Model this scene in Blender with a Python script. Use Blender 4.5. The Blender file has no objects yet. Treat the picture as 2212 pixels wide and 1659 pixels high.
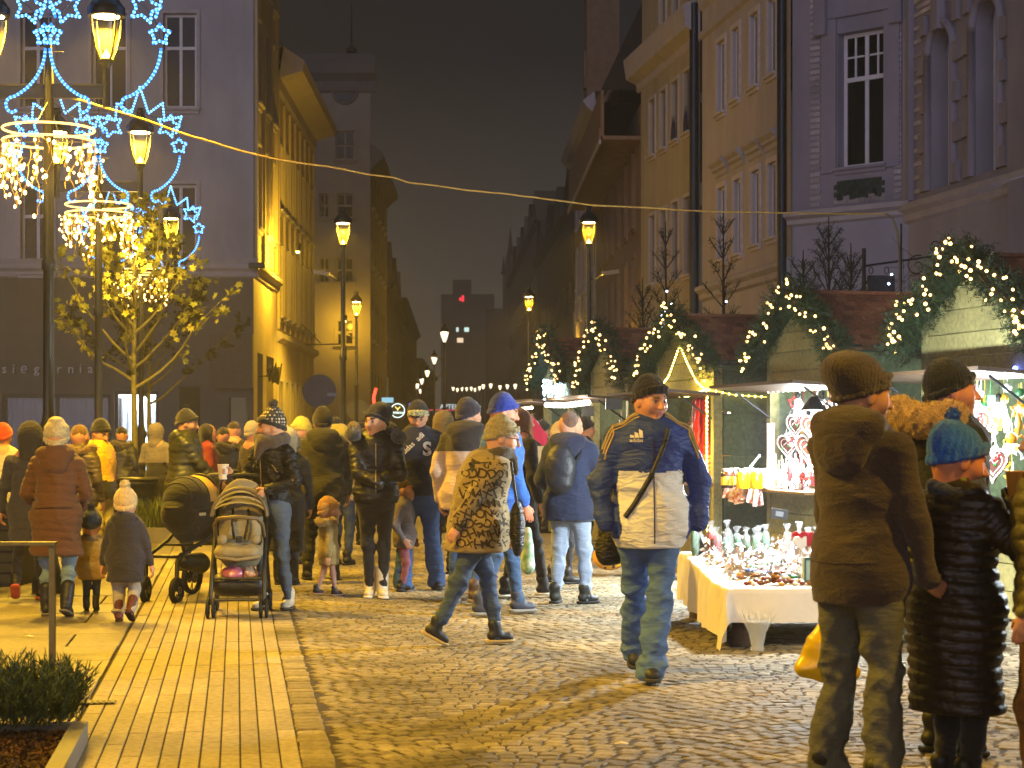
import bpy, bmesh, math, random
import numpy as np
from mathutils import Vector, Matrix, Euler
R = math.radians
random.seed(7)
SC = bpy.context.scene
COL = SC.collection

# ------------------------------------------------------------------ camera, sky, exposure
CH = 1.42            # eye height in metres
FPX, HZ, CX = 4000.0, 940.0, 1106.0   # survey constants: read off a bearing and distance as a place
cam_d = bpy.data.cameras.new('camera'); cam = bpy.data.objects.new('camera', cam_d); COL.objects.link(cam)
cam.location = (0, 0, CH); cam.rotation_euler = (R(90), 0, 0)
cam_d.sensor_width = 36; cam_d.lens = 36 * FPX / 2212
cam_d.shift_y = (HZ - 829.5) / 2212
cam_d.clip_start = .1; cam_d.clip_end = 1500
cam_d.dof.use_dof = True; cam_d.dof.focus_distance = 15; cam_d.dof.aperture_fstop = 5.6
SC.camera = cam
w = bpy.data.worlds.new('World'); SC.world = w; w.use_nodes = True
nt = w.node_tree; nt.nodes.clear()
wo = nt.nodes.new('ShaderNodeOutputWorld'); bg = nt.nodes.new('ShaderNodeBackground')
tc = nt.nodes.new('ShaderNodeTexCoord'); sx = nt.nodes.new('ShaderNodeSeparateXYZ'); cr = nt.nodes.new('ShaderNodeValToRGB')
nt.links.new(tc.outputs['Generated'], sx.inputs[0]); nt.links.new(sx.outputs['Z'], cr.inputs[0])
cr.color_ramp.elements[0].position = 0; cr.color_ramp.elements[0].color = (.066, .056, .045, 1)
cr.color_ramp.elements[1].position = .20; cr.color_ramp.elements[1].color = (.0135, .0122, .0128, 1)
nt.links.new(cr.outputs[0], bg.inputs[0]); nt.links.new(bg.outputs[0], wo.inputs[0])
bg.inputs[1].default_value = 1.0
# broad directional lamp added as violet-grey fill on the fronts, from behind the camera
sd = bpy.data.lights.new('fill_sun', 'SUN'); sd.energy = .74; sd.angle = R(35); sd.color = (.74, .72, 1.0)
so = bpy.data.objects.new('fill_sun', sd); COL.objects.link(so); so.rotation_euler = (R(81), 0, R(-14))
SC.view_settings.view_transform = 'Standard'; SC.view_settings.look = 'None'
SC.view_settings.exposure = .22; SC.view_settings.gamma = 1
SC.render.engine = 'CYCLES'
cy = SC.cycles
cy.use_denoising = True
try: cy.denoiser = 'OPENIMAGEDENOISE'
except Exception: pass
cy.max_bounces = 5; cy.diffuse_bounces = 2; cy.glossy_bounces = 2; cy.transmission_bounces = 4; cy.transparent_max_bounces = 12
cy.volume_bounces = 0; cy.sample_clamp_indirect = 2.5; cy.sample_clamp_direct = 0; cy.caustics_reflective = False; cy.caustics_refractive = False
cy.use_light_tree = True

def P(x, y, D): return Vector(((x - CX) * D / FPX, D, CH - (y - HZ) * D / FPX))
def GX(x, D): return (x - CX) * D / FPX
def DY(y): return FPX * CH / (y - HZ)

# ------------------------------------------------------------------ helpers
def tag(o, label=None, cat=None, group=None, kind=None):
    if label: o['label'] = label
    if cat: o['category'] = cat
    if group: o['group'] = group
    if kind: o['kind'] = kind
    return o
def thing(name, label, cat, loc=(0, 0, 0), rz=0, group=None, kind=None):
    o = bpy.data.objects.new(name, None); COL.objects.link(o)
    o.location = loc; o.rotation_euler = (0, 0, rz)
    o.empty_display_size = .1
    return tag(o, label, cat, group, kind)
def link(name, me, parent=None, loc=(0, 0, 0), rot=(0, 0, 0), scale=None):
    o = bpy.data.objects.new(name, me); COL.objects.link(o)
    if parent: o.parent = parent
    o.location = loc; o.rotation_euler = rot
    if scale is not None: o.scale = scale if hasattr(scale, '__len__') else (scale,) * 3
    return o
def kids(o): return [c for c in o.children]
def copy_tree(o, parent=None, loc=None, rz=None, label=None, scale=None):
    c = o.copy(); COL.objects.link(c)
    if parent is not None: c.parent = parent
    for ch in list(o.children): copy_tree(ch, c)
    if loc is not None: c.location = loc
    if rz is not None: c.rotation_euler = (0, 0, rz)
    if scale is not None: c.scale = (scale,) * 3
    if label: c['label'] = label
    return c

class MB:
    def __init__(s): s.v = []; s.f = []; s.m = []; s.sm = []
    def add(s, vs, fs, mi=0, smooth=False):
        b = len(s.v); s.v += [tuple(v) for v in vs]
        for f in fs: s.f.append(tuple(b + i for i in f)); s.m.append(mi); s.sm.append(smooth)
        return s
    def box(s, c, d, rz=0, mi=0, M=None, taper=1.0):
        x, y, z = d[0] / 2, d[1] / 2, d[2] / 2
        vs = [(-x, -y, -z), (x, -y, -z), (x, y, -z), (-x, y, -z), (-x * taper, -y * taper, z), (x * taper, -y * taper, z), (x * taper, y * taper, z), (-x * taper, y * taper, z)]
        T = Matrix.Translation(c) @ (M if M else Matrix.Rotation(rz, 4, 'Z'))
        return s.add([T @ Vector(v) for v in vs], [(0, 3, 2, 1), (4, 5, 6, 7), (0, 1, 5, 4), (1, 2, 6, 5), (2, 3, 7, 6), (3, 0, 4, 7)], mi)
    def bx(s, x0, x1, y0, y1, z0, z1, mi=0): return s.box(((x0 + x1) / 2, (y0 + y1) / 2, (z0 + z1) / 2), (abs(x1 - x0), abs(y1 - y0), abs(z1 - z0)), 0, mi)
    def quad(s, a, b, c, d, mi=0): return s.add([a, b, c, d], [(0, 1, 2, 3)], mi)
    def tube(s, pts, r, n=6, mi=0, closed=False, cap=True):
        pts = [Vector(p) for p in pts]; N = len(pts)
        rs = r if hasattr(r, '__len__') else [r] * N
        vs = []; up = None
        for i, p in enumerate(pts):
            if closed: t = pts[(i + 1) % N] - pts[i - 1]
            else: t = pts[min(i + 1, N - 1)] - pts[max(i - 1, 0)]
            if t.length < 1e-9: t = Vector((0, 0, 1))
            t.normalize()
            if up is None:
                up = Vector((0, 0, 1)) if abs(t.z) < .9 else Vector((1, 0, 0))
            a = t.cross(up)
            if a.length < 1e-6: a = t.cross(Vector((0, 1, .3)))
            a.normalize(); b = a.cross(t).normalized(); up = b
            for k in range(n):
                q = 2 * math.pi * k / n
                vs.append(p + (a * math.cos(q) + b * math.sin(q)) * rs[i])
        fs = []
        for i in range(N if closed else N - 1):
            j = (i + 1) % N
            for k in range(n):
                l = (k + 1) % n
                fs.append((i * n + k, i * n + l, j * n + l, j * n + k))
        s.add(vs, fs, mi, True)
        if cap and not closed:
            s.add([vs[k] for k in range(n)], [tuple(range(n))[::-1]], mi); s.add(vs[-n:], [tuple(range(n))], mi)
        return s
    def lathe(s, prof, n=16, c=(0, 0, 0), mi=0, smooth=True, sq=None, rot=None):
        vs = []
        for (r, z) in prof:
            for k in range(n):
                q = 2 * math.pi * (k + (.5 if sq else 0)) / n
                v = Vector((r * math.cos(q), r * math.sin(q), z))
                if rot is not None: v = rot @ v
                vs.append(v + Vector(c))
        fs = []
        for i in range(len(prof) - 1):
            for k in range(n):
                l = (k + 1) % n
                fs.append((i * n + k, i * n + l, (i + 1) * n + l, (i + 1) * n + k))
        s.add(vs, fs, mi, smooth)
        if prof[0][0] > 1e-4: s.add(vs[:n], [tuple(range(n))[::-1]], mi)
        if prof[-1][0] > 1e-4: s.add(vs[-n:], [tuple(range(n))], mi)
        return s
    def ball(s, c, r, n=8, mi=0, sc=(1, 1, 1)):
        m = max(4, n // 2); prof = []
        vs = []; fs = []
        for i in range(m + 1):
            a = -math.pi / 2 + math.pi * i / m
            for k in range(n):
                q = 2 * math.pi * k / n
                vs.append((c[0] + r * sc[0] * math.cos(a) * math.cos(q), c[1] + r * sc[1] * math.cos(a) * math.sin(q), c[2] + r * sc[2] * math.sin(a)))
        for i in range(m):
            for k in range(n):
                l = (k + 1) % n; fs.append((i * n + k, i * n + l, (i + 1) * n + l, (i + 1) * n + k))
        return s.add(vs, fs, mi, True)
    def mesh(s, name, mats=None):
        me = bpy.data.meshes.new(name); me.from_pydata(s.v, [], s.f)
        if mats is not None:
            for m in (mats if isinstance(mats, (list, tuple)) else [mats]): me.materials.append(m)
        me.polygons.foreach_set('material_index', s.m)
        me.polygons.foreach_set('use_smooth', s.sm)
        me.update(); return me
    def build(s, name, mats, parent=None, loc=(0, 0, 0), rot=(0, 0, 0), bevel=0, scale=None):
        o = link(name, s.mesh(name, mats), parent, loc, rot, scale)
        if bevel:
            b = o.modifiers.new('bevel', 'BEVEL'); b.width = bevel; b.segments = 2; b.limit_method = 'ANGLE'
        return o

# ------------------------------------------------------------------ materials
_M = {}
def hexc(h):
    h = h.lstrip('#'); c = [int(h[i:i + 2], 16) / 255 for i in (0, 2, 4)]
    return tuple(((x + .055) / 1.055) ** 2.4 if x > .04045 else x / 12.92 for x in c)
def mat(name, col, rough=.8, metal=0, var=.25, scale=8, bump=.0, bscale=60, spec=.4, stretch=(1, 1, 1), col2=None, sheen=0, det=4, coat=0, fold=0, fscale=9):
    if name in _M: return _M[name]
    m = bpy.data.materials.new(name); m.use_nodes = True; t = m.node_tree; b = t.nodes['Principled BSDF']
    if isinstance(col, str): col = hexc(col)
    if isinstance(col2, str): col2 = hexc(col2)
    c2 = col2 if col2 else tuple(max(0, x * (1 - var)) for x in col)
    tc = t.nodes.new('ShaderNodeTexCoord'); mp = t.nodes.new('ShaderNodeMapping'); mp.inputs['Scale'].default_value = stretch
    t.links.new(tc.outputs['Object'], mp.inputs[0])
    nz = t.nodes.new('ShaderNodeTexNoise'); nz.inputs['Scale'].default_value = scale; nz.inputs['Detail'].default_value = det; nz.inputs['Roughness'].default_value = .6
    t.links.new(mp.outputs[0], nz.inputs['Vector'])
    rp = t.nodes.new('ShaderNodeValToRGB'); rp.color_ramp.elements[0].position = .32; rp.color_ramp.elements[1].position = .68
    rp.color_ramp.elements[0].color = (*c2, 1); rp.color_ramp.elements[1].color = (*col, 1)
    t.links.new(nz.outputs[0], rp.inputs[0]); t.links.new(rp.outputs[0], b.inputs['Base Color'])
    b.inputs['Roughness'].default_value = rough; b.inputs['Metallic'].default_value = metal; b.inputs['Specular IOR Level'].default_value = spec
    if sheen: b.inputs['Sheen Weight'].default_value = sheen; b.inputs['Sheen Roughness'].default_value = .5
    if coat: b.inputs['Coat Weight'].default_value = coat; b.inputs['Coat Roughness'].default_value = .2
    if bump:
        n2 = t.nodes.new('ShaderNodeTexNoise'); n2.inputs['Scale'].default_value = bscale; n2.inputs['Detail'].default_value = 3
        t.links.new(mp.outputs[0], n2.inputs['Vector'])
        bp = t.nodes.new('ShaderNodeBump'); bp.inputs['Strength'].default_value = bump; bp.inputs['Distance'].default_value = .02
        t.links.new(n2.outputs[0], bp.inputs['Height']); t.links.new(bp.outputs[0], b.inputs['Normal'])
        if fold:
            n3 = t.nodes.new('ShaderNodeTexNoise'); n3.inputs['Scale'].default_value = fscale; n3.inputs['Detail'].default_value = 2.5; n3.inputs['Distortion'].default_value = .6
            m3 = t.nodes.new('ShaderNodeMapping'); m3.inputs['Scale'].default_value = (.8, .8, 2.4); t.links.new(tc.outputs['Object'], m3.inputs[0]); t.links.new(m3.outputs[0], n3.inputs['Vector'])
            ab = t.nodes.new('ShaderNodeMath'); ab.operation = 'PINGPONG'; ab.inputs[1].default_value = .16; t.links.new(n3.outputs[0], ab.inputs[0])
            b3 = t.nodes.new('ShaderNodeBump'); b3.inputs['Strength'].default_value = fold; b3.inputs['Distance'].default_value = .12
            t.links.new(ab.outputs[0], b3.inputs['Height']); t.links.new(b3.outputs[0], bp.inputs['Normal'])
    _M[name] = m; return m
def emis(name, col, st, sampling='NONE'):
    if name in _M: return _M[name]
    m = bpy.data.materials.new(name); m.use_nodes = True; t = m.node_tree; t.nodes.clear()
    e = t.nodes.new('ShaderNodeEmission'); e.inputs[0].default_value = (*col, 1); e.inputs[1].default_value = st
    o = t.nodes.new('ShaderNodeOutputMaterial'); t.links.new(e.outputs[0], o.inputs[0])
    try: m.cycles.emission_sampling = sampling
    except Exception: pass
    _M[name] = m; return m
def glass(name, col=(.8, .8, .85), alpha=.25, rough=.08):
    if name in _M: return _M[name]
    m = bpy.data.materials.new(name); m.use_nodes = True; t = m.node_tree; b = t.nodes['Principled BSDF']
    b.inputs['Base Color'].default_value = (*col, 1); b.inputs['Roughness'].default_value = rough; b.inputs['Alpha'].default_value = alpha
    b.inputs['Specular IOR Level'].default_value = .8
    _M[name] = m; return m
def lamp(name, loc, col, power, size=.08, parent=None, spot=None, rot=None):
    d = bpy.data.lights.new(name, 'SPOT' if spot else 'POINT'); d.color = col; d.energy = power; d.shadow_soft_size = size
    if spot: d.spot_size = spot; d.spot_blend = .6
    o = bpy.data.objects.new(name, d); COL.objects.link(o); o.location = loc
    if rot: o.rotation_euler = rot
    if parent: o.parent = parent
    return o
SODIUM = (1.0, .575, .03)
WARM = (1.0, .64, .18)
# ------------------------------------------------------------------ soft-surface modelling (distance fields -> surface nets)
def surface_nets(V, org, h):
    nx, ny, nz = V.shape
    S = V < 0
    c = np.zeros((nx - 1, ny - 1, nz - 1), np.int8)
    for i in (0, 1):
        for j in (0, 1):
            for k in (0, 1): c += S[i:nx - 1 + i, j:ny - 1 + j, k:nz - 1 + k]
    act = (c > 0) & (c < 8)
    idx = np.full(act.shape, -1, np.int64); I = np.argwhere(act); idx[act] = np.arange(len(I))
    if len(I) == 0: return np.zeros((0, 3)), np.zeros((0, 4), int)
    acc = np.zeros((len(I), 3)); cnt = np.zeros(len(I))
    cor = [(a, b, d) for a in (0, 1) for b in (0, 1) for d in (0, 1)]
    for a in cor:
        for ax in range(3):
            if a[ax]: continue
            b = list(a); b[ax] = 1
            va = V[I[:, 0] + a[0], I[:, 1] + a[1], I[:, 2] + a[2]]; vb = V[I[:, 0] + b[0], I[:, 1] + b[1], I[:, 2] + b[2]]
            m = (va < 0) != (vb < 0)
            t = np.where(m, va / np.where(m, va - vb, 1), 0)
            p = np.tile(np.array(a, float), (len(I), 1)); p[:, ax] += t
            acc += p * m[:, None]; cnt += m
    vt = (I + acc / np.maximum(cnt, 1)[:, None]) * h + np.array(org)
    quads = []
    for ax in range(3):
        o1, o2 = (ax + 1) % 3, (ax + 2) % 3
        sl0 = [slice(1, -1)] * 3; sl0[ax] = slice(0, -1); sl1 = list(sl0); sl1[ax] = slice(1, None)
        A = S[tuple(sl0)]; B = S[tuple(sl1)]
        for sgn in (0, 1):
            m = (A & ~B) if sgn == 0 else (~A & B)
            J = np.argwhere(m)
            if len(J) == 0: continue
            off = np.ones(3, int); off[ax] = 0; J = J + off
            def g(d1, d2):
                K = J.copy(); K[:, o1] += d1; K[:, o2] += d2
                return idx[K[:, 0], K[:, 1], K[:, 2]]
            q = np.stack([g(-1, -1), g(0, -1), g(0, 0), g(-1, 0)], 1)
            if sgn: q = q[:, ::-1]
            quads.append(q)
    q = np.concatenate(quads); q = q[(q >= 0).all(1)]
    return vt, q

class Field:
    """prims gathered, then evaluated on a grid; all in local metres"""
    def __init__(s): s.p = []
    def cap(s, a, b, ra, rb, k=.03, sq=(1, 1, 1), op='+', ridge=None):
        s.p.append(('c', np.array(a, float), np.array(b, float), ra, rb, k, np.array(sq, float), op, ridge)); return s
    def ell(s, c, r, k=.03, op='+', M=None, ridge=None):
        s.p.append(('e', np.array(c, float), np.array(r, float), M, 0, k, None, op, ridge)); return s
    def bounds(s, pad):
        lo = np.full(3, 1e9); hi = -lo
        for q in s.p:
            if q[7] != '+': continue
            if q[0] == 'c':
                r = max(q[3], q[4]) / min(1, q[6].min())
                for c in (q[1], q[2]): lo = np.minimum(lo, c - r); hi = np.maximum(hi, c + r)
            else:
                r = q[2].max() if q[3] is not None else q[2]
                lo = np.minimum(lo, q[1] - r); hi = np.maximum(hi, q[1] + r)
        return lo - pad, hi + pad
    def ev(s, X, Y, Z):
        d = None
        for q in s.p:
            if q[0] == 'c':
                _, a, b, ra, rb, k, sq, op, ridge = q
                ab = (b - a) * sq; px, py, pz = (X - a[0]) * sq[0], (Y - a[1]) * sq[1], (Z - a[2]) * sq[2]
                L2 = max((ab ** 2).sum(), 1e-9)
                t = np.clip((px * ab[0] + py * ab[1] + pz * ab[2]) / L2, 0, 1)
                e = np.sqrt((px - t * ab[0]) ** 2 + (py - t * ab[1]) ** 2 + (pz - t * ab[2]) ** 2) - (ra + (rb - ra) * t)
                e = e / max(1e-6, sq.max()) if sq.max() > 1 else e
                if ridge: e = e - ridge[1] * (np.sqrt(np.abs(np.sin(np.pi * t * math.sqrt(L2) / ridge[0]))) - .6)
            else:
                _, c, r, M, _, k, _, op, ridge = q
                px, py, pz = X - c[0], Y - c[1], Z - c[2]
                if M is not None:
                    px, py, pz = (M[0][0] * px + M[1][0] * py + M[2][0] * pz, M[0][1] * px + M[1][1] * py + M[2][1] * pz, M[0][2] * px + M[1][2] * py + M[2][2] * pz)
                l = np.sqrt((px / r[0]) ** 2 + (py / r[1]) ** 2 + (pz / r[2]) ** 2)
                l2 = np.sqrt((px / r[0] ** 2) ** 2 + (py / r[1] ** 2) ** 2 + (pz / r[2] ** 2) ** 2) + 1e-9
                e = l * (l - 1) / l2
                if ridge: e = e - ridge[1] * (np.sqrt(np.abs(np.sin(np.pi * Z / ridge[0]))) - .6)
            if d is None: d = e; continue
            if op == '+':
                h = np.maximum(k - np.abs(d - e), 0) / k; d = np.minimum(d, e) - h * h * k * .25
            else:
                h = np.maximum(k - np.abs(d + e), 0) / k; d = np.maximum(d, -e) + h * h * k * .25
        return d
    def mesh(s, h, disp=None, cuts=(), pad=.03):
        lo, hi = s.bounds(pad + h * 2)
        for (ax, sg, v) in cuts:
            if sg > 0: lo[ax] = max(lo[ax], v - 2 * h)
            else: hi[ax] = min(hi[ax], v + 2 * h)
        n = np.maximum(np.ceil((hi - lo) / h).astype(int) + 1, 4)
        xs = [(lo[i] + h * np.arange(n[i])).astype(np.float32) for i in range(3)]
        X, Y, Z = xs[0][:, None, None], xs[1][None, :, None], xs[2][None, None, :]
        d = s.ev(X, Y, Z)
        d = np.broadcast_to(d, tuple(n)).copy()
        if disp is not None: d = d - disp(X, Y, Z)
        for (ax, sg, v) in cuts:
            e = (v - (X, Y, Z)[ax]) * sg
            d = np.maximum(d, e)
        return surface_nets(d, lo, h)

def np_mesh(name, parts, mats):
    """parts: list of (verts, quads, mat_index)"""
    vs, qs, ms, b = [], [], [], 0
    for v, q, mi in parts:
        vs.append(v); qs.append(q + b); ms.append(np.full(len(q), mi)); b += len(v)
    V = np.concatenate(vs); Q = np.concatenate(qs); Mi = np.concatenate(ms)
    me = bpy.data.meshes.new(name)
    me.vertices.add(len(V)); me.vertices.foreach_set('co', V.astype(np.float32).ravel())
    me.loops.add(len(Q) * 4); me.loops.foreach_set('vertex_index', Q.astype(np.int32).ravel())
    me.polygons.add(len(Q)); me.polygons.foreach_set('loop_start', np.arange(len(Q), dtype=np.int32) * 4)
    me.polygons.foreach_set('loop_total', np.full(len(Q), 4, np.int32))
    for m in mats: me.materials.append(m)
    me.update(calc_edges=True)
    me.polygons.foreach_set('material_index', Mi.astype(np.int32)); me.polygons.foreach_set('use_smooth', np.ones(len(Q), bool))
    return me

def wrinkle(seed, amp, f=9.0, aniso=(1, 1, 2.2)):
    rs = np.random.RandomState(seed); K = []
    for i in range(6):
        v = rs.normal(size=3) * np.array(aniso); v = v / np.linalg.norm(v) * f * (1 + i * .55)
        K.append((v, rs.uniform(0, 6.28), 1 / (1 + i * .6)))
    def fn(X, Y, Z):
        s = 0; wq = .35 * np.sin(7 * X + 5 * Z + seed) + .3 * np.sin(11 * Z + 6 * Y)
        for v, ph, a in K: s = s + a * (1 - 2 * np.abs(np.sin(.5 * (v[0] * X * 2 + v[1] * Y * 2 + v[2] * Z * 2 + ph + wq * 3))) ** .7)
        return amp * s * .45
    return fn
def addf(*fs):
    fs = [f for f in fs if f]
    return lambda X, Y, Z: sum(f(X, Y, Z) for f in fs)
# ------------------------------------------------------------------ ground
def island_mat(name, cols, rough=.8, bump=.4, bs=40, spec=.35, dirt=.55):
    m = bpy.data.materials.new(name); m.use_nodes = True; t = m.node_tree; b = t.nodes['Principled BSDF']
    g = t.nodes.new('ShaderNodeNewGeometry'); oi = t.nodes.new('ShaderNodeObjectInfo'); ad = t.nodes.new('ShaderNodeMath'); ad.operation = 'ADD'
    t.links.new(g.outputs['Random Per Island'], ad.inputs[0]); t.links.new(oi.outputs['Random'], ad.inputs[1])
    fr = t.nodes.new('ShaderNodeMath'); fr.operation = 'FRACT'; t.links.new(ad.outputs[0], fr.inputs[0])
    rp = t.nodes.new('ShaderNodeValToRGB'); e = rp.color_ramp.elements
    for i, c in enumerate(cols):
        c = hexc(c) if isinstance(c, str) else c
        if i == 0: e[0].color = (*c, 1); e[0].position = 0
        elif i == len(cols) - 1: e[-1].color = (*c, 1); e[-1].position = 1
        else: n = e.new(i / (len(cols) - 1)); n.color = (*c, 1)
    t.links.new(fr.outputs[0], rp.inputs[0])
    nz = t.nodes.new('ShaderNodeTexNoise'); nz.inputs['Scale'].default_value = 1.1; nz.inputs['Detail'].default_value = 8; t.links.new(g.outputs['Position'], nz.inputs['Vector'])
    n3 = t.nodes.new('ShaderNodeTexNoise'); n3.inputs['Scale'].default_value = 26; n3.inputs['Detail'].default_value = 5; t.links.new(g.outputs['Position'], n3.inputs['Vector'])
    r1 = t.nodes.new('ShaderNodeMapRange'); r1.inputs[1].default_value = .3; r1.inputs[2].default_value = .7; r1.inputs[3].default_value = dirt; r1.inputs[4].default_value = 1.15; t.links.new(nz.outputs[0], r1.inputs[0])
    r2 = t.nodes.new('ShaderNodeMapRange'); r2.inputs[1].default_value = .3; r2.inputs[2].default_value = .7; r2.inputs[3].default_value = .7; r2.inputs[4].default_value = 1.2; t.links.new(n3.outputs[0], r2.inputs[0])
    mu = t.nodes.new('ShaderNodeMath'); mu.operation = 'MULTIPLY'; t.links.new(r1.outputs[0], mu.inputs[0]); t.links.new(r2.outputs[0], mu.inputs[1])
    mx = t.nodes.new('ShaderNodeVectorMath'); mx.operation = 'SCALE'; t.links.new(rp.outputs[0], mx.inputs[0]); t.links.new(mu.outputs[0], mx.inputs['Scale'])
    t.links.new(mx.outputs[0], b.inputs['Base Color'])
    bp = t.nodes.new('ShaderNodeBump'); bp.inputs['Strength'].default_value = bump; bp.inputs['Distance'].default_value = .015
    n2 = t.nodes.new('ShaderNodeTexNoise'); n2.inputs['Scale'].default_value = bs; n2.inputs['Detail'].default_value = 5; t.links.new(g.outputs['Position'], n2.inputs['Vector'])
    t.links.new(n2.outputs[0], bp.inputs['Height']); t.links.new(bp.outputs[0], b.inputs['Normal'])
    rr = t.nodes.new('ShaderNodeMapRange'); rr.inputs[1].default_value = .3; rr.inputs[2].default_value = .7; rr.inputs[3].default_value = rough - .18; rr.inputs[4].default_value = rough + .1
    t.links.new(nz.outputs[0], rr.inputs[0]); t.links.new(rr.outputs[0], b.inputs['Roughness']); b.inputs['Specular IOR Level'].default_value = spec
    return m
b = MB(); b.quad((-150, -30, -.03), (150, -30, -.03), (150, 420, -.03), (-150, 420, -.03))
tag(b.build('ground', [mat('ground_dirt', '#4a4236', rough=.95, scale=2, bump=.3)]), kind='structure')
DV = Vector((-.149, 1, 0)).normalized(); DU = Vector((DV.y, -DV.x, 0))   # along the square, and across it to the right
O0 = Vector((-.893, 7.9, 0))                                               # kerb line between slabs and setts
SQ = math.atan2(DV.x, DV.y) * -1
def SQP(u, v, z=0): return O0 + DU * u + DV * v + Vector((0, 0, z))
stone_m = island_mat('granite_setts', ['#7a705c', '#938970', '#827862', '#9c9176', '#746a55', '#8a7f66'], rough=.82, bump=.35, bs=45, spec=.15, dirt=.38)
slab_m = island_mat('concrete_slabs', ['#857a64', '#978c74', '#8c8069', '#a0947b', '#91866f', '#887d67'], rough=.75, bump=.25, bs=60)
big_m = island_mat('plaza_slabs', ['#6f6757', '#7b7262', '#746b5b', '#807766'], rough=.62, bump=.2, bs=50)
joint_m = mat('joint_sand', '#3a3122', rough=1, scale=14, bump=.5, bscale=50)
far_m = mat('far_setts', '#6e6557', rough=.8, scale=9, var=.35, bump=1, bscale=11)
# slab strip
walk = thing('pavement_strip', 'strip of long narrow concrete slabs', None, tuple(O0), SQ, kind='structure')
b = MB(); b.bx(-1.06, -.0, -4, 60, -.06, -.008); b.build('bedding', [joint_m], walk)
rs = random.Random(3)
CW = .0875; n = 0
for c in range(12):
    v = -2.2 + rs.uniform(-.006, .006) + (.325 if c in (4, 9) else 0)
    me = None
    while v < 13.9:
        L = .65; b = MB(); z = rs.uniform(-.0015, .0015)
        if me is None:
            
            s_ = MB(); x, y = (CW - .007) / 2, (L - .008) / 2; q = .003
            s_.add([(-x, -y, -.05), (x, -y, -.05), (x, y, -.05), (-x, y, -.05), (-x, -y, -q), (x, -y, -q), (x, y, -q), (-x, y, -q), (-x + q, -y + q, 0), (x - q, -y + q, 0), (x - q, y - q, 0), (-x + q, y - q, 0)],
                   [(0, 1, 5, 4), (1, 2, 6, 5), (2, 3, 7, 6), (3, 0, 4, 7), (4, 5, 9, 8), (5, 6, 10, 9), (6, 7, 11, 10), (7, 4, 8, 11), (8, 9, 10, 11)])
            if c == 0: SLM = s_.mesh('slab', [slab_m])
            me = SLM
        link('paving_slab', me, walk, (-CW * (c + .5), v + L / 2, z), (R(rs.uniform(-.12, .12)), R(rs.uniform(-.5, .5)), 0)); v += L; n += 1
b = MB(); b.bx(-1.06, 0, 14.1, 60, -.02, -.002); b.build('far_paving', [slab_m], walk)
# plaza of large slabs left of the strip
plaza = thing('plaza', 'plaza of large worn slabs', None, tuple(O0), SQ, kind='structure')
b = MB(); b.bx(-60, -1.06, -6, 60, -.06, -.016); b.build('bedding', [joint_m], plaza)
def slabmesh(w_, l_, q=.005, th=.05):
    x, y = w_ / 2, l_ / 2; s_ = MB()
    s_.add([(-x, -y, -th), (x, -y, -th), (x, y, -th), (-x, y, -th), (-x, -y, -q), (x, -y, -q), (x, y, -q), (-x, y, -q), (-x + q, -y + q, 0), (x - q, -y + q, 0), (x - q, y - q, 0), (-x + q, y - q, 0)],
           [(0, 1, 5, 4), (1, 2, 6, 5), (2, 3, 7, 6), (3, 0, 4, 7), (4, 5, 9, 8), (5, 6, 10, 9), (6, 7, 11, 10), (7, 4, 8, 11), (8, 9, 10, 11)])
    return s_
PM = slabmesh(1.19, .79).mesh('plaza_slab', [big_m])
for r in range(24):
    for c in range(5 if r < 12 else 8):
        link('plaza_slab', PM, plaza, (-1.065 - .6 - c * 1.2 + (-.35 if r % 2 else 0), -2 + r * .8, rs.uniform(-.002, .002)), (R(rs.uniform(-.2, .2)), R(rs.uniform(-.2, .2)), 0))
b = MB()
for r in range(24):
    if r % 2: b.add(*(lambda s_: ([(v[0] - 1.065 - .17, v[1] - 2 + r * .8, v[2]) for v in s_.v], s_.f))(slabmesh(.34, .79)))
b.build('infill_slabs', [big_m], plaza)['kind'] = 'stuff'
b = MB(); b.bx(-60, -1.07, 17.6, 60, -.02, 0.0); b.bx(-60, -11, -6, 17.6, -.02, 0); b.build('far_paving', [big_m], plaza)
# drain grate by the planter
dr = thing('drain_grate', 'narrow slotted drain grate set in the plaza slabs behind the lavender planter', 'drain', (GX(188, DY(1520)), DY(1520), .004), SQ)
b = MB(); b.bx(-.15, .15, -.06, .06, 0, .004); b.build('frame', [mat('grate', '#2a2621', rough=.6, metal=.4)], dr)
for i in range(10): b = MB(); b.bx(-.145 + i * .03, -.13 + i * .03, -.052, .052, .0042, .009); b.build('bar', [mat('grate_bar', '#57503f', rough=.5, metal=.5)], dr)
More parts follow.
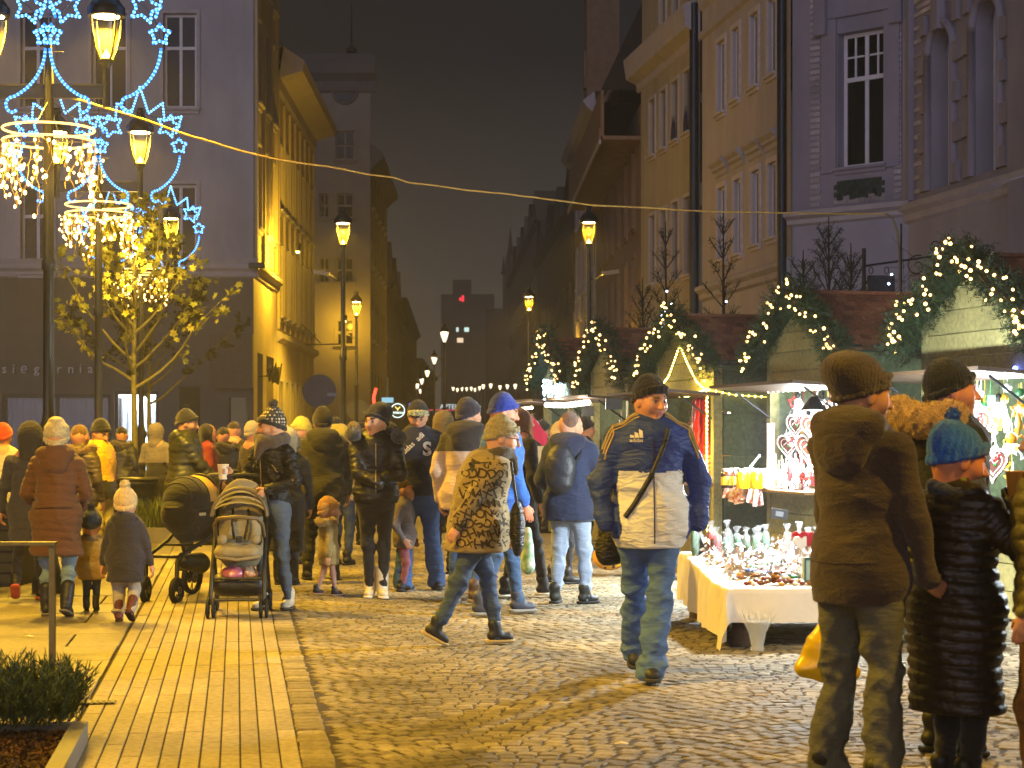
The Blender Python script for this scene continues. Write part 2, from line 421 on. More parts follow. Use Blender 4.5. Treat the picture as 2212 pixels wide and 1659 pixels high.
# setts
street = thing('cobbled_street', 'street of worn granite setts laid in arcs', None, tuple(O0), SQ, kind='structure')
b = MB(); b.bx(0, 40, -4, 17, -.07, -.0055); b.build('bedding', [joint_m], street)
b = MB(); b.bx(0.0, 40, 17, 400, -.02, -.004); b.bx(7.5, 40, -4, 17, -.02, -.004); b.build('far_setts', [far_m], street)
stones = []
rs = random.Random(11)
v = -3.0
while v < 17.0:                       # two header rows along the kerb
    for c in range(1):
        stones.append((.075, v + .055, .14, .105, rs.uniform(-.003, .002), 0))
    v += .112
SP = .087
for j in range(int(21.5 / SP)):
    u = .155 + rs.uniform(0, .05)
    while u < 7.45:
        wd = SP * rs.uniform(.85, 1.25); uc = u + wd / 2; ph = (uc % 1.7) / 1.7 - .5
        vv = -3.4 + j * SP + .42 * math.cos(math.pi * ph); sl = -math.sin(math.pi * ph) * .42 * math.pi / 1.7
        if -3 < vv < 17: stones.append((uc, vv + rs.uniform(-.008, .008), wd * .93, SP * rs.uniform(.84, .95), rs.uniform(-.0025, .002), math.atan(sl) + rs.uniform(-.08, .08)))
        u += wd
def stone(b, u, v_, w_, l_, z, a, rs=rs, local=False):
    x, y, q = w_ / 2, l_ / 2, min(w_, l_) * .13; j = lambda: rs.uniform(-.006, .006)
    vs = [(-x, -y, -.03), (x, -y, -.03), (x, y, -.03), (-x, y, -.03), (-x + j(), -y + j(), -.0045), (x + j(), -y + j(), -.0045), (x + j(), y + j(), -.0045), (-x + j(), y + j(), -.0045),
          (-x + q + j(), -y + q + j(), j() * .22), (x - q + j(), -y + q + j(), j() * .22), (x - q + j(), y - q + j(), j() * .22), (-x + q + j(), y - q + j(), j() * .22)]
    ca, sa = math.cos(a), math.sin(a)
    if not local: vs = [(u + ca * p[0] - sa * p[1], v_ + sa * p[0] + ca * p[1], z + p[2]) for p in vs]
    b.add(vs, [(0, 1, 5, 4), (1, 2, 6, 5), (2, 3, 7, 6), (3, 0, 4, 7), (4, 5, 9, 8), (5, 6, 10, 9), (6, 7, 11, 10), (7, 4, 8, 11), (8, 9, 10, 11)], 0, False)
def seen(u, v_):
    p = SQP(u, v_); return p.y > 6.9 and abs(p.x / p.y) < .30
near = sorted([s_ for s_ in stones if seen(s_[0], s_[1])], key=lambda s_: SQP(s_[0], s_[1]).y)[:290]
ns = set(id(s_) for s_ in near)
shp = []
for i in range(12): b = MB(); stone(b, 0, 0, .098, .094, 0, 0, local=True); shp.append(b.mesh('cobble', [stone_m]))
for s_ in near: link('cobble', rs.choice(shp), street, (s_[0], s_[1], s_[4]), (R(rs.uniform(-1, 1)), R(rs.uniform(-1, 1)), s_[5]), (s_[2] / .098, s_[3] / .094, 1))
b = MB()
for s_ in stones:
    if id(s_) not in ns: stone(b, *s_)
b.build('cobbles', [stone_m], street)['kind'] = 'stuff'

# ------------------------------------------------------------------ buildings
class Front:
    """a vertical front from A (left as seen) to B; local x along it, -y outwards"""
    def __init__(s, root, A, B, parent_rot=0):
        s.A = Vector((A[0], A[1], 0)); s.B = Vector((B[0], B[1], 0)); s.L = (s.B - s.A).length; s.root = root
        s.ang = math.atan2(B[1] - A[1], B[0] - A[0])
        s.loc = tuple(s.A - Vector(root.location)); s.rot = (0, 0, s.ang)
    def at(s, x, y):
        k = (x - CX) / FPX; d = s.B - s.A
        t = (k * s.A.y - s.A.x) / (d.x - k * d.y); D = s.A.y + t * d.y
        return t * s.L, CH - (y - HZ) * D / FPX
    def win(s, xl, xr, yt, yb):
        u0, _ = s.at(xl, HZ); u1, _ = s.at(xr, HZ); xm = (xl + xr) / 2
        return (u0, u1, s.at(xm, yb)[1], s.at(xm, yt)[1])
    def put(s, name, mesh, at=(0, 0, 0), parent=None, scale=None):
        T = Matrix.Rotation(s.ang, 4, 'Z'); o = T @ Vector(at)
        return link(name, mesh, parent or s.root, Vector(s.loc) + o, s.rot, scale)
    def wall(s, name, z0, z1, holes, m, depth=.22, u0=0, u1=None, th=.35, caps=False):
        u1 = s.L if u1 is None else u1
        xs = sorted(set([u0, u1] + [a for h in holes for a in h[:2] if u0 < a < u1])); zs = sorted(set([z0, z1] + [a for h in holes for a in h[2:4] if z0 < a < z1]))
        b = MB()
        for i in range(len(xs) - 1):
            for j in range(len(zs) - 1):
                cx_, cz = (xs[i] + xs[i + 1]) / 2, (zs[j] + zs[j + 1]) / 2
                if any(h[0] < cx_ < h[1] and h[2] < cz < h[3] for h in holes): continue
                b.quad((xs[i], 0, zs[j]), (xs[i + 1], 0, zs[j]), (xs[i + 1], 0, zs[j + 1]), (xs[i], 0, zs[j + 1]))
        for h in holes:
            a, c, e, f = max(h[0], u0), min(h[1], u1), h[2], h[3]
            b.quad((a, 0, e), (a, depth, e), (a, depth, f), (a, 0, f)); b.quad((c, 0, e), (c, 0, f), (c, depth, f), (c, depth, e))
            b.quad((a, 0, e), (c, 0, e), (c, depth, e), (a, depth, e)); b.quad((a, 0, f), (a, depth, f), (c, depth, f), (c, 0, f))
        b.quad((u0, 0, z1), (u1, 0, z1), (u1, th + 4, z1), (u0, th + 4, z1))
        if caps: b.quad((u0, 0, z0), (u0, 0, z1), (u0, th + 4, z1), (u0, th + 4, z0)); b.quad((u1, 0, z0), (u1, th + 4, z0), (u1, th + 4, z1), (u1, 0, z1))
        return s.put(name, b.mesh(name, [m]))
    def bar(s, name, m, u0, u1, y0, y1, z0, z1, parent=None):
        b = MB(); b.bx(u0, u1, y0, y1, z0, z1); return s.put(name, b.mesh(name, [m]), parent=parent)
    def cornice(s, name, m, u0, u1, z, prof):
        """prof: list of (out, dz) steps going up"""
        b = MB(); n_ = len(prof); vs = []
        for uu in (u0, u1): vs += [(uu, -p[0], z + p[1]) for p in prof]
        fs = [(i, i + 1, n_ + i + 1, n_ + i) for i in range(n_ - 1)] + [tuple(range(n_)), tuple(range(2 * n_ - 1, n_ - 1, -1))]
        b.add(vs, fs); b.quad((u0, -prof[-1][0], z + prof[-1][1]), (u1, -prof[-1][0], z + prof[-1][1]), (u1, .2, z + prof[-1][1]), (u0, .2, z + prof[-1][1]))
        return s.put(name, b.mesh(name, [m]))
_WC = {}
white_m = mat('window_paint', '#d8d2d0', rough=.6, scale=3, var=.12)
pane_m = mat('dark_pane', '#0a0a0d', rough=.2, spec=.12, var=.3, scale=1)
trim_m = mat('plaster_trim', '#b0aaaa', rough=.85, scale=5, var=.2, bump=.2)
def window(fr, hole, style=(2, .65), frame=None, depth=.2, casing=.0, sill=True, fw=.07, csm=None, blind=None, pm=None):
    u0, u1, z0, z1 = hole; W, H = u1 - u0, z1 - z0
    key = (round(W, 2), round(H, 2), style, frame.name if frame else '', depth, casing, sill, fw)
    frame = frame or white_m; pm = pm or pane_m
    if key not in _WC:
        b = MB(); y0, y1 = depth - .06, depth - .005
        b.bx(0, fw, y0, y1, 0, H); b.bx(W - fw, W, y0, y1, 0, H); b.bx(fw, W - fw, y0, y1, 0, fw); b.bx(fw, W - fw, y0, y1, H - fw, H)
        nc, sp = style[0], style[1]; zs_ = [fw] + ([H * sp - fw * .6, H * sp + fw * .6] if sp else []) + [H - fw]
        if sp: b.bx(fw, W - fw, y0 - .012, y1, H * sp - fw * .6, H * sp + fw * .6)
        for k in range(1, nc):
            c = W * k / nc
            for i in range(0, len(zs_), 2): b.bx(c - fw * .55, c + fw * .55, y0 - .006, y1, zs_[i], zs_[i + 1])
        fm = b.mesh('window_frame', [frame])
        pns = []
        for k in range(nc):
            xa = W * k / nc + fw * (.55 if k else 1); xb = W * (k + 1) / nc - fw * (.55 if k < nc - 1 else 1)
            for i in range(0, len(zs_), 2):
                p = MB(); p.bx(xa, xb, y1 - .03, y1 - .024, zs_[i], zs_[i + 1]); pns.append(p.mesh('pane', [pm]))
        cm = None
        if casing:
            c = MB(); c.bx(-casing, 0, -.045, .0, -.02, H + casing); c.bx(W, W + casing, -.045, 0, -.02, H + casing); c.bx(0, W, -.045, 0, H, H + casing); cm = c.mesh('casing', [csm or trim_m])
        sm_ = None
        if sill: c = MB(); c.bx(-.1, W + .1, -.14, depth - .06, -.07, -.005); c.bx(-.06, W + .06, -.06, .0, -.16, -.07); sm_ = c.mesh('sill', [csm or trim_m])
        _WC[key] = (fm, pns, cm, sm_)
    fm, pns, cm, sm_ = _WC[key]
    w_ = fr.put('window', fm, (u0, 0, z0))
    for p in pns: link('pane', p, w_)
    if cm: link('casing', cm, w_)
    if sm_: link('sill', sm_, w_)
    return w_

pl_lilac = mat('plaster_grey', '#a9a5a6', rough=.9, scale=.9, var=.3, bump=.3, bscale=30, stretch=(1, 1, .3), det=9)
pl_dark = mat('plaster_dark', '#625e5b', rough=.9, scale=1.5, var=.2, bump=.2, bscale=30)
pl_yel = mat('plaster_ochre', '#b8a98c', rough=.9, scale=.9, var=.32, bump=.3, bscale=30, stretch=(1, 1, .3), det=9)
pl_beige = mat('plaster_beige', '#a89b7c', rough=.9, scale=.9, var=.36, bump=.35, bscale=25, stretch=(1, 1, .3), det=9)
pl_r3 = mat('plaster_pale', '#b3a8a2', rough=.9, scale=.9, var=.3, bump=.35, bscale=25, stretch=(1, 1, .3), det=9)
stone_pale = mat('pale_stone', '#aaa2a0', rough=.85, scale=3, var=.2, bump=.3)
roof_dark = mat('roof_dark', '#241d19', rough=.85, scale=4, var=.3, bump=.3)
metal_dark = mat('zinc_pipe', '#2f3136', rough=.45, metal=.6, scale=3)
shop_dark = mat('shop_frame', '#1f1c1a', rough=.5, scale=4)
# --- corner building on the left
LB = thing('corner_building', 'tall plain grey corner building with white casement windows and a dark shop floor, at left', 'building', (-6.7, 48, 0))
F1 = Front(LB, (-22, 48), (-6.7, 48)); F2 = Front(LB, (-6.7, 48), (-6.77, 53.2))
h1 = []
for (a, c) in ((-118, -32), (37, 123), (190, 283), (345, 433)):
    for (t, bt) in ((23, 233), (392, 588), (-340, -130)): h1.append(F1.win(a + 8, c - 8, t + 6, bt))
shop = [F1.win(5, 240, 852, 1040), F1.win(247, 343, 845, 1040), F1.win(-230, -10, 852, 1040), F1.win(495, 535, 858, 1000)]
F1.wall('wall', 6.0, 17, [h for h in h1 if h[2] > 5.5], pl_lilac, .22)
F1.wall('ground_floor_wall', 0, 5.5, shop, pl_dark, .3)
F1.cornice('ledge', stone_pale, 0, F1.L + .12, 5.5, [(0, 0), (.05, .04), (.05, .16), (.14, .24), (.14, .34), (.02, .5)])
for h in h1:
    if h[2] > 5.5: window(F1, h, (2, .64), casing=.09, depth=.2)
F1.cornice('band', stone_pale, 0, F1.L, 16.4, [(0, 0), (.3, .3), (.3, .5)])
shopf = mat('shop_trim', '#2b2724', rough=.5)
curt_m = mat('curtain', '#5a5d66', rough=.9, scale=3); curt_w = mat('white_curtain', '#cfd6dd', rough=.9, scale=3, var=.1)
gl = glass('shop_glass', (.25, .27, .3), .22)
def curtain(fr, h, m, parent, y=.55):
    b = MB(); N = int((h[1] - h[0]) / .05); vs = []; fs = []
    for i in range(N + 1):
        u = h[0] + (h[1] - h[0]) * i / N; yy = y + .035 * math.sin(i * 1.9) + .02 * math.sin(i * .7)
        vs += [(u, yy, h[2]), (u, yy, h[3])]
    for i in range(N): fs.append((2 * i, 2 * i + 2, 2 * i + 3, 2 * i + 1))
    b.add(vs, fs, 0, True); return fr.put('curtain', b.mesh('curtain', [m]), parent=parent)
for i, h in enumerate(shop[:3]):
    b = MB(); W, H = h[1] - h[0], h[3] - h[2]; fw = .09
    b.bx(0, fw, .05, .16, 0, H); b.bx(W - fw, W, .05, .16, 0, H); b.bx(fw, W - fw, .05, .16, 0, fw); b.bx(fw, W - fw, .05, .16, H - fw, H)
    if W > 2: b.bx(W * .5 - .04, W * .5 + .04, .05, .16, fw, H - fw)
    so_ = F1.put('shop_window', b.mesh('shop_window', [shopf]), (h[0], 0, h[2]))
    p = MB(); p.bx(fw, W - fw, .1, .106, fw, H - fw); link('glass', p.mesh('glass', [gl]), so_)
    c = MB(); N = int(W / .05); vs = []; fs = []
    for k in range(N + 1): vs += [(W * k / N, .5 + .035 * math.sin(k * 1.9) + .02 * math.sin(k * .7), 0), (W * k / N, .5 + .035 * math.sin(k * 1.9) + .02 * math.sin(k * .7), H)]
    for k in range(N): fs.append((2 * k, 2 * k + 2, 2 * k + 3, 2 * k + 1))
    c.add(vs, fs, 0, True); link('curtain', c.mesh('curtain', [curt_w if i == 1 else curt_m]), so_)
    d = MB(); d.bx(-.2, W + .2, 2.5, 2.6, -.5, H + .4); d.bx(-.2, -.15, .3, 2.6, -.3, H + .3); d.bx(W + .15, W + .2, .3, 2.6, -.3, H + .3); d.bx(-.2, W + .2, .3, 2.6, H + .2, H + .25); link('interior', d.mesh('interior', [mat('shop_inside', '#38342f')]), so_)
    if i == 1:
        t_ = MB(); t_.bx(.06, W - .06, .22, .34, H - .16, H - .08); link('light_tube', t_.mesh('light_tube', [emis('tube_light', (.75, .88, 1), 14)]), so_)
        wl = F1.loc; lamp('shop_lamp', (F1.A.x + h[0] + W / 2, 48.27, h[3] - .25), (.72, .88, 1), 170, .15)
        lamp('shop_lamp', (F1.A.x + h[0] + W / 2, 48.27, h[2] + .9), (.72, .88, 1), 110, .2)
# recess and service door right of the bright window
F1.bar('portal', mat('portal_dark', '#241f1b', rough=.7), F1.at(388, 900)[0], F1.at(432, 900)[0], -.03, .05, 0, F1.at(400, 835)[1])
F1.bar('shop_box', mat('canopy_box', '#5a5248', rough=.7), F1.at(455, 720)[0], F1.L, -.25, .0, F1.at(455, 840)[1], F1.at(455, 722)[1])
# raised serif shop letters
def letters(fr, text, u, z, size, m, label, out=.05, ext=.02, parent=None, gap=1.0, rotx=True):
    x = 0; objs = []
    for ch in text:
        if ch == ' ': x += size * .4; continue
        cu = bpy.data.curves.new('letter', 'FONT'); cu.body = ch; cu.size = size; cu.extrude = ext; cu.resolution_u = 2
        t_ = bpy.data.objects.new('tmp', cu); COL.objects.link(t_); me = bpy.data.meshes.new_from_object(t_)
        xs_ = [v.co.x for v in me.vertices] or [0]; bpy.data.objects.remove(t_)
        wd = max(xs_) - min(xs_)
        me.transform(Matrix.Translation((-min(xs_), 0, 0))); me.transform(Matrix.Rotation(R(90), 4, 'X')); me.materials.clear(); me.materials.append(m)
        objs.append((me, x)); x += wd + size * .22 * gap
    return objs, x
u_k, z_k = F1.at(-20, 806)
lo_, _w = letters(F1, 'ksi\u0119garnia', 0, 0, .34, trim_m, '', gap=2.2)
lm = mat('sign_letters', '#c9c6c2', rough=.6)
x_s = [me_ for me_ in lo_]
for i, (me_, xx) in enumerate(lo_):
    me_.materials.clear(); me_.materials.append(lm); F1.put('letter', me_, (u_k + xx * 1.02, -.06, z_k))
# side of the corner building
h2 = []
for (v0, v1) in ((.6, 1.5), (2.3, 3.2), (3.9, 4.8)):
    for (a, c) in ((6.9, 9.1), (10.2, 12.4), (13.4, 15.6)): h2.append((v0, v1, a, c))
F2.wall('side_wall', 6.0, 17, h2, pl_yel, .25)
F2.wall('ground_floor_side_wall', 0, 5.5, [(.8, 2.0, .9, 3.6), (2.8, 4.4, .9, 3.6)], pl_yel, .3)
for h in h2: window(F2, h, (2, .64), casing=.1, depth=.2)
for h in ((.8, 2.0, .9, 3.6), (2.8, 4.4, .9, 3.6)): window(F2, h, (1, .7), frame=shop_dark, depth=.25, sill=False)
F2.cornice('ledge', stone_pale, -.0, F2.L, 5.5, [(0, 0), (.05, .04), (.05, .16), (.22, .24), (.22, .34), (.02, .5)])
for v0 in (.2, 1.9, 3.5, 4.95): F2.bar('pilaster', pl_yel, v0 - .12, v0 + .12, -.09, .0, 6.0, 16.5)
# floodlight box on the corner
fl = thing('floodlight', 'dark wall floodlight on the corner of the grey building, above its ledge', 'light fixture', (-6.55, 47.6, 5.62 + .1))
b = MB(); b.box((0, 0, .06), (.42, .2, .14)); b.build('housing', [shop_dark], fl, bevel=.02); b = MB(); b.box((0, .15, .0), (.06, .3, .05)); b.build('bracket', [shop_dark], fl)
# --- second building on the left
L2 = thing('ochre_building', 'ochre lit building with deep bracketed eaves, beyond the grey corner building', 'building', (-6.77, 53.25, 0))
F3 = Front(L2, (-6.77, 53.25), (-6.94, 64.8))
h3 = []
for i in range(7):
    for (a, c) in ((4.9, 7.0), (8.0, 9.9), (.6, 3.0)): h3.append((.6 + i * 1.55, 1.4 + i * 1.55, a, c))
F3.wall('wall', 0, 12.1, h3, pl_yel, .2)
for h in h3: window(F3, h, (2, .64), casing=.08, depth=.16, sill=h[2] > 4, frame=None if h[2] > 4 else shop_dark)
F3.cornice('eaves', stone_pale, -.0, F3.L, 11.3, [(0, 0), (.08, .1), (.1, .4), (.75, .6), (.8, .9), (.2, 1.3)])
F3.cornice('ledge', stone_pale, 0, F3.L, 4.1, [(0, 0), (.18, .12), (.18, .26), (.0, .34)])
for i in range(8): F3.bar('pilaster', pl_yel, .2 + i * 1.55, .36 + i * 1.55, -.07, 0, 4.5, 11.2)
b = MB(); b.add([(0, .2, 12.6), (F3.L, .2, 12.6), (F3.L, 4.5, 15.4), (0, 4.5, 15.4)], [(0, 1, 2, 3)]); F3.put('roof', b.mesh('roof', [roof_dark]))
b = MB(); b.box((1.2, 1, 13.4), (1.1, .9, 1.4)); F3.put('chimney', b.mesh('chimney', [roof_dark]))
# bracket arm and old wrought sign of tangled strokes
so_ = thing('hanging_sign', 'unlit wrought sign of dark tangled strokes on the ochre wall', 'sign', (-6.8, 50.6, 0))
b = MB(); rs = random.Random(4)
for i in range(16):
    x0 = .3; y0 = -1.0 + i * .14; z0 = 2.9 + rs.uniform(-.1, .1)
    b.tube([(x0, y0, z0), (x0 + rs.uniform(-.05, .05), y0 + rs.uniform(-.05, .2), z0 + rs.uniform(.3, .55))], .022, 5); b.tube([(x0, y0, z0 + .2), (x0, y0 + .16, z0 + rs.uniform(.1, .4))], .018, 5)
b.build('lettering_frame', [shop_dark], so_)
b = MB(); b.tube([(0, -1, 3.0), (.3, -1, 3.0)], .02, 5); b.tube([(0, 1.2, 3.0), (.3, 1.2, 3.0)], .02, 5); b.build('bracket', [shop_dark], so_)
ba = thing('bracket_arm', 'thin black iron bracket arm reaching out from the ochre wall over the pavement', 'bracket', (-6.8, 60, 4.35))
b = MB(); b.tube([(-.1, 0, 0), (1.35, 0, .02), (1.42, 0, -.06), (1.42, 0, -.35)], .025, 6); b.tube([(-.1, 0, .75), (.6, 0, .05)], .018, 6); b.build('arm', [shop_dark], ba)
# --- third: tall tower-like house seen end-on
L3 = thing('tower_house', 'tall grey house with a round attic window and heavy cornice closing the left row', 'building', (-7.2, 80, 0))
F4 = Front(L3, (GX(600, 80), 80), (GX(800, 80), 80)); F5 = Front(L3, (GX(800, 80), 80), (GX(836, 94), 94))
h4 = [F4.win(725, 766, 283, 345), F4.win(727, 764, 418, 470), F4.win(727, 764, 556, 610), F4.win(727, 764, 690, 745), F4.win(690, 712, 418, 470), F4.win(690, 712, 556, 610)]
pl_tower = mat('plaster_tower', '#857b71', rough=.9, scale=1, var=.2, bump=.2)
F4.wall('wall', 0, 17.2, h4, pl_tower, .2)
for h in h4: window(F4, h, (2, .5), frame=pl_tower, depth=.15, casing=.08, csm=pl_tower)
F4.cornice('cornice', pl_dark, -.2, F4.L + .25, 16.2, [(0, 0), (.1, .1), (.1, .5), (.4, .8), (.45, 1.2), (.1, 1.7)])
uo, zo = F4.at(745, 197); b = MB(); M_ = Matrix.Rotation(R(90), 4, 'X')
b.lathe([(.46, -.02), (.5, .08), (.58, .08), (.6, -.02)], 20, rot=M_.to_3x3()); F4.put('round_window', b.mesh('round_window', [pl_dark]), (uo, 0, zo))
b = MB(); b.lathe([(.46, 0), (.46, .012)], 20, rot=M_.to_3x3()); F4.put('round_pane', b.mesh('round_pane', [pane_m]), (uo, 0, zo))
b = MB(); b.tube([(0, 0, 0), (0, 0, 2.4)], [.06, .02], 6); b.ball((0, 0, .3), .25, 10, sc=(1, 1, .7)); F4.put('spire', b.mesh('spire', [roof_dark]), (F4.at(758, 90)[0], .3, 17.8))
h5 = [(1 + i * 2.4, 2.0 + i * 2.4, z, z + 1.7) for i in range(5) for z in (2.5, 5.6, 8.8, 11.4)]
F5.wall('side_wall', 0, 14, h5, pl_tower, .2)
for h in h5: window(F5, h, (2, .6), frame=pl_tower, depth=.15)
F5.cornice('eaves', pl_dark, 0, F5.L, 12.9, [(0, 0), (.3, .3), (.55, .5), (.55, .7), (.05, 1.1)])
# --- more of the left row
def simple_block(name, label, A, B, z1, m, nw, floors, roof='gable', cat='building'):
    rt = thing(name, label, cat, (A[0], A[1], 0)); f = Front(rt, A, B)
    hs = [(f.L * (i + .28) / nw, f.L * (i + .72) / nw, z, z + 1.7) for i in range(nw) for z in floors]
    f.wall('wall', 0, z1, hs, m, .2, th=3)
    for h in hs: window(f, h, (2, .6), frame=m, depth=.15, sill=True, csm=m)
    f.cornice('cornice', m, 0, f.L, z1 - .5, [(0, 0), (.35, .3), (.35, .5)])
    if roof == 'gable':
        n_ = max(1, int(f.L / 7))
        for i in range(n_):
            a, c = f.L * i / n_, f.L * (i + 1) / n_; b = MB(); b.add([(a, -.02, z1), (c, -.02, z1), ((a + c) / 2, -.02, z1 + 2.6), (a, 6, z1), (c, 6, z1), ((a + c) / 2, 6, z1 + 2.6)], [(0, 1, 2), (0, 2, 5, 3), (1, 4, 5, 2), (3, 5, 4)]); f.put('roof', b.mesh('roof', [roof_dark if i % 2 else m]))
    else:
        b = MB(); b.add([(0, .3, z1), (f.L, .3, z1), (f.L, 3.5, z1 + 2.5), (0, 3.5, z1 + 2.5)], [(0, 1, 2, 3)]); f.put('roof', b.mesh('roof', [roof_dark]))
    return rt
LX = lambda D: GX(0, D) * 0 + (1050 - CX) / FPX * D - 5.4 - .0
far_a = mat('far_plaster', '#5b534b', rough=.9, scale=.7, var=.25); far_b = mat('far_plaster_dark', '#453e37', rough=.9, scale=.7, var=.25)
simple_block('gabled_house', 'low gabled house beyond the tower house in the left row', (GX(839, 95), 95), (GX(868, 122), 122), 9.2, far_a, 8, (1.5, 4.6), 'gable')
simple_block('row_house', 'dim plain house further along the left row, behind the street lamps', (GX(868, 122), 122), (GX(900, 168), 168), 10.5, far_b, 10, (1.5, 4.6, 7.4), 'hip')
simple_block('row_house', 'lowest and farthest dim house of the left row', (GX(905, 170), 170), (GX(940, 230), 230), 8.5, far_a, 10, (1.5, 4.6), 'hip')
tb = thing('tower_block', 'dark tower block far down the street with few lit windows and a red light', 'building', (GX(1010, 300), 300, 0))
b = MB(); b.box((0, 4, 12), (8.6, 8, 24.5)); b.box((-1, 4, 25.5), (3, 3, 2.6)); b.build('walls', [far_b], tb)
for (x, y, ww, hh_, c_) in ((1008, 712, .75, .7, (.7, 1, .9)), (988, 712, .4, .7, (.7, .9, .8)), (994, 735, 1.0, .75, (1, .75, .5))):
    b = MB(); b.bx(-ww / 2, ww / 2, -.05, .02, -hh_ / 2, hh_ / 2); p = P(x, y, 300); b.build('lit_window', [emis('lit_win_%d' % x, c_, 1.1)], tb, loc=(p.x - tb.location.x, -.01, p.z))
p = P(1000, 645, 300); b = MB(); b.box((0, 0, 0), (.35, .1, 1.0)); b.box((-.4, 0, -.1), (.35, .1, .5)); b.build('warning_light', [emis('red_light', (1, .03, .06), 1.6)], tb, loc=(p.x - tb.location.x, -.2, p.z))
ch = thing('church', 'faint twin-spired church on the right skyline far down the street', 'church', (GX(1125, 185), 185, 0))
b = MB(); b.box((0, 6, 7), (7, 14, 14)); b.build('nave', [far_b], ch)
for sx_ in (-1.05, 1.1):
    b = MB(); b.box((sx_, 0, 9), (1.5, 1.5, 17)); b.lathe([(1.0, 17.5), (.5, 18.6), (.22, 20.3), (.01, 22.3)], 8, (sx_, 0, 0)); 
    for q in ((-.7, -.7), (.7, -.7)): b.lathe([(.18, 17.4), (.01, 19.4)], 6, (sx_ + q[0], q[1], 0))
    b.build('spire', [far_b], ch)
simple_block('row_house', 'dim house far down the right side, left of the church spires', (GX(1085, 240), 240), (GX(1098, 190), 190), 15, far_b, 12, (2, 5, 8, 11), 'hip')
simple_block('row_house', 'dim stepped house on the right side beyond the lamp with two brackets', (GX(1100, 185), 185), (GX(1160, 130), 130), 16.5, far_a, 14, (2, 5, 8, 11), 'gable')
simple_block('row_house', 'dim tall house on the right side next to the dark turreted house', (GX(1160, 130), 130), (GX(1238, 97), 97), 13.5, far_b, 8, (2, 5, 8), 'gable')
# --- right row: turreted brick house
brickd = mat('brown_brick', '#7d6650', rough=.9, scale=3, var=.3, bump=.3)
R1 = thing('turreted_house', 'dark brown turreted house with pale pinnacled window surrounds, right row', 'building', (4.18, 60, 0))
G1 = Front(R1, (3.23, 96), (3.72, 79)); G2 = Front(R1, (3.72, 79), (4.18, 60))
hh = [(x, x + 1.1, z, z + 2.4) for x in (2, 5, 8, 11, 14) for z in (1.2, 4.6, 8.2, 11.8)]
G1.wall('wall', 0, 15.6, hh, brickd, .25)
for h in hh: window(G1, h, (2, .6), frame=stone_pale, depth=.2, casing=.22, csm=stone_pale)
G1.cornice('cornice', stone_pale, -.3, G1.L, 14.6, [(0, 0), (.1, .2), (.1, .5), (.5, .8), (.7, 1.1), (.2, 1.5)])
for x in (2, 5, 8, 11, 14):
    for z in (6.9 + .2, 3.5 + .2):
        b = MB(); b.add([(x - .3, -.1, z), (x + 1.4, -.1, z), (x + .55, -.1, z + 1.5), (x - .3, .0, z), (x + 1.4, .0, z), (x + .55, .0, z + 1.5)], [(0, 1, 2), (0, 2, 5, 3), (1, 4, 5, 2)]); b.ball((x + .55, -.05, z + 1.6), .12, 6); G1.put('gablet', b.mesh('gablet', [stone_pale]))
b = MB(); b.add([(0, 0, 15.9), (G1.L, 0, 15.9), (G1.L - 1, 4, 24), (2, 4, 24)], [(0, 1, 2, 3)]); b.add([(0, 0, 15.9), (2, 4, 24), (0, 6, 15.9)], [(0, 1, 2)]); G1.put('roof', b.mesh('roof', [roof_dark]))
b = MB(); b.box((G1.L - 1.2, .2, 18.2), (1.6, 1.4, 5)); b.lathe([(1.2, 20.6), (.6, 22), (.1, 25)], 8, (G1.L - 1.2, .2, 0)); b.box((G1.L - 1.2, -.55, 17.2), (.8, .1, 1.6)); G1.put('dormer', b.mesh('dormer', [brickd]))
h2_ = [(x, x + 1.0, z, z + 2.6) for x in (1.5, 4, 7, 10, 13, 16) for z in (1.2, 4.8, 8.4)]
G2.wall('wall_near', 0, 12.2, h2_, brickd, .25)
for h in h2_: window(G2, h, (2, .6), frame=stone_pale, depth=.2, casing=.12, csm=brickd)
b = MB(); b.bx(0, G2.L, -1.25, .3, 11.0, 11.12); b.bx(0, G2.L, -1.3, -1.2, 11.12, 12.6); b.bx(0, G2.L, -1.36, -1.3, 11.0, 11.35); G2.put('eaves', b.mesh('eaves', [brickd]))
b = MB(); b.bx(0, G2.L, -1.3, -1.36, 10.85, 11.0); G2.put('eaves_trim', b.mesh('eaves_trim', [stone_pale]))
b = MB(); b.add([(0, -1.3, 12.6), (G2.L, -1.3, 12.6), (G2.L, 5, 26), (0, 5, 26)], [(0, 1, 2, 3)]); b.add([(G2.L, -1.3, 12.6), (G2.L, 5, 12.6), (G2.L, 5, 26)], [(0, 1, 2)]); G2.put('roof', b.mesh('roof', [roof_dark]))
# --- beige house
R2 = thing('beige_house', 'beige house with a stone eaves band and four windows per floor, right row', 'building', (5.3, 52, 0))
G3 = Front(R2, (4.16, 59.7), (5.3, 52.2))
cols3 = [(1404, 1416), (1427, 1440), (1452.5, 1466), (1478.5, 1493)]
hb = []
for (a, c), (t, bt), (t2, b2), (t3, b3) in zip(cols3, ((215, 336), (195, 321), (175, 303), (152, 286)), ((466, 612), (453, 606), (437, 600), (425, 593)), ((750, 860), (745, 860), (745, 860), (745, 860))):
    hb += [G3.win(a, c, t, bt), G3.win(a, c, t2, b2), G3.win(a, c, t3, b3)]
hb2 = [G3.win(1426, 1439, -90, 57), G3.win(1454, 1467, -110, 30)]
G3.wall('wall', 0, 12.5, hb, pl_beige, .16)
G3.cornice('eaves_band', stone_pale, -.4, G3.L + .02, 12.5, [(0, 0), (.06, .05), (.1, .25), (.42, .42), (.5, .95), (.5, 1.05), (.0, 1.25)])
G3.wall('attic_wall', 13.4, 18, hb2, pl_beige, .16, u0=.15)
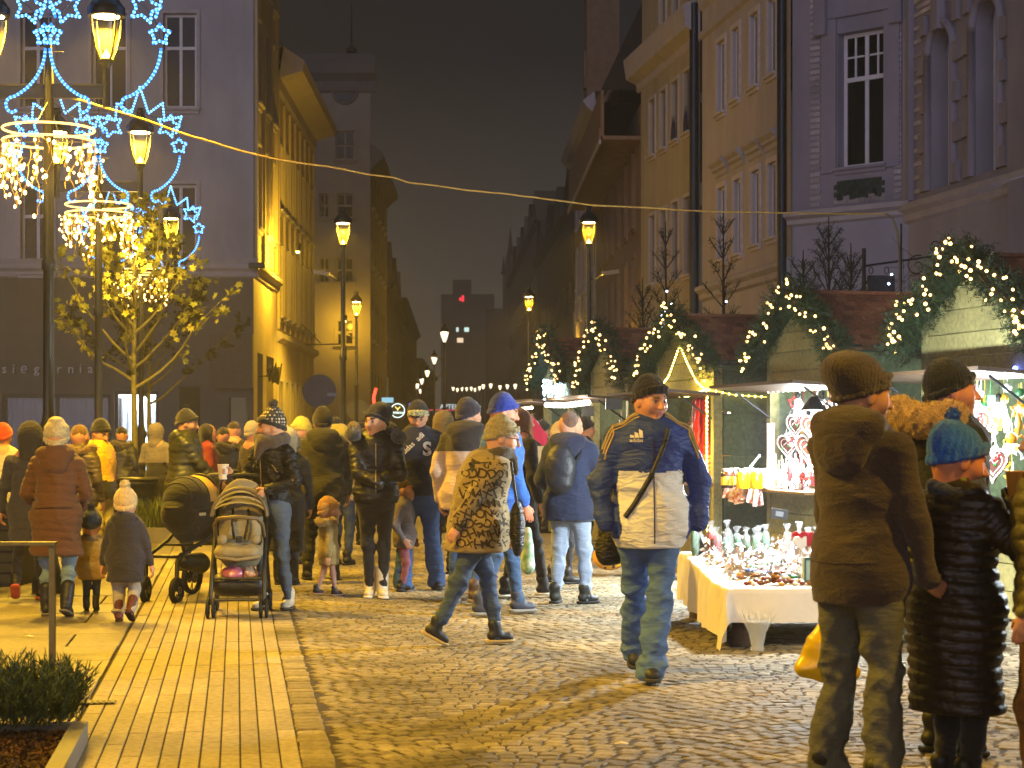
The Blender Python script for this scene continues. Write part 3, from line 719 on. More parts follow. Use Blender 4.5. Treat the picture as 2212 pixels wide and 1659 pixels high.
for h in hb + hb2: window(G3, h, (1, .0), frame=mat('blind_grey', '#7d7671', rough=.8), depth=.14, casing=.1, csm=pl_r3, pm=mat('blind_pane', '#5d5855', rough=.5, scale=2), fw=.05)
G3.cornice('ledge', stone_pale, 0, G3.L, 4.55, [(0, 0), (.1, .05), (.1, .15), (.2, .2), (.2, .28), (0, .36)])
G3.cornice('ledge', stone_pale, 0, G3.L, 3.3, [(0, 0), (.1, .05), (.2, .2), (.2, .28), (0, .36)])
b = MB(); b.tube([(G3.L - .05, -.16, 0), (G3.L - .05, -.16, 13.6)], .13, 8); G3.put('drainpipe', b.mesh('drainpipe', [metal_dark]))
# candle arches standing in two windows
for (x, y) in ((1459, 296), (1486, 278)):
    u_, z_ = G3.at(x, y + 8); b = MB()
    for k in range(4): b.lathe([(.035, 0), (.03, .25 + .2 * (k % 2)), (.005, .5 + .25 * (k % 2))], 5, (k * .1 - .15, -.08, 0))
    G3.put('window_ornament', b.mesh('window_ornament', [mat('ornament_dark', '#22203a')]), (u_, 0, z_))
# --- pale house with hooded windows
R3 = thing('pale_house', 'tall pale plastered house with hooded lower windows, right row behind the stalls', 'building', (6.58, 43.6, 0))
G4 = Front(R3, (5.34, 52.0), (6.58, 43.7))
up = [(1551, 1567, 88, 243), (1583, 1598, 60, 215), (1622, 1639, 28, 187), (1660, 1678, -5, 160)]
lw_ = [(1552, 1568, 404, 560), (1587, 1602, 387, 548), (1625, 1642, 368, 528), (1661, 1679, 350, 512)]
hu = [G4.win(*a) for a in up]; hl = [G4.win(*a) for a in lw_]
G4.wall('wall', 0, 17.5, hu + hl, pl_r3, .16)
for h in hu + hl: window(G4, h, (1, 0), frame=white_m, depth=.14, casing=.13, csm=mat('pale_casing', '#c2b8b6', rough=.85), pm=mat('pale_pane', '#5f5a60', rough=.35, scale=2), fw=.05)
for i, h in enumerate(hl):
    w0, w1 = h[0] - .28, h[1] + .28
    G4.cornice('window_hood', stone_pale, w0, w1, h[3] + .28, [(0, 0), (.05, .05), (.05, .16), (.13, .2), (.13, .28), (.24, .36), (.24, .44), (.0, .5)])
G4.cornice('band', stone_pale, 0, G4.L, 12.5, [(0, 0), (.1, .06), (.1, .2), (0, .28)])
G4.cornice('cornice', stone_pale, 0, G4.L, 13.3, [(0, 0), (.1, .1), (.15, .4), (.35, .5), (.4, .8), (.5, 1.0), (0, 1.2)])
G4.cornice('ledge', stone_pale, 0, G4.L, 5.15, [(0, 0), (.1, .06), (.1, .2), (.22, .3), (.22, .4), (0, .5)])
b = MB(); b.tube([(G4.L - .06, -.2, 0), (G4.L - .06, -.2, 17)], .12, 8); G4.put('drainpipe', b.mesh('drainpipe', [metal_dark]))
# --- ornate corner house
R4 = thing('ornate_house', 'ornate corner house with white glazed brick, tall bay window and arched windows, at right', 'building', (GX(1735, 43.3), 43.3, 0))
pl_r4 = mat('ornate_plaster', '#918a94', rough=.85, scale=.9, var=.32, bump=.3, stretch=(1, 1, .35), det=9)
A4 = (GX(1712, 43.5), 43.5); B4 = (GX(1962, 41.4), 41.4); C4 = (GX(2350, 33.6), 33.6)
G5 = Front(R4, A4, B4); G6 = Front(R4, B4, C4)
wz = G5.win(1810, 1910, 65, 358)
ledge_z = G5.at(1850, 445)[1]
G5.wall('bay_wall', ledge_z, 16, [wz], pl_r4, .35)
W_, H_ = wz[1] - wz[0], wz[3] - wz[2]
wn = window(G5, wz, (2, .66), depth=.32, sill=True, fw=.085, csm=pl_r4)
b = MB()
for k in range(2):
    xm = W_ * (k + .5) / 2 + (.01 if k == 0 else -.01); b.bx(xm - .02, xm + .02, .25, .29, H_ * .66 + .05, H_ - .085)
    b.bx(W_ * k / 2 + .05 + .03, W_ * (k + 1) / 2 - .08, .255, .285, H_ * .82, H_ * .82 + .04)
link('glazing_bars', b.mesh('glazing_bars', [white_m]), wn)
for k in (-1, 1): G5.bar('surround', pl_r4, (wz[0] - .42 if k < 0 else wz[1] + .02), (wz[0] - .02 if k < 0 else wz[1] + .42), -.07, 0, wz[2] - .1, wz[3] + .35)
G5.bar('surround', pl_r4, wz[0] - .44, wz[1] + .44, -.09, 0, wz[3] + .36, wz[3] + 1.0)
G5.cornice('hood_mould', stone_pale, wz[0] - .5, wz[1] + .5, wz[3] + 1.0, [(0, 0), (.14, .06), (.14, .14), (0, .2)])
for k in (wz[0] - .55, wz[1] + .22): G5.bar('console', pl_r4, k, k + .32, -.2, 0, wz[3] + .0, wz[3] + .95)
G5.cornice('ledge', stone_pale, -.1, G5.L + .15, ledge_z - .35, [(0, 0), (.1, .05), (.1, .15), (.25, .22), (.25, .33), (.02, .352)])
G5.wall('lower_wall', 0, ledge_z - .35, [], mat('lower_plaster', '#9a959e', rough=.85, scale=.8, var=.2), .3)
# carved foliage panel over the hood
b = MB()
for i in range(16):
    a = i * 2 * math.pi / 16; c = Vector((wz[0] + W_ * .45, -.03, wz[3] + 1.75)); pts = [c + Vector((math.cos(a) * r_ * 1.3, -.02 * math.sin(r_ * 9), math.sin(a + r_ * .6) * r_ * .8)) for r_ in (.1, .3, .5, .7)]
    b.tube(pts, [.03, .06, .05, .02], 6)
b.ball((wz[0] + W_ * .45, -.05, wz[3] + 1.75), .12, 8); G5.put('carving', b.mesh('carving', [pl_r4]))
# bricks
brk_w = island_mat('glazed_white_brick', ['#b0a8aa', '#bcb3b4', '#a79fa3', '#c4bbbf'], rough=.45, bump=.1, spec=.5)
BM = MB(); BM.bx(-.125, .125, -.03, .0, -.045, .045); BMm = BM.mesh('brick', [brk_w])
tile_g = island_mat('green_tile', ['#26332e', '#2f3f38', '#3b4a40', '#222c2a'], rough=.3, bump=.1, spec=.6)
TM = MB(); TM.bx(-.14, .14, -.03, .0, -.055, .055); TMm = TM.mesh('tile', [tile_g]); TMw = TM.mesh('tile_white', [brk_w])
def bricks(fr, u0, u1, z0, z1, me, bw=.27, bh=.105, stag=True, alt=None, cnt=[0], lim=300, skip=None, exact=False):
    r = 0; z = z0 + bh / 2
    while z < z1:
        n_ = max(1, round((u1 - u0) / bw)); w_ = (u1 - u0) / n_
        for k in range(n_):
            if stag and r % 2 and k == n_ - 1 and n_ > 2: continue
            u = u0 + w_ * (k + .5) + (w_ / 2 if (stag and r % 2 and n_ > 2) else 0)
            if skip and skip(u, z): continue
            m_ = alt if (alt and (r < 1 or (r == 1 and k in (1, 5)))) else me
            fr.put('brick' if me is BMm else 'tile', m_, (u, 0, z), scale=((w_ - .012) / (.25 if me is BMm else .28), 1, 1))
        z += bh; r += 1
bricks(G5, G5.at(1777, 0)[0] - .33, G5.at(1777, 0)[0] - .05, ledge_z + .05, wz[3] + 1.8, BMm, bw=.3, bh=.14)
bricks(G5, G5.at(1932, 0)[0], G5.at(1932, 0)[0] + .3, ledge_z + .05, wz[3] + 1.8, BMm, bw=.3, bh=.14)
bricks(G5, G5.at(1802, 410)[0], G5.at(1912, 410)[0], G5.at(1850, 437)[1], G5.at(1850, 386)[1], TMm, bw=.165, bh=.085, alt=TMw)
# right flank with arched windows
lz = G6.at(2100, 395)[1]
def arch(xl, xr, yt, yb):
    h = G6.win(xl, xr, yt, yb); return h
ah = [G6.win(2012, 2056, 62, 404), G6.win(2108, 2157, 0, 372), G6.win(2225, 2290, -60, 330)]
G6.wall('flank_wall', lz, 16, ah, pl_r4, .5)
for h in ah:
    w_ = h[1] - h[0]; wd_ = window(G6, h, (2, .62), depth=.45, sill=False, fw=.06, casing=.0)
    b = MB(); N = 10; r_ = w_ / 2; cxu, cz = r_, (h[3] - h[2]) - r_      # round head: spandrels and moulded arch
    for sg in (-1, 1):
        for i in range(N // 2):
            a0, a1 = math.pi / 2 * i / (N // 2), math.pi / 2 * (i + 1) / (N // 2)
            p0 = (cxu + sg * r_ * math.cos(a0), cz + r_ * math.sin(a0)); p1 = (cxu + sg * r_ * math.cos(a1), cz + r_ * math.sin(a1))
            b.add([(p0[0], -.002, p0[1]), (p1[0], -.002, p1[1]), (p1[0], -.002, cz + r_), (p0[0], -.002, cz + r_), (p0[0], .3, p0[1]), (p1[0], .3, p1[1])], [(0, 1, 2, 3), (0, 4, 5, 1)])
    pts = [(cxu - r_ - .14, -.03, 0), (cxu - r_ - .14, -.03, cz)] + [(cxu + (r_ + .14) * math.cos(math.pi - math.pi * i / 12), -.03, cz + (r_ + .14) * math.sin(math.pi * i / 12)) for i in range(13)] + [(cxu + r_ + .14, -.03, 0)]
    b.tube(pts, .1, 6); link('arch', b.mesh('arch', [pl_r4]), wd_)
    for i in range(6):
        for sg in (0, 1):
            b = MB(); b.bx(0, .34 if i % 2 else .24, -.1, .0, 0, .42); G6.put('quoin', b.mesh('quoin', [pl_r4]), (h[0] - (.52 if i % 2 else .42) if sg == 0 else h[1] + .2, 0, h[2] + i * .85))
    b = MB(); b.box((w_ / 2, -.08, cz + r_ + .35), (.34, .2, .75)); link('keystone', b.mesh('keystone', [pl_r4]), wd_)
def inw(u, z): return any(h[0] - .55 < u < h[1] + .55 and z < h[3] + .5 for h in ah)
bricks(G6, .35, G6.at(2190, 0)[0], lz + .1, 12.4, BMm, bw=.36, bh=.15, skip=inw)
G6.cornice('ledge', stone_pale, -.1, G6.L, lz - .5, [(0, 0), (.08, .06), (.08, .2), (.2, .3), (.2, .42), (.02, .5)])
G6.wall('lower_flank_wall', 0, lz - .5, [], mat('lower_plaster', '#9a959e'), .3)
G6.bar('corner_pier', pl_r4, -.12, .3, -.12, .0, lz, 16); G5.bar('corner_pier', pl_r4, G5.L - .05, G5.L + .1, -.14, -.0, ledge_z, 16)
G6.bar('end_pier', pl_r4, G6.at(2192, 0)[0], G6.at(2240, 0)[0], -.16, .0, 0, 16)
# ------------------------------------------------------------------ night haze
b = MB(); b.bx(-60, 60, -25, 330, -1.2, 27)
hz = tag(b.build('haze', None), kind='stuff')
hm = bpy.data.materials.new('haze'); hm.use_nodes = True; t = hm.node_tree; t.nodes.clear()
vp = t.nodes.new('ShaderNodeVolumePrincipled'); vp.inputs['Density'].default_value = .0012; vp.inputs['Color'].default_value = (.9, .88, .86, 1); vp.inputs['Anisotropy'].default_value = .25
ou = t.nodes.new('ShaderNodeOutputMaterial'); t.links.new(vp.outputs[0], ou.inputs['Volume'])
hz.data.materials.append(hm); hz.display_type = 'WIRE'
# ------------------------------------------------------------------ lanterns
post_m = mat('lamp_post_paint', '#3b3a2e', rough=.45, metal=.3, scale=12, var=.15, spec=.5)
hood_m = mat('lantern_hood', '#2a2823', rough=.45, metal=.3)
led = emis('led_disc', (1, .72, .24), 45); led_far = emis('led_far', (1, .80, .50), 26); cone_m = emis('lantern_cone', (1, .74, .30), 9)
lgl = glass('lantern_glass', (.12, .10, .05), .025, .1)
def lantern_parts(root, z=0, x=0, far=False, sc=1.0, y=0):
    """glass cup lantern, foot at z"""
    L = lambda n_, b, m, p: link(n_, b.mesh(n_, m), p, (x, y, z), scale=sc)
    b = MB(); b.lathe([(.03, -.14), (.035, 0), (.055, .03), (.075, .06), (.05, .08)], 10); stem = L('stem', b, [post_m], root)
    b = MB(); b.lathe([(.165, .455), (.17, .475), (.17, .53), (.155, .545), (.12, .60), (.065, .65), (.05, .68), (.05, .70)], 16); b.lathe([(.06, .70), (.066, .75), (.04, .76)], 10); hood = L('hood', b, [hood_m], root)
    b = MB(); b.lathe([(.045, .70), (.05, .735)], 10)
    b = MB(); b.lathe([(.062, .08), (.10, .20), (.135, .33), (.152, .45)], 16); L('glass', b, [emis('far_glass', (1, .80, .50), 2.6) if far else lgl], root)  # far lamps: the glass itself emits, its lit look put into the material
    for k in range(4):
        a = math.pi / 4 + k * math.pi / 2; b = MB()
        b.tube([(math.cos(a) * r_, math.sin(a) * r_, z_) for r_, z_ in ((.055, .05), (.105, .16), (.142, .30), (.16, .46))], .010, 4); L('rib', b, [mat('rib_brass', '#8a7a48', rough=.35, metal=.5)], root)
    b = MB(); b.lathe([(.0, .452), (.12, .452), (.12, .462)], 16); L('led_disc', b, [led_far if far else led], root)
    b = MB(); b.lathe([(.045, .085), (.028, .11), (.006, .155)], 10); L('reflector_cone', b, [cone_m], root)  # reflector given emission, the LED's glow on it put into the material
    return stem
def street_lamp(x, ytop, D, label, far=False, side=1, power=0, cam_arm=True, z_top=5.75, proto=None, col=SODIUM):
    X = GX(x, D); ztop = CH + (HZ - ytop) * D / FPX; zf = ztop - .76
    if proto is not None:
        return copy_tree(proto, loc=(X, D, zf - proto['zf']), label=label)
    root = thing('street_lamp', label, 'street lamp', (X, D, 0), 0, 'street lamps along the street'); root['zf'] = zf
    b = MB(); b.lathe([(.12, -.3), (.12, .1), (.09, .2), (.08, .9), (.065, 1.0), (.055, 1.1), (.055, 2.8), (.07, 2.82), (.07, 2.9), (.045, 2.95), (.04, zf - .1)], 12); b.build('pole', [post_m], root)
    lantern_parts(root, zf, 0, far)
    if cam_arm:
        b = MB(); b.tube([(0, 0, zf - .55), (side * .12, 0, zf - .6), (side * .2, 0, zf - .52), (side * .28, 0, zf - .5)], .014, 5); b.build('bracket', [post_m], root)
        b = MB(); b.box((side * .4, 0, zf - .46), (.3, .1, .07), M=Matrix.Rotation(R(-8 * side), 4, 'Y')); b.build('speaker_box', [mat('box_cream', '#9d8e66', rough=.5)], root)
    if power: lamp('lamp_light', (X, D - .0, zf + .40), col, power * 2.4, .07, spot=R(148), rot=(0, 0, 0))
    return root
sl = street_lamp(741, 447, 34.2, 'tall street lamp left of the street, nearest of the single lamps', side=-1, power=560)
street_lamp(1272, 445, 33.9, 'street lamp on the right in front of the turreted house, above the stalls', side=1, power=380)
f1 = street_lamp(770, 630, 54, 'second single lamp on the left, just right of the nearest tall one', side=-1, power=520)
street_lamp(1143, 618, 52, 'street lamp on the right standing clear against the dark sky', side=1, power=520)
W1 = (1, .80, .52)
fb = street_lamp(960, 700, 70, 'lamp in mid street with whiter light, tallest of the central row', far=True, side=-1, power=700, col=W1)
street_lamp(938, 757, 92, 'second whitish lamp of the central row, left of the tallest', far=True, side=1, power=600, col=W1)
street_lamp(923, 790, 113, 'third whitish lamp of the central row', far=True, side=1, power=500, col=W1)
street_lamp(911, 810, 134, 'fourth small whitish lamp of the central row', far=True, side=1, power=500, col=W1)
fc = street_lamp(902, 822, 158, 'tiny distant lamp in the far lamp rows', far=True, cam_arm=False)
for (x, y, D) in ((897, 826, 165), (890, 829, 175), (884, 829, 185), (878, 831, 195), (893, 836, 190), (872, 834, 205), (866, 836, 215), (908, 834, 170), (979, 830, 190), (988, 833, 200), (998, 832, 210), (1008, 831, 200), (1018, 830, 190), (1026, 833, 205), (1036, 829, 190), (1044, 824, 165),
                  (1060, 822, 160), (1080, 826, 170), (1096, 824, 165), (1113, 822, 150)):
    o = copy_tree(fc, loc=(GX(x, D), D, CH + (HZ - y) * D / FPX - .76 - fc['zf']))
# ------------------------------------------------------------------ double posts with wreaths and light crowns
ice = emis('ice_bead', (.12, .42, 1), 6.0); ice_t = emis('ice_rope', (.03, .22, 1), 2.2); warm_rope = emis('warm_rope', (1, .58, .15), 3.6); warm_b = emis('warm_bulb', (1, .58, .16), 14)
wire_m = mat('fairy_wire', '#b89a4a', rough=.6)
alum = mat('wreath_frame', '#6a6a6a', rough=.4, metal=.7)
def rope(b, pts, closed=False, mi_t=0, mi_b=1, r=.013, step=.036, br=.0145):
    pts = [Vector(p) for p in pts]; b.tube(pts, r, 5, mi_t, closed)
    seq = pts + ([pts[0]] if closed else []); acc = 0
    for a, c in zip(seq[:-1], seq[1:]):
        d = (c - a).length; t_ = step - acc
        while t_ < d:
            p = a + (c - a) * (t_ / d); b.ball(p, br, 5, mi_b); t_ += step
        acc = (acc + d) % step
def star_pts(cx_, cz, r_, rot=0, n_=5, inner=.5): return [(cx_ + (r_ if i % 2 == 0 else r_ * inner) * math.sin(math.pi * i / n_ + rot), 0, cz + (r_ if i % 2 == 0 else r_ * inner) * math.cos(math.pi * i / n_ + rot)) for i in range(2 * n_)]
def wreath(root, cx_, cz, sgn):
    w_ = link('wreath_frame', None, root, (cx_, -.02, cz)) if False else None
    Rr = .50
    fr_ = MB(); fr_.tube([(cx_ + Rr * math.cos(a), 0, cz + Rr * math.sin(a)) for a in [R(-20 + 220 * i / 30) for i in range(31)]], .006, 4)
    fr_.tube([(cx_ - Rr, 0, cz - .05), (cx_ - Rr + .12, 0, cz - .05)], .005, 4); fo = fr_.build('wreath_frame', [alum], root, loc=(0, -.03, 0))
    for s_ in (-1, 1):
        pts = [(cx_ + s_ * Rr * math.cos(a), 0, cz + Rr * math.sin(a)) for a in [R(-2 - 62 * i / 12) for i in range(13)]]
        e = Vector(pts[-1]); hk = [(e.x - s_ * .02 - s_ * .055 * (math.sin(q) ), 0, e.z - .075 + .07 * math.cos(q)) for q in [R(30 + 200 * i / 8) for i in range(9)]]
        b = MB(); rope(b, pts + hk); b.build('rope_arc', [ice_t, ice], fo)
    for (a, r_, rot, inn) in ((R(12), .10, 0, .55), (R(45), .15, .3, .5), (R(135), .15, -.3, .5), (R(168), .10, 0, .55)):
        b = MB(); rope(b, star_pts(cx_ + Rr * math.cos(a), cz + Rr * math.sin(a), r_, rot, 5, inn), True); b.build('rope_star', [ice_t, ice], fo)
    b = MB(); pts = []
    for i in range(11):
        a = R(150 - 12 * i); rr = Rr + (.02 if i % 2 == 0 else (.2 if i != 5 else .34)); pts.append((cx_ + rr * math.cos(a), 0, cz + rr * math.sin(a)))
    rope(b, pts); b.build('rope_rays', [ice_t, ice], fo)
def double_post(x, D, label, crown_label, zc, powers=(300, 300), rot=0, bulbs=85, light=True, ring=.405, wreaths=True, seed=1):
    X = GX(x, D); zb = 4.52
    root = thing('double_street_lamp', label, 'street lamp', (X, D, 0), rot, 'double street lamps along the plaza')
    b = MB(); b.lathe([(.15, 0), (.15, .12), (.11, .2), (.085, .3), (.075, 1.35), (.10, 1.4), (.10, 1.47), (.07, 1.52), (.052, 1.62), (.047, 2.9), (.062, 2.92), (.062, 2.98), (.048, 3.02), (.045, zb + .1), (.035, zb + .3), (.03, zb + .45)], 14); b.build('pole', [post_m], root)
    b = MB(); b.box((0, 0, zb), (1.04, .035, .10)); b.box((0, 0, zb + .055), (1.06, .06, .02)); b.box((0, 0, zb - .055), (1.0, .05, .015)); b.build('crossbar', [post_m], root)
    b = MB(); b.tube([(0, 0, zb + .45), (0, 0, zb + 1.25)], .008, 5); b.tube([(-.06, 0, zb + .7), (.06, 0, zb + .7)], .006, 4); b.build('mast', [alum], root)
    for s_ in (-1, 1):
        b = MB(); b.lathe([(.035, zb - .14), (.035, zb + .2)], 10, (s_ * .52, 0, 0)); b.build('arm_stub', [post_m], root)
        lantern_parts(root, zb + .22, s_ * .52)
        if wreaths: wreath(root, s_ * .52, zb + .40, s_)
        if light:
            q = Matrix.Rotation(rot, 4, 'Z') @ Vector((s_ * .52, 0, zb + .22 + .40)); lamp('lamp_light', (X + q.x, D + q.y, q.z), SODIUM, 4.0 * powers[0 if s_ < 0 else 1], .09, spot=R(146), rot=(0, 0, 0))
    # the crown of lights hung round the pole
    cr_ = thing('light_crown', crown_label, 'light decoration', (X, D, zc), rot, 'ring chandeliers of fairy lights round the posts')
    for k, z_ in enumerate((0, .11)):
        b = MB(); pts = [(ring * math.cos(a), ring * math.sin(a), z_) for a in [2 * math.pi * i / 40 for i in range(40)]]
        b.tube(pts, .011, 6, 0, True); b.build('light_ring', [warm_rope], cr_)
    b = MB()
    for k in range(4): a = k * math.pi / 2; b.tube([(.05 * math.cos(a), .05 * math.sin(a), .0), (ring * math.cos(a), ring * math.sin(a), 0)], .006, 4); b.tube([(.04 * math.cos(a), .04 * math.sin(a), .35), (ring * math.cos(a), ring * math.sin(a), .11)], .005, 4)
    b.build('ring_frame', [alum], cr_)
    rs = random.Random(seed); wb = MB(); bmh = MB(); bmh.ball((0, 0, 0), .0125, 6, sc=(1, 1, 1.4)); bme = bmh.mesh('bulb', [warm_b]); n_ = 0
    for k in range(44):
        a = 2 * math.pi * k / 44 + rs.uniform(-.1, .1); p = Vector((ring * math.cos(a), ring * math.sin(a), 0)); L_ = rs.uniform(.2, .55) + .12 * math.cos(a * 3); m_ = int(L_ / .055); pts = [p.copy()]
        for i in range(m_):
            p = p + Vector((rs.uniform(-.028, .028), rs.uniform(-.028, .028), -.055)); pts.append(p.copy())
            if rs.random() < .5 and n_ < bulbs:
                q = p + Vector((rs.uniform(-.05, .05), rs.uniform(-.05, .05), rs.uniform(-.02, .02))); wb.tube([p, q], .0022, 3, cap=False); link('bulb', bme, cr_, q, scale=rs.choice([.8, 1, 1, 1.25])); n_ += 1
        wb.tube(pts, .0036, 3, cap=False)
    wo_ = wb.build('fairy_wires', [wire_m], cr_); 
    lamp('crown_light', (X, D - .0, zc - .25), WARM, 36, .3)
    return root
double_post(105, 16.7, 'nearest double street lamp with dark post and ice-blue star wreaths, behind the brown coat', 'largest ring of dripping fairy lights, around the nearest dark lamp post', CH + (HZ - 306) * 16.7 / FPX, (520, 520), 0, 230, seed=3)
double_post(213, 23.1, 'middle double street lamp with grey post and star wreaths, left of the lit tree', 'middle ring of dripping fairy lights, left of the lit tree', CH + (HZ - 462) * 23.1 / FPX, (460, 460), 0, 210, seed=5)
double_post(305, 32.3, 'farthest double street lamp, half hidden behind the lit tree', 'smallest ring of fairy lights, showing through the branches of the tree', CH + (HZ - 598) * 32.3 / FPX, (380, 380), 0, 130, seed=8)
# the same row and its partner across the square are assumed to go on towards and past the camera
for (X, D, c) in ((-3.95, 8.6, 'outside the view beside the planter'), (-2.6, 1.2, 'behind the viewpoint on the plaza')):
    o = double_post(X * FPX / D + CX, D, 'double street lamp of the plaza row, ' + c, 'ring of fairy lights on the double lamp ' + c, 4.1, (430, 430) if D > 5 else (60, 60), 0, 0, wreaths=False)
o = street_lamp((4.6) * FPX / 5.2 + CX, HZ - 4.3 * FPX / 5.2, 5.2, 'single street lamp on the stall side, outside the view', power=620, cam_arm=False)
# lanterns assumed from the glow on the street fronts, added to light them
def assumed_wall_lantern(X, D, Z, power, label, col=SODIUM):
    r_ = thing('assumed_wall_lantern', label, 'light fixture', (X, D, Z)); b = MB(); b.lathe([(.07, -.12), (.1, .08), (.04, .14)], 8); b.build('housing', [hood_m], r_); b = MB(); b.ball((0, 0, -.13), .05, 6); b.build('bulb', [emis('assumed_wall_bulb', (1, .7, .25), 10)], r_)
    lamp('assumed_wall_light', (X, D, Z - .2), col, power, .06); return r_
assumed_wall_lantern(-5.9, 51.0, 6.6, 1100, 'small lantern on the ochre-lit side wall, above its doorway')
assumed_wall_lantern(2.75, 92, 5.6, 700, 'small wall lantern on the turreted house, hidden among its surrounds')
assumed_wall_lantern(3.55, 62.5, 4.6, 160, 'small wall lantern at the near end of the turreted house')
assumed_wall_lantern(-7.1, 78.8, 6.4, 300, 'small lantern on the tower house, behind the tall lamp')
# ------------------------------------------------------------------ market stalls
SR = R(14.25)
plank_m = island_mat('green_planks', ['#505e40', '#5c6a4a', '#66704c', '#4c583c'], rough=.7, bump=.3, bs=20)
plank_lit = island_mat('lamplit_front_planks', ['#857f50', '#918a58', '#7c774a', '#9a925e'], rough=.7, bump=.3, bs=20)  # front planks: olive-yellow lamplight put into the colour of the green paint
dgreen = mat('dark_green_paint', '#24301f', rough=.6, scale=5); wood_m = mat('raw_wood', '#8d6a3c', rough=.7, scale=6, stretch=(1, 8, 8), var=.3); cream_m = mat('cream_board', '#b9ad8a', rough=.7)
shing_m = island_mat('red_shingles', ['#8a5234', '#9c6240', '#6e4028', '#a87048', '#845030'], rough=.85, bump=.5, bs=60)
needle_m = island_mat('spruce_needles', ['#1f3318', '#2a4220', '#16260f', '#35502a'], rough=.7, bump=0)
twig_m = mat('twig_bark', '#3a2c1c', rough=.9)
gbulb = emis('garland_bulb', (1, .56, .18), 8); gb_mesh = MB(); gb_mesh.ball((0, 0, 0), .0135, 6); gb_mesh = gb_mesh.mesh('bulb', [gbulb])
shm = MB(); shm.add([(-.05, -.003, 0), (.05, -.003, 0), (.05, .026, -.125), (.02, .03, -.142), (-.02, .03, -.142), (-.05, .026, -.128), (-.05, .01, 0), (.05, .01, 0)], [(0, 1, 2, 3, 4, 5), (0, 6, 7, 1), (0, 5, 6), (1, 7, 2)]); 
def spruce_tufts(b, pts, rad, n, ln, rs, wd=.003, droop=0):
    for i in range(n):
        t_ = rs.random() * (len(pts) - 1); k = int(t_); p = pts[k].lerp(pts[k + 1], t_ - k)
        d = Vector((rs.gauss(0, 1), rs.gauss(0, 1), rs.gauss(0, 1) - droop)).normalized(); q = p + d * rad * rs.uniform(.2, 1)
        ax = (d + Vector((rs.gauss(0, .6), rs.gauss(0, .6), rs.gauss(0, .6)))).normalized(); L_ = ln * rs.uniform(.6, 1.3)
        s_ = ax.cross(Vector((rs.gauss(0, 1), rs.gauss(0, 1), rs.gauss(0, 1)))).normalized() 
        for f_ in (-.9, -.5, 0, .5, .9):                      # a twiglet with needles
            e = q + ax * L_ * (.3 + .35 * (f_ + 1)); b.add([e - ax * wd * 1.5, e + ax * wd * 1.5, e + (ax * .6 + s_ * (1 if int(f_ * 10) % 2 else -1)).normalized() * L_ * .42], [(0, 1, 2)])
        b.add([q - s_ * wd, q + s_ * wd, q + ax * L_], [(0, 1, 2)])
def garland(parent_pt, pts, label, n=1500, bulbs=45, rad=.13, seed=0, ln=.10, group='spruce garlands with warm bulbs on the stall gables'):
    o = pts[0]; g = thing('spruce_garland', label, 'garland', tuple(o), 0, group); rs = random.Random(seed)
    pl = []
    for i_ in range(len(pts) - 1):
        for j_ in range(3): pl.append(pts[i_].lerp(pts[i_ + 1], j_ / 3) - o + Vector((0, rs.uniform(-.03, .03), rs.uniform(-.05, .045))))
    pl.append(pts[-1] - o); b = MB(); b.tube(pl, .012, 5); b.build('stem', [twig_m], g)
    b = MB(); spruce_tufts(b, pl, rad, n, ln, rs, droop=.15); b.build('sprigs', [needle_m], g)['kind'] = 'stuff'
    for i in range(bulbs):
        t_ = (i + rs.random()) / bulbs * (len(pl) - 1); k = min(int(t_), len(pl) - 2); p = pl[k].lerp(pl[k + 1], t_ - k)
        d = Vector((-abs(rs.gauss(0, 1)) - .4, -abs(rs.gauss(0, .8)), rs.gauss(0, 1))).normalized(); link('bulb', gb_mesh, g, p + d * rad * rs.uniform(.85, 1.15), scale=rs.uniform(.8, 1.25))
    return g
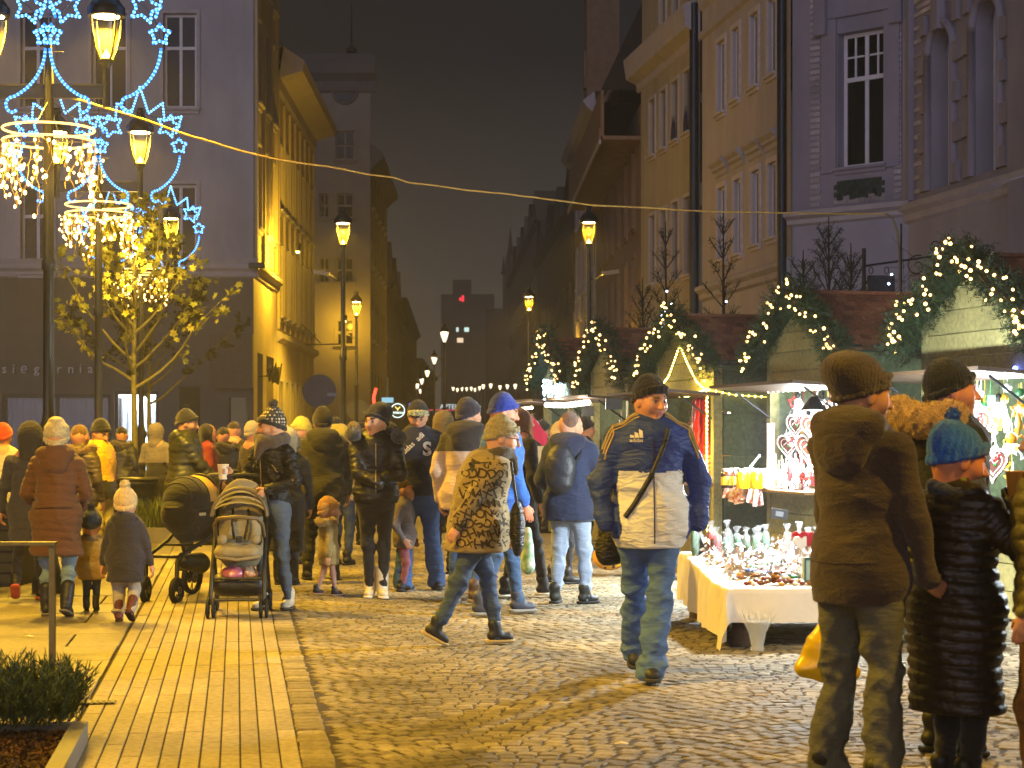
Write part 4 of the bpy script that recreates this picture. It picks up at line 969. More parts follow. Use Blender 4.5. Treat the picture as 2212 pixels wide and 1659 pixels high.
def stall(xn, Dn, Wd, dep, label, flap=True, roof_cols=16, seed=0, front_m=plank_lit, lower=True, ez=2.3, rz_=2.78):
    X = GX(xn, Dn); r_ = thing('market_stall', label, 'market stall', (X, Dn, 0), SR, 'wooden market stalls with shingled roofs')
    rs = random.Random(seed); h = Wd / 2
    def fplank(z0, z1, m=front_m, x=-.02, y0=.0, y1=None):
        y1 = Wd if y1 is None else y1
        def hw(z): return h if z <= ez else max(.02, h * (1 - (z - ez) / (rz_ - ez)))
        a0, a1 = max(y0, h - hw(z0)), min(y1, h + hw(z0)); c0, c1 = max(y0, h - hw(z1)), min(y1, h + hw(z1)); g = .005
        b = MB(); b.add([(x, a0, z0 + g), (x, a1, z0 + g), (x, c1, z1 - g), (x, c0, z1 - g), (x + .022, a0, z0), (x + .022, a1, z0), (x + .022, c1, z1), (x + .022, c0, z1)], [(0, 1, 2, 3), (0, 4, 5, 1), (3, 2, 6, 7), (0, 3, 7, 4), (1, 5, 6, 2)])
        b.build('plank', [m], r_, loc=(rs.uniform(-.004, .004), 0, 0))
    z = 1.86
    while z < rz_ - .03: fplank(z, min(z + .19, rz_)); z += .19
    z = 0.02
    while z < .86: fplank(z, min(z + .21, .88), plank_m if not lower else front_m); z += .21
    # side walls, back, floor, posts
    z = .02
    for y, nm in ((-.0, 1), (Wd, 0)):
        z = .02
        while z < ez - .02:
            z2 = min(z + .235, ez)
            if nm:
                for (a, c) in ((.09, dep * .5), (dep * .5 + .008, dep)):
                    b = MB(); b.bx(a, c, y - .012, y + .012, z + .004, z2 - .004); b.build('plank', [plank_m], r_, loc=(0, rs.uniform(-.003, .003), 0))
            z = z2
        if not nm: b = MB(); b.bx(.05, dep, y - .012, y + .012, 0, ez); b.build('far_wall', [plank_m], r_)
    b = MB(); b.bx(dep, dep + .03, 0, Wd, 0, ez); b.build('back_wall', [cream_m], r_)
    for y in (.03, Wd - .03): b = MB(); b.bx(-.03, .07, y - .045, y + .045, 0, ez); b.build('corner_post', [front_m], r_)
    b = MB(); b.bx(.0, .5, .05, Wd - .05, .86, .90); b.bx(-.42, .0, .0, Wd - .02, .875, .9); b.build('counter', [wood_m], r_)
    if flap:
        b = MB(); b.box((-.30, h, 1.885), (.60, Wd + .3, .03), M=Matrix.Rotation(R(4), 4, 'Y')); b.build('flap', [mat('flap_wood', '#4a3826', rough=.6, scale=5, var=.3)], r_)
        for y in (.05, Wd - .05): b = MB(); b.tube([(-.03, y, 1.6), (-.4, y, 1.86)], .012, 5); b.build('flap_stay', [metal_dark], r_)
    # roof decks
    ov = .14; dl = math.hypot(h + ov, (rz_ - ez) * (h + ov) / h); an = math.atan2(rz_ - ez, h)
    b = MB(); e = ez - (rz_ - ez) * ov / h
    b.add([(-.2, h, rz_), (dep + .1, h, rz_), (dep + .1, -ov, e), (-.2, -ov, e), (-.2, Wd + ov, e), (dep + .1, Wd + ov, e)], [(0, 3, 2, 1), (0, 1, 5, 4)])
    b.add([(-.2, h, rz_ - .04), (dep + .1, h, rz_ - .04), (dep + .1, -ov, e - .04), (-.2, -ov, e - .04), (-.2, Wd + ov, e - .04), (dep + .1, Wd + ov, e - .04)], [(0, 1, 2, 3), (0, 4, 5, 1), (2, 3, 2)][:2])
    b.add([(-.2, -ov, e), (dep + .1, -ov, e), (dep + .1, -ov, e - .05), (-.2, -ov, e - .05)], [(0, 1, 2, 3)]); b.add([(-.2, h, rz_), (-.2, h, rz_ - .05), (-.2, -ov, e - .05), (-.2, -ov, e)], [(0, 1, 2, 3)])
    b.build('roof_deck', [dgreen], r_)
    me = shm.mesh('shingle', [shing_m]) if 'sh' not in _M else _M['sh']; _M['sh'] = me
    rows = int(dl / .105); nx_ = int((dep + .3) / .105)
    for k in range(rows):
        t_ = (k + .3) / rows
        for i in range(nx_):
            xx = -.17 + i * .105 + (.05 if k % 2 else 0); y = h - (h + ov) * (t_ - .35 / rows); zz = rz_ - (rz_ - e) * (t_ - .35 / rows) + .012
            link('shingle', me, r_, (xx, y, zz + rs.uniform(0, .006)), (R(90) * 0 - (R(90) - an) + R(rs.uniform(-2, 2)), 0, R(rs.uniform(-2, 2))), (1, 1, 1.15))
    b = MB(); b.box(((dep) / 2, h, rz_ + .02), (dep + .3, .12, .03)); b.build('ridge_cap', [shing_m], r_)
    M_ = Matrix.Translation((X, Dn, 0)) @ Matrix.Rotation(SR, 4, 'Z')
    def G(x, y, z): return M_ @ Vector((x, y, z))
    return r_, G, (h, ez, rz_, Wd, dep)
def gable_garland(G, dims, label, seed, n=1500, bulbs=45, rad=.13, tail=.12):
    h, ez, rz_, Wd, dep = dims; pts = []
    P_ = [(-.16, Wd + .12, ez - .06 - tail), (-.16, Wd + .06, ez + .02), (-.16, Wd * .75, ez + (rz_ - ez) * .5 + .03), (-.16, h, rz_ + .07), (-.16, Wd * .25, ez + (rz_ - ez) * .5 + .03), (-.16, -.06, ez + .02), (-.16, -.14, ez - .08 - tail)]
    return garland(None, [G(*p) for p in P_], label, n, bulbs, rad, seed)
lay = 29500
A_, GA, dA = stall(2250, 13.66, 1.85, 2.2, 'nearest green stall at the right edge with glaring white lamp and hanging hearts', seed=1, ez=2.36, rz_=2.82)
B_, GB, dB = stall(1830, 16.95, 1.85, 2.2, 'gingerbread heart stall between the two garlands right of centre, honey jars on its counter', seed=2)
C_, GC, dC = stall(1546, 20.3, 1.95, 2.2, 'stall outlined in bright yellow rope lights with red bags inside', seed=3)
D_, GD, dD = stall(1361, 23.2, 1.6, 2.0, 'olive fronted stall behind the navy backpack with a row of big white bulbs', seed=4)
E_, GE, dE = stall(1234, 25.8, 1.35, 2.0, 'farthest stall, lit blue by a panel of icy lights under its gable', seed=5)
F_, GF, dF = stall(3060, 9.9, 1.85, 2.0, 'next stall of the row towards the camera, outside the right edge of the view', seed=6)
gable_garland(GA, dA, 'largest spruce garland, on the gable of the nearest stall at right', 1, 3600, 85, .14)
gable_garland(GB, dB, 'garland over the gingerbread heart stall, above the man in the brown coat', 2, 2700, 60, .12)
gable_garland(GC, dC, 'garland above the yellow rope-lit stall, over the black beanie', 3, 2500, 54, .12)
gable_garland(GD, dD, 'garland on the olive stall behind the man with the navy backpack', 4, 2000, 46, .12)
gable_garland(GE, dE, 'farthest garland, leftmost of the five, above the icy blue lights', 5, 1900, 50, .125)
# --- hanging gingerbread hearts and other wares
ginger = mat('gingerbread', '#5a2a14', rough=.6, scale=20, var=.3, coat=.5); icing = mat('icing', '#e8e4e0', rough=.5); redc = mat('red_candy', '#b01515', rough=.35, coat=.6); greenc = mat('green_candy', '#2a8a35', rough=.35, coat=.6)
def heart_pts(r_, n_=26): return [(r_ * .062 * 16 * math.sin(t_) ** 3, 0, r_ * .062 * (13 * math.cos(t_) - 5 * math.cos(2 * t_) - 2 * math.cos(3 * t_) - math.cos(4 * t_))) for t_ in [2 * math.pi * i / n_ for i in range(n_)]]
def heart_mesh(r_):
    hp = heart_pts(r_); b = MB(); n_ = len(hp)
    b.add([(p[0], -.008, p[2]) for p in hp] + [(p[0], .008, p[2]) for p in hp], [tuple(range(n_))[::-1], tuple(range(n_, 2 * n_))] + [(i, (i + 1) % n_, n_ + (i + 1) % n_, n_ + i) for i in range(n_)])
    base = b.mesh('gingerbread', [ginger]); b = MB()
    for i in range(n_): p = hp[i]; q = hp[(i + 1) % n_]; b.ball(((p[0]) * .95, -.012, p[2] * .95), r_ * .075, 5); b.ball(((p[0] + q[0]) / 2 * .95, -.012, (p[2] + q[2]) / 2 * .95), r_ * .07, 5)
    b.tube([(p[0] * .62, -.01, p[2] * .62) for p in hp], r_ * .03, 4, 0, True); b.tube([(-r_ * .35, -.012, 0), (-r_ * .1, -.012, r_ * .2), (r_ * .1, -.012, -.05 * r_), (r_ * .35, -.012, r_ * .15)], r_ * .035, 4)
    ic = b.mesh('icing', [icing]); b = MB(); rs = random.Random(2)
    for i in range(5): b.ball((rs.uniform(-.5, .5) * r_, -.014, rs.uniform(-.3, .5) * r_), r_ * .1, 6, i % 2)
    return base, ic, b.mesh('candy_dot', [redc, greenc])
HM = heart_mesh(.15)
def hang_heart(p, s_, rz, label, grp):
    t_ = thing('gingerbread_heart', label, 'gingerbread', tuple(p), rz, grp)
    for m_, n_ in zip(HM, ('gingerbread', 'icing', 'candy_dot')): link(n_, m_, t_, scale=s_)
    b = MB(); b.tube([(-.03, 0, .11 * s_), (0, 0, .28 * s_), (.03, 0, .11 * s_)], .004, 4); b.build('ribbon', [icing], t_)
    return t_
rs = random.Random(21); k = 0
for (x, y, z, s_) in ((.30, .42, 1.45, 1.1), (.32, .62, 1.28, 1.0), (.3, .82, 1.5, 1.0), (.35, 1.05, 1.3, 1.1), (.3, 1.25, 1.52, .9), (.4, .5, 1.66, .7), (.4, .95, 1.68, .7), (.42, 1.45, 1.6, .8), (.32, 1.5, 1.32, .9), (.5, 1.66, 1.45, .8), (.26, .55, 1.08, .8)):
    hang_heart(GB(x - .27, y, z), s_, SR - R(60) + rs.uniform(-.3, .3), 'iced gingerbread heart hanging in the heart stall above the counter', 'gingerbread hearts hanging in the stall behind the brown coat')
for (x, y, z, s_) in ((.25, 1.0, 1.5, 1.1), (.3, 1.3, 1.35, 1.1), (.25, 1.55, 1.55, 1), (.3, 1.2, 1.08, 1.1), (.3, 1.5, 1.05, 1.2), (.3, .8, 1.2, 1)):
    hang_heart(GA(x - .25, y, z), s_, SR - R(60) + rs.uniform(-.3, .3), 'iced gingerbread heart hanging in the nearest stall beside the white lamp', 'gingerbread hearts hanging in the nearest stall')
def goods_rack(G, y0, y1, z0, z1, x, n, cols, seed, label):
    g = thing('wares_display', label, 'goods', tuple(G(x, y0, z0))); rs = random.Random(seed); o = G(x, y0, z0)
    mats_ = [mat('ware_' + c, c, rough=.4, coat=.3, scale=30) for c in cols]
    for i in range(n):
        p = G(x + rs.uniform(-.1, .1), rs.uniform(y0, y1), rs.uniform(z0, z1)) - o; b = MB(); m_ = rs.choice(mats_); k = rs.random()
        if k < .35: b.ball((0, 0, 0), rs.uniform(.025, .05), 8)
        elif k < .6: b.tube([(0, 0, .08), (.01, 0, 0), (0, 0, -.08)], [.012, .03, .008], 6)
        elif k < .8: b.box((0, 0, 0), (.07, .05, .09), rz=rs.random())
        else: b.tube(star_pts(0, 0, .06), .012, 5, 0, True)
        b.tube([(0, 0, .03), (0, 0, .2)], .003, 3); b.build('ware', [m_], g, loc=p)
    return g
goods_rack(GB, .35, 1.75, 1.0, 1.8, .16, 60, ['#d8d8dc', '#e8e8ea', '#a01818', '#c9a24a', '#b0b4bc', '#7a2018'], 3, 'silvery and red trinkets packed on the back of the heart stall')
goods_rack(GA, .4, 1.8, 1.0, 1.8, .16, 60, ['#dcdce0', '#e6b325', '#d8901c', '#e8e8ea', '#2c6a3c', '#f0c030'], 4, 'yellow stars, bells and silvery trinkets in the nearest stall')
goods_rack(GB, .1, 1.2, .93, 1.08, -.2, 46, ['#e8e8ea', '#d8d8dc', '#c8b088', '#b01818', '#e0d8c8'], 5, 'heap of wrapped sweets on the counter of the heart stall')
goods_rack(GC, .3, 1.7, 1.0, 1.7, .3, 26, ['#c9a24a', '#b01818', '#e0d8c8', '#7a4a20'], 6, 'small wares on the shelves of the yellow rope-lit stall')
goods_rack(GD, .2, 1.4, .95, 1.6, .25, 20, ['#c9a24a', '#b01818', '#e0d8c8', '#7a4a20'], 7, 'small wares in the olive fronted stall')
# red bags hanging in the rope-lit stall
rb = mat('red_bag', '#b3160f', rough=.45, scale=6, coat=.3)
for i, (y, z0, z1) in enumerate(((.28, 1.32, 1.84), (.5, .98, 1.84), (.42, .95, 1.36))):
    t_ = thing('red_bag', ('upper bright red bag hanging inside the rope-lit stall', 'long red bag hanging behind the others in the rope-lit stall', 'lower folded red bag in the rope-lit stall beside the post')[i], 'bag', tuple(GC(-.06 + .05 * i, y, z0)), SR - R(75))
    f = Field(); f.cap((-.09, 0, .03), (-.07, 0, z1 - z0 - .05), .06, .05, k=.03, sq=(1, 1.6, 1)); f.cap((.09, 0, .03), (.07, 0, z1 - z0 - .05), .06, .05, k=.05, sq=(1, 1.6, 1)); v, q = f.mesh(.012, wrinkle(i, .008, 14))
    link('bag_body', np_mesh('bag_body', [(v, q, 0)], [rb]), t_); b = MB(); b.tube([(-.06, 0, z1 - z0), (0, 0, z1 - z0 + .07), (.06, 0, z1 - z0)], .008, 5); b.build('bag_handle', [rb], t_)
# hooks lamps: working lights
def work_light(p, label, col, power, em=30, r_=.045, size=.06):
    t_ = thing('work_lamp', label, 'lamp', tuple(p)); b = MB(); b.ball((0, 0, 0), r_, 12); b.build('bulb', [emis('work_bulb_%.1f_%.1f' % (em, col[2]), col, em)], t_); b = MB(); b.lathe([(.02, r_ * .9), (.028, r_ + .05), (.01, r_ + .07)], 8); b.tube([(0, 0, r_ + .05), (.0, 0, 1.86 - p[2])], .004, 4); b.build('cord_and_socket', [shop_dark], t_)
    lamp('work_light', (p[0], p[1], p[2] - r_ - .02), col, power, size); return t_
COOL = (.86, .95, 1)
work_light(P(2158, 886, 14.35), 'glaring white bulb hanging in the nearest stall, right of the smiling man', COOL, 120, 90, .06)
work_light(GA(.35, .7, 1.62), 'second white bulb in the nearest stall, outside the view', COOL, 90, 60)
work_light(GB(.02, .62, 1.74), 'white bulb in the heart stall near its post, behind the brown beanie', COOL, 110, 60, .035)
work_light(GB(.05, 1.25, 1.74), 'white bulb in the heart stall by the far post', COOL, 90, 60, .035)
work_light(GC(.5, .9, 1.7), 'warm bulb in the rope-lit stall', (1, .72, .35), 16, 30, .03)
work_light(GD(.5, .8, 1.7), 'warm bulb in the olive fronted stall', (1, .86, .6), 22, 40, .03)
work_light(GE(.5, .6, 1.7), 'cold bulb in the farthest stall', (.8, .9, 1), 12, 30, .03)
work_light(GF(-.2, .9, 1.62), 'white bulb of the stall outside the right edge of the view', COOL, 330, 60)  # assumed bulb, added to whiten the big man's jacket from outside the view
# rope lights of stall C
rl = emis('yellow_rope_bead', (1, .74, .16), 18); rl_t = emis('yellow_rope', (1, .72, .10), 2.2)
yr = thing('rope_light', 'bright yellow rope light framing the opening and gable of the red bag stall', 'rope light', tuple(GC(-.05, 0, 0)), SR)
def yrope(pts, name='rope_run', step=.05): b = MB(); rope(b, [Vector(p) for p in pts], False, 0, 1, .005, step, .011); return b.build(name, [rl_t, rl], yr)
yrope([(-.03, .95, 2.45), (-.03, .72, 2.25), (-.03, .4, 2.02), (-.03, .06, 1.9)]); yrope([(-.03, .95, 2.45), (-.03, 1.35, 2.1), (-.03, 1.8, 1.92)]); yrope([(-.03, 1.8, 1.92), (-.05, 1.2, 1.87), (-.05, .6, 1.86), (-.03, .04, 1.93)])
yrope([(-.035, .03, 1.93), (-.035, .05, 1.3), (-.035, .02, .9), (-.035, .04, .35)]); yrope([(-.0, .16, 1.85), (0, .14, 1.3), (0, .15, .92)]); yrope([(-.1, .0, 1.93), (.25, -.06, 1.86), (.6, -.06, 1.84), (.95, -.04, 1.83)], step=.075); yrope([(-.1, .1, .93), (-.3, .5, .93), (-.3, .9, .93)])
lamp('rope_glow', GC(-.25, .3, 2.05), (1, .72, .12), 42, .25); lamp('rope_glow', GC(-.2, .05, 1.3), (1, .72, .12), 22, .25)
# big bulbs under flaps
def bulb_row(G, pts, n_, label, col, em, r_, power, name='bulb_string'):
    t_ = thing(name, label, 'light string', tuple(G(*pts[0]))); o = G(*pts[0]); b = MB(); b.ball((0, 0, 0), r_, 8); me = b.mesh('bulb', [emis('bulbrow_%.2f_%.1f' % (col[2], em), col, em)])
    w_ = [G(*p) - o for p in pts]; b = MB(); b.tube(w_, .005, 4); b.build('cable', [shop_dark], t_)
    for i in range(n_):
        f_ = i / (n_ - 1) * (len(w_) - 1); k = min(int(f_), len(w_) - 2); p = w_[k].lerp(w_[k + 1], f_ - k); link('bulb', me, t_, p + Vector((0, 0, -r_)))
    if power:
        for f_ in (.2, .8): k = G(*pts[0]).lerp(G(*pts[-1]), f_); lamp('string_light', k + Vector((-.05, 0, -.06)), col, power, .15)
    return t_
bulb_row(GD, [(-.58, -.1, 1.86), (-.6, .8, 1.84), (-.6, 1.75, 1.86)], 12, 'row of big white bulbs under the flap of the olive stall, behind the grey head', (1, .90, .72), 30, .035, 34)
bulb_row(GE, [(-.6, -.1, 1.82), (-.6, 1.4, 1.80)], 10, 'row of warm bulbs along the grey awning of the farthest stall', (1, .75, .42), 22, .022, 14)
bulb_row(GB, [(-.05, .1, 1.86), (-.06, 1.75, 1.86)], 14, 'thin string of white bulbs over the opening of the heart stall', (.9, .95, 1), 12, .008, 0)
# blue lights panel on E, green light wire on A
ic2 = emis('icy_bulb', (.45, .68, 1), 22); b0 = MB(); b0.ball((0, 0, 0), .017, 6); b0 = b0.mesh('bulb', [ic2])
t_ = thing('icy_light_net', 'dense net of icy blue-white bulbs on the front of the farthest stall', 'light net', tuple(GE(-.06, .1, 1.8)), SR); rs = random.Random(9)
for i in range(85): link('bulb', b0, t_, (rs.uniform(-.03, 0), rs.uniform(0, 1.1), .12 + rs.random() * .2 + .12 * (rs.random())))
for i in range(26): link('bulb', b0, t_, (-.5 + rs.uniform(-.04, .04), 1.2 + rs.uniform(-.05, .05), -.05 - .03 * i))
lamp('icy_glow', GE(-.3, .6, 2.0), (.3, .5, 1), 10, .2)
t_ = thing('blue_star_light', 'single deep blue light on the front board of the nearest stall', 'light', tuple(P(2193, 796, 13.95))); b = MB(); b.ball((0, 0, 0), .02, 8); b.build('bulb', [emis('deep_blue', (.08, .12, 1), 30)], t_); lamp('blue_light', P(2193, 796, 13.8), (.1, .15, 1), 1.2, .03)
# floodlight assumed from the blue lit wall of the ornate house, itself unseen
bl = thing('assumed_blue_projector', 'blue floodlight behind the nearest stall washing the ornate house wall', 'light fixture', (9.9, 33.5, 2.2)); b = MB(); b.box((0, 0, 0), (.3, .2, .25)); b.build('housing', [shop_dark], bl); lamp('blue_wash', (9.9, 33.8, 2.4), (.35, .5, 1), 170, .1)
# price sheet, extension reel, chain, wooden coat hanger on the dark side wall of C
def on_side(G, x, z): return G(x, -.03, z)
t_ = thing('paper_notice', 'pinkish paper notice hung beside the heart stall opening', 'notice', tuple(P(1593 + 72, 990, 18.4)), SR - R(20)); b = MB(); b.box((0, 0, 0), (.075, .006, .7)); b.build('sheet', [mat('notice_paper', '#b58f80', rough=.8)], t_)
t_ = thing('work_floodlight', 'small black floodlight hung inside the heart stall near its post', 'lamp', tuple(GB(.12, 1.35, 1.62)), SR - R(60)); b = MB(); b.box((0, 0, 0), (.2, .07, .12)); b.build('housing', [shop_dark], t_, bevel=.01); b = MB(); b.box((0, -.04, 0), (.09, .01, .06)); b.build('lens', [mat('lens_grey', '#8a8d92', rough=.3)], t_)
t_ = thing('work_floodlight', 'small black floodlight tilted under the counter of the heart stall', 'lamp', tuple(P(1683, 1110, 16.9))); b = MB(); b.box((0, 0, 0), (.15, .05, .09), M=Matrix.Rotation(R(8), 4, 'Y')); b.build('housing', [shop_dark], t_); b = MB(); b.box((0, -.028, 0), (.07, .01, .045), M=Matrix.Rotation(R(8), 4, 'Y')); b.build('lens', [mat('lens_grey', '#8a8d92')], t_)
t_ = thing('work_floodlight', 'small black floodlight under the flap of the olive stall, right of the grey head', 'lamp', tuple(P(1326, 872, 22.6))); b = MB(); b.box((0, 0, 0), (.2, .07, .14)); b.build('housing', [shop_dark], t_)
t_ = thing('work_floodlight', 'small black floodlight under the awning of the farthest stall', 'lamp', tuple(P(1270, 888, 24.5))); b = MB(); b.box((0, 0, 0), (.16, .07, .13)); b.build('housing', [shop_dark], t_)
t_ = thing('chain', 'steel chain running from the dark side wall to the heart stall counter', 'chain', tuple(P(1614, 1018, 17.6)))
b = MB(); d_ = P(1640, 985, 17.8) - P(1614, 1018, 17.6)
for i in range(12):
    c = d_ * (i / 11); b.tube([c + Vector((.009 * math.cos(a), .009 * math.sin(a) * (i % 2), .016 * math.sin(a) + .009 * math.cos(a))) for a in [2 * math.pi * j / 8 for j in range(8)]], .003, 4, 0, True)
b.build('links', [mat('steel', '#9a9c9e', rough=.3, metal=.9)], t_)['kind'] = 'stuff'
# jars and cloth on the counter of B
cl = mat('patterned_cloth', '#d8cfc4', rough=.85, col2='#a8402c', scale=26, det=1)
b = MB(); N = 34; vs = []; fs = []
prof = [(0.46, .905), (.0, .907), (-.43, .908), (-.455, .89), (-.46, .84), (-.458, .76)]
for i in range(N + 1):
    y = 1.1 + .98 * i / N - .15
    for j, (x, z) in enumerate(prof): w_ = .018 * math.sin(i * 1.1) * max(0, j - 2); vs.append((x - .0 + w_ * .8, y, z - (.03 * math.sin(i * .35) * (j == 5))))
for i in range(N):
    for j in range(5): fs.append((i * 6 + j, i * 6 + 6 + j, i * 6 + 7 + j, i * 6 + 1 + j))
b.add(vs, fs, 0, True); o = b.build('counter_cloth', [cl], None, loc=GB(0, 0, 0), rot=(0, 0, SR)); tag(o, 'patterned red and white cloth draped over the honey counter', 'cloth')
honey = mat('honey', '#d9b400', rough=.25, coat=.8, var=.1); dhoney = mat('dark_honey', '#3b1d08', rough=.2, coat=.8); lid = mat('jar_lid', '#9a9588', rough=.3, metal=.4); lab = mat('jar_label', '#e0b820', rough=.6)
for i, (x, D, m_, lb) in enumerate(((1571, 17.75, dhoney, 'dark honey jar with yellow label, leftmost on the counter'), (1586, 18.1, dhoney, 'dark honey jar half hidden behind the first yellow jar'), (1604, 17.6, honey, 'bright yellow jar in the middle of the honey counter'), (1634, 17.6, honey, 'bright yellow jar, right of the other yellow one'), (1618, 18.1, honey, 'yellow jar in the back row between the two bright jars'), (1658, 17.8, mat('white_jar', '#c9c4b0', rough=.3, coat=.5), 'pale jar at the right end of the honey jars'))):
    t_ = thing('honey_jar', lb, 'jar', (GX(x, D), D, .912)); s_ = .062
    b = MB(); b.lathe([(s_ * .9, 0), (s_, .012), (s_, .13), (s_ * .85, .155), (s_ * .8, .16)], 18); b.build('jar', [m_], t_); b = MB(); b.lathe([(s_ * .86, .16), (s_ * .86, .185), (s_ * .8, .19)], 18); b.build('lid', [lid], t_)
    if i < 2: b = MB(); b.lathe([(s_ * 1.01, .03), (s_ * 1.01, .11)], 18); b.build('label', [lab], t_)
for i in range(3):
    t_ = thing('wooden_crate', ('pale wooden crate on top of the stack in the rope-lit stall', 'middle pale crate in the rope-lit stall', 'lowest pale crate in the rope-lit stall')[i], 'crate', tuple(GC(.12, .35, 1.12 - .1 * i)), SR - R(70)); b = MB()
    for z in (0, .045): b.bx(-.16, .16, -.1, -.085, z, z + .036); b.bx(-.16, .16, .085, .1, z, z + .036)
    b.bx(-.16, .16, -.1, .1, -.002, .003); b.build('slats', [mat('crate_wood', '#c9a050', rough=.7)], t_)
# ---------------- front table with sweets
TX, TY = GX(1572, 12.35), 12.35
tb_ = thing('display_table', 'low display table on round logs, standing in front of the heart stall', 'table', (TX, TY, 0), R(3))
b = MB(); b.bx(.03, 1.55, .03, 2.2, .37, .395); b.build('table_top', [wood_m], tb_)
for (x, y) in ((.12, .12), (1.4, .12), (.12, 2.05), (1.4, 2.05), (.12, 1.1)): b = MB(); b.lathe([(.075, 0), (.07, .2), (.075, .37)], 10, (x, y, 0)); b.build('leg', [mat('log_bark', '#4a3826', rough=.95, scale=20, bump=.5)], tb_)
# cloth as one draped sheet
def drape():
    nx_, ny_ = 70, 90; vs = []; fs = []; x0, x1, y0, y1 = -.38, 1.6, -.24, 2.25
    for i in range(nx_ + 1):
        for j in range(ny_ + 1):
            x = x0 + (x1 - x0) * i / nx_; y = y0 + (y1 - y0) * j / ny_; z = .402 + .10 * max(0, min(1, (y - .5) / 1.4)) * (x > -.01)
            dx, dy = max(0, -x), max(0, -y); z0_ = z
            fold = math.sin(y * 21 + math.sin(y * 7) * 2) * .022 * min(1, dx / .12); foldx = math.sin(x * 11 + 1) * .012 * min(1, dy / .12)
            if dx and dy:  # corner: hangs lowest
                X_, Y_, z = -.02 - .06 * dx / .38, -.02 - .1 * dy / .24, .402 - max(dx, dy) - .35 * min(dx, dy)
            elif dx: X_, Y_, z = -.012 + fold - .03 * dx, y, .402 + .10 * max(0, min(1, (y - .5) / 1.4)) - dx * (.95 + .04 * math.sin(y * 9))
            elif dy: X_, Y_, z = x, -.012 + foldx - .02 * dy, .402 - dy * .97
            else: X_, Y_ = x, y
            vs.append((X_, Y_, z + .002 * math.sin(x * 30) * math.sin(y * 23)))
    for i in range(nx_):
        for j in range(ny_): a = i * (ny_ + 1) + j; fs.append((a, a + ny_ + 1, a + ny_ + 2, a + 1))
    return vs, fs
b = MB(); b.add(*drape(), 0, True); o = b.build('tablecloth', [mat('white_linen', '#d9d2c6', rough=.9, scale=30, var=.06, bump=.15, bscale=300)], None, loc=(TX, TY, 0), rot=(0, 0, R(3))); tag(o, 'white linen cloth draped over the low sweets table, corner trailing to the ground', 'tablecloth')
TM_ = Matrix.Translation((TX, TY, 0)) @ Matrix.Rotation(R(3), 4, 'Z')
def TP(x, y, z): return TM_ @ Vector((x, y, z))
cel = glass('cellophane', (.8, .82, .86), .09, .2); foilm = mat('silver_foil', '#c9cdd2', rough=.2, metal=.8, scale=30)
rs = random.Random(5)
def tz(y): return .405 + .10 * max(0, min(1, (y - .5) / 1.4))
CN = {'#1f6a3a': 'dark green', '#2a7a4a': 'green', '#a82018': 'red', '#174f2c': 'deep green', '#5a3a20': 'dark brown', '#7a5230': 'light brown', '#c8b8a0': 'cream', '#4a2c18': 'deep brown', '#b82418': 'red', '#c98a1c': 'amber', '#e8e4dc': 'white', '#dcdce0': 'silvery', '#7a4a28': 'brown', '#2a4a9a': 'blue', '#d06a50': 'pink', '#a8721c': 'amber', '#8a5a18': 'brown', '#6a3410': 'dark brown', '#c08a28': 'golden', '#7a2414': 'red-brown', '#e0dcd0': 'cream'}
def lolly_bag(x, y, c1, h_, label, grp):
    label = CN[c1] + ' ' + label
    t_ = thing('wrapped_sweet', label, 'sweets', tuple(TP(x, y, tz(y))), rs.random() * 3, grp); tl = Matrix.Rotation(rs.uniform(-.12, .12), 4, 'X').to_3x3()
    b = MB(); b.lathe([(.018, 0), (.028, .03), (.03, h_ * .5), (.024, h_ * .65), (.008, h_ * .72)], 8, rot=tl); b.build('sweet', [mat('sweet_' + c1, c1, rough=.4, scale=60, col2='#3a2a1c')], t_)
    b = MB(); b.lathe([(.026, .0), (.036, .04), (.038, h_ * .5), (.03, h_ * .66), (.009, h_ * .74), (.018, h_ * .82), (.03, h_ * .92)], 9, rot=tl); b.v = [(v_[0] + rs.uniform(-.007, .007), v_[1] + rs.uniform(-.007, .007), v_[2] + rs.uniform(-.008, .008)) for v_ in b.v]; b.sm = [False] * len(b.sm); b.build('cellophane', [cel], t_)
for i in range(11): lolly_bag(.05 + .055 * i + rs.uniform(-.015, .015), 1.75 + rs.uniform(-.1, .1), rs.choice(['#1f6a3a', '#2a7a4a', '#a82018', '#174f2c']), rs.uniform(.2, .3), 'candy in clear wrap standing at the back left of the table', 'upright candy bags at the back of the sweets table')
for i in range(12): lolly_bag(.68 + .07 * i, 1.65 + rs.uniform(-.15, .15), rs.choice(['#5a3a20', '#7a5230', '#c8b8a0', '#4a2c18']), rs.uniform(.14, .32), 'gingerbread figure in clear wrap standing at the back of the table', 'wrapped gingerbread figures at the back of the sweets table')
for i in range(95):
    y = rs.uniform(.45, 1.6); x = rs.uniform(.1, 1.35); c = rs.choice(['#b82418', '#c98a1c', '#1f6a3a', '#e8e4dc', '#e8e4dc', '#dcdce0', '#7a4a28', '#2a4a9a', '#d06a50']); t_ = thing('candy', 'flat ' + CN[c] + ' wrapped candy lying among others on the white cloth', 'sweets', tuple(TP(x, y, tz(y) + .012 + rs.uniform(0, .05) * (x < .6))), rs.random() * 6.3, 'wrapped candies spread on the white cloth')
    b = MB(); b.ball((0, 0, 0), .04, 7, sc=(1.2, .7, .35)); b.build('sweet', [mat('candy_' + c, c, rough=.3, coat=.6, scale=25)], t_); b = MB(); b.add([(.045, 0, 0), (.085, .03, .02), (.08, -.03, .015)], [(0, 1, 2)]); b.add([(-.045, 0, 0), (-.085, .03, .015), (-.08, -.03, .02)], [(0, 1, 2)]); b.build('wrapper', [foilm], t_)['kind'] = 'stuff'
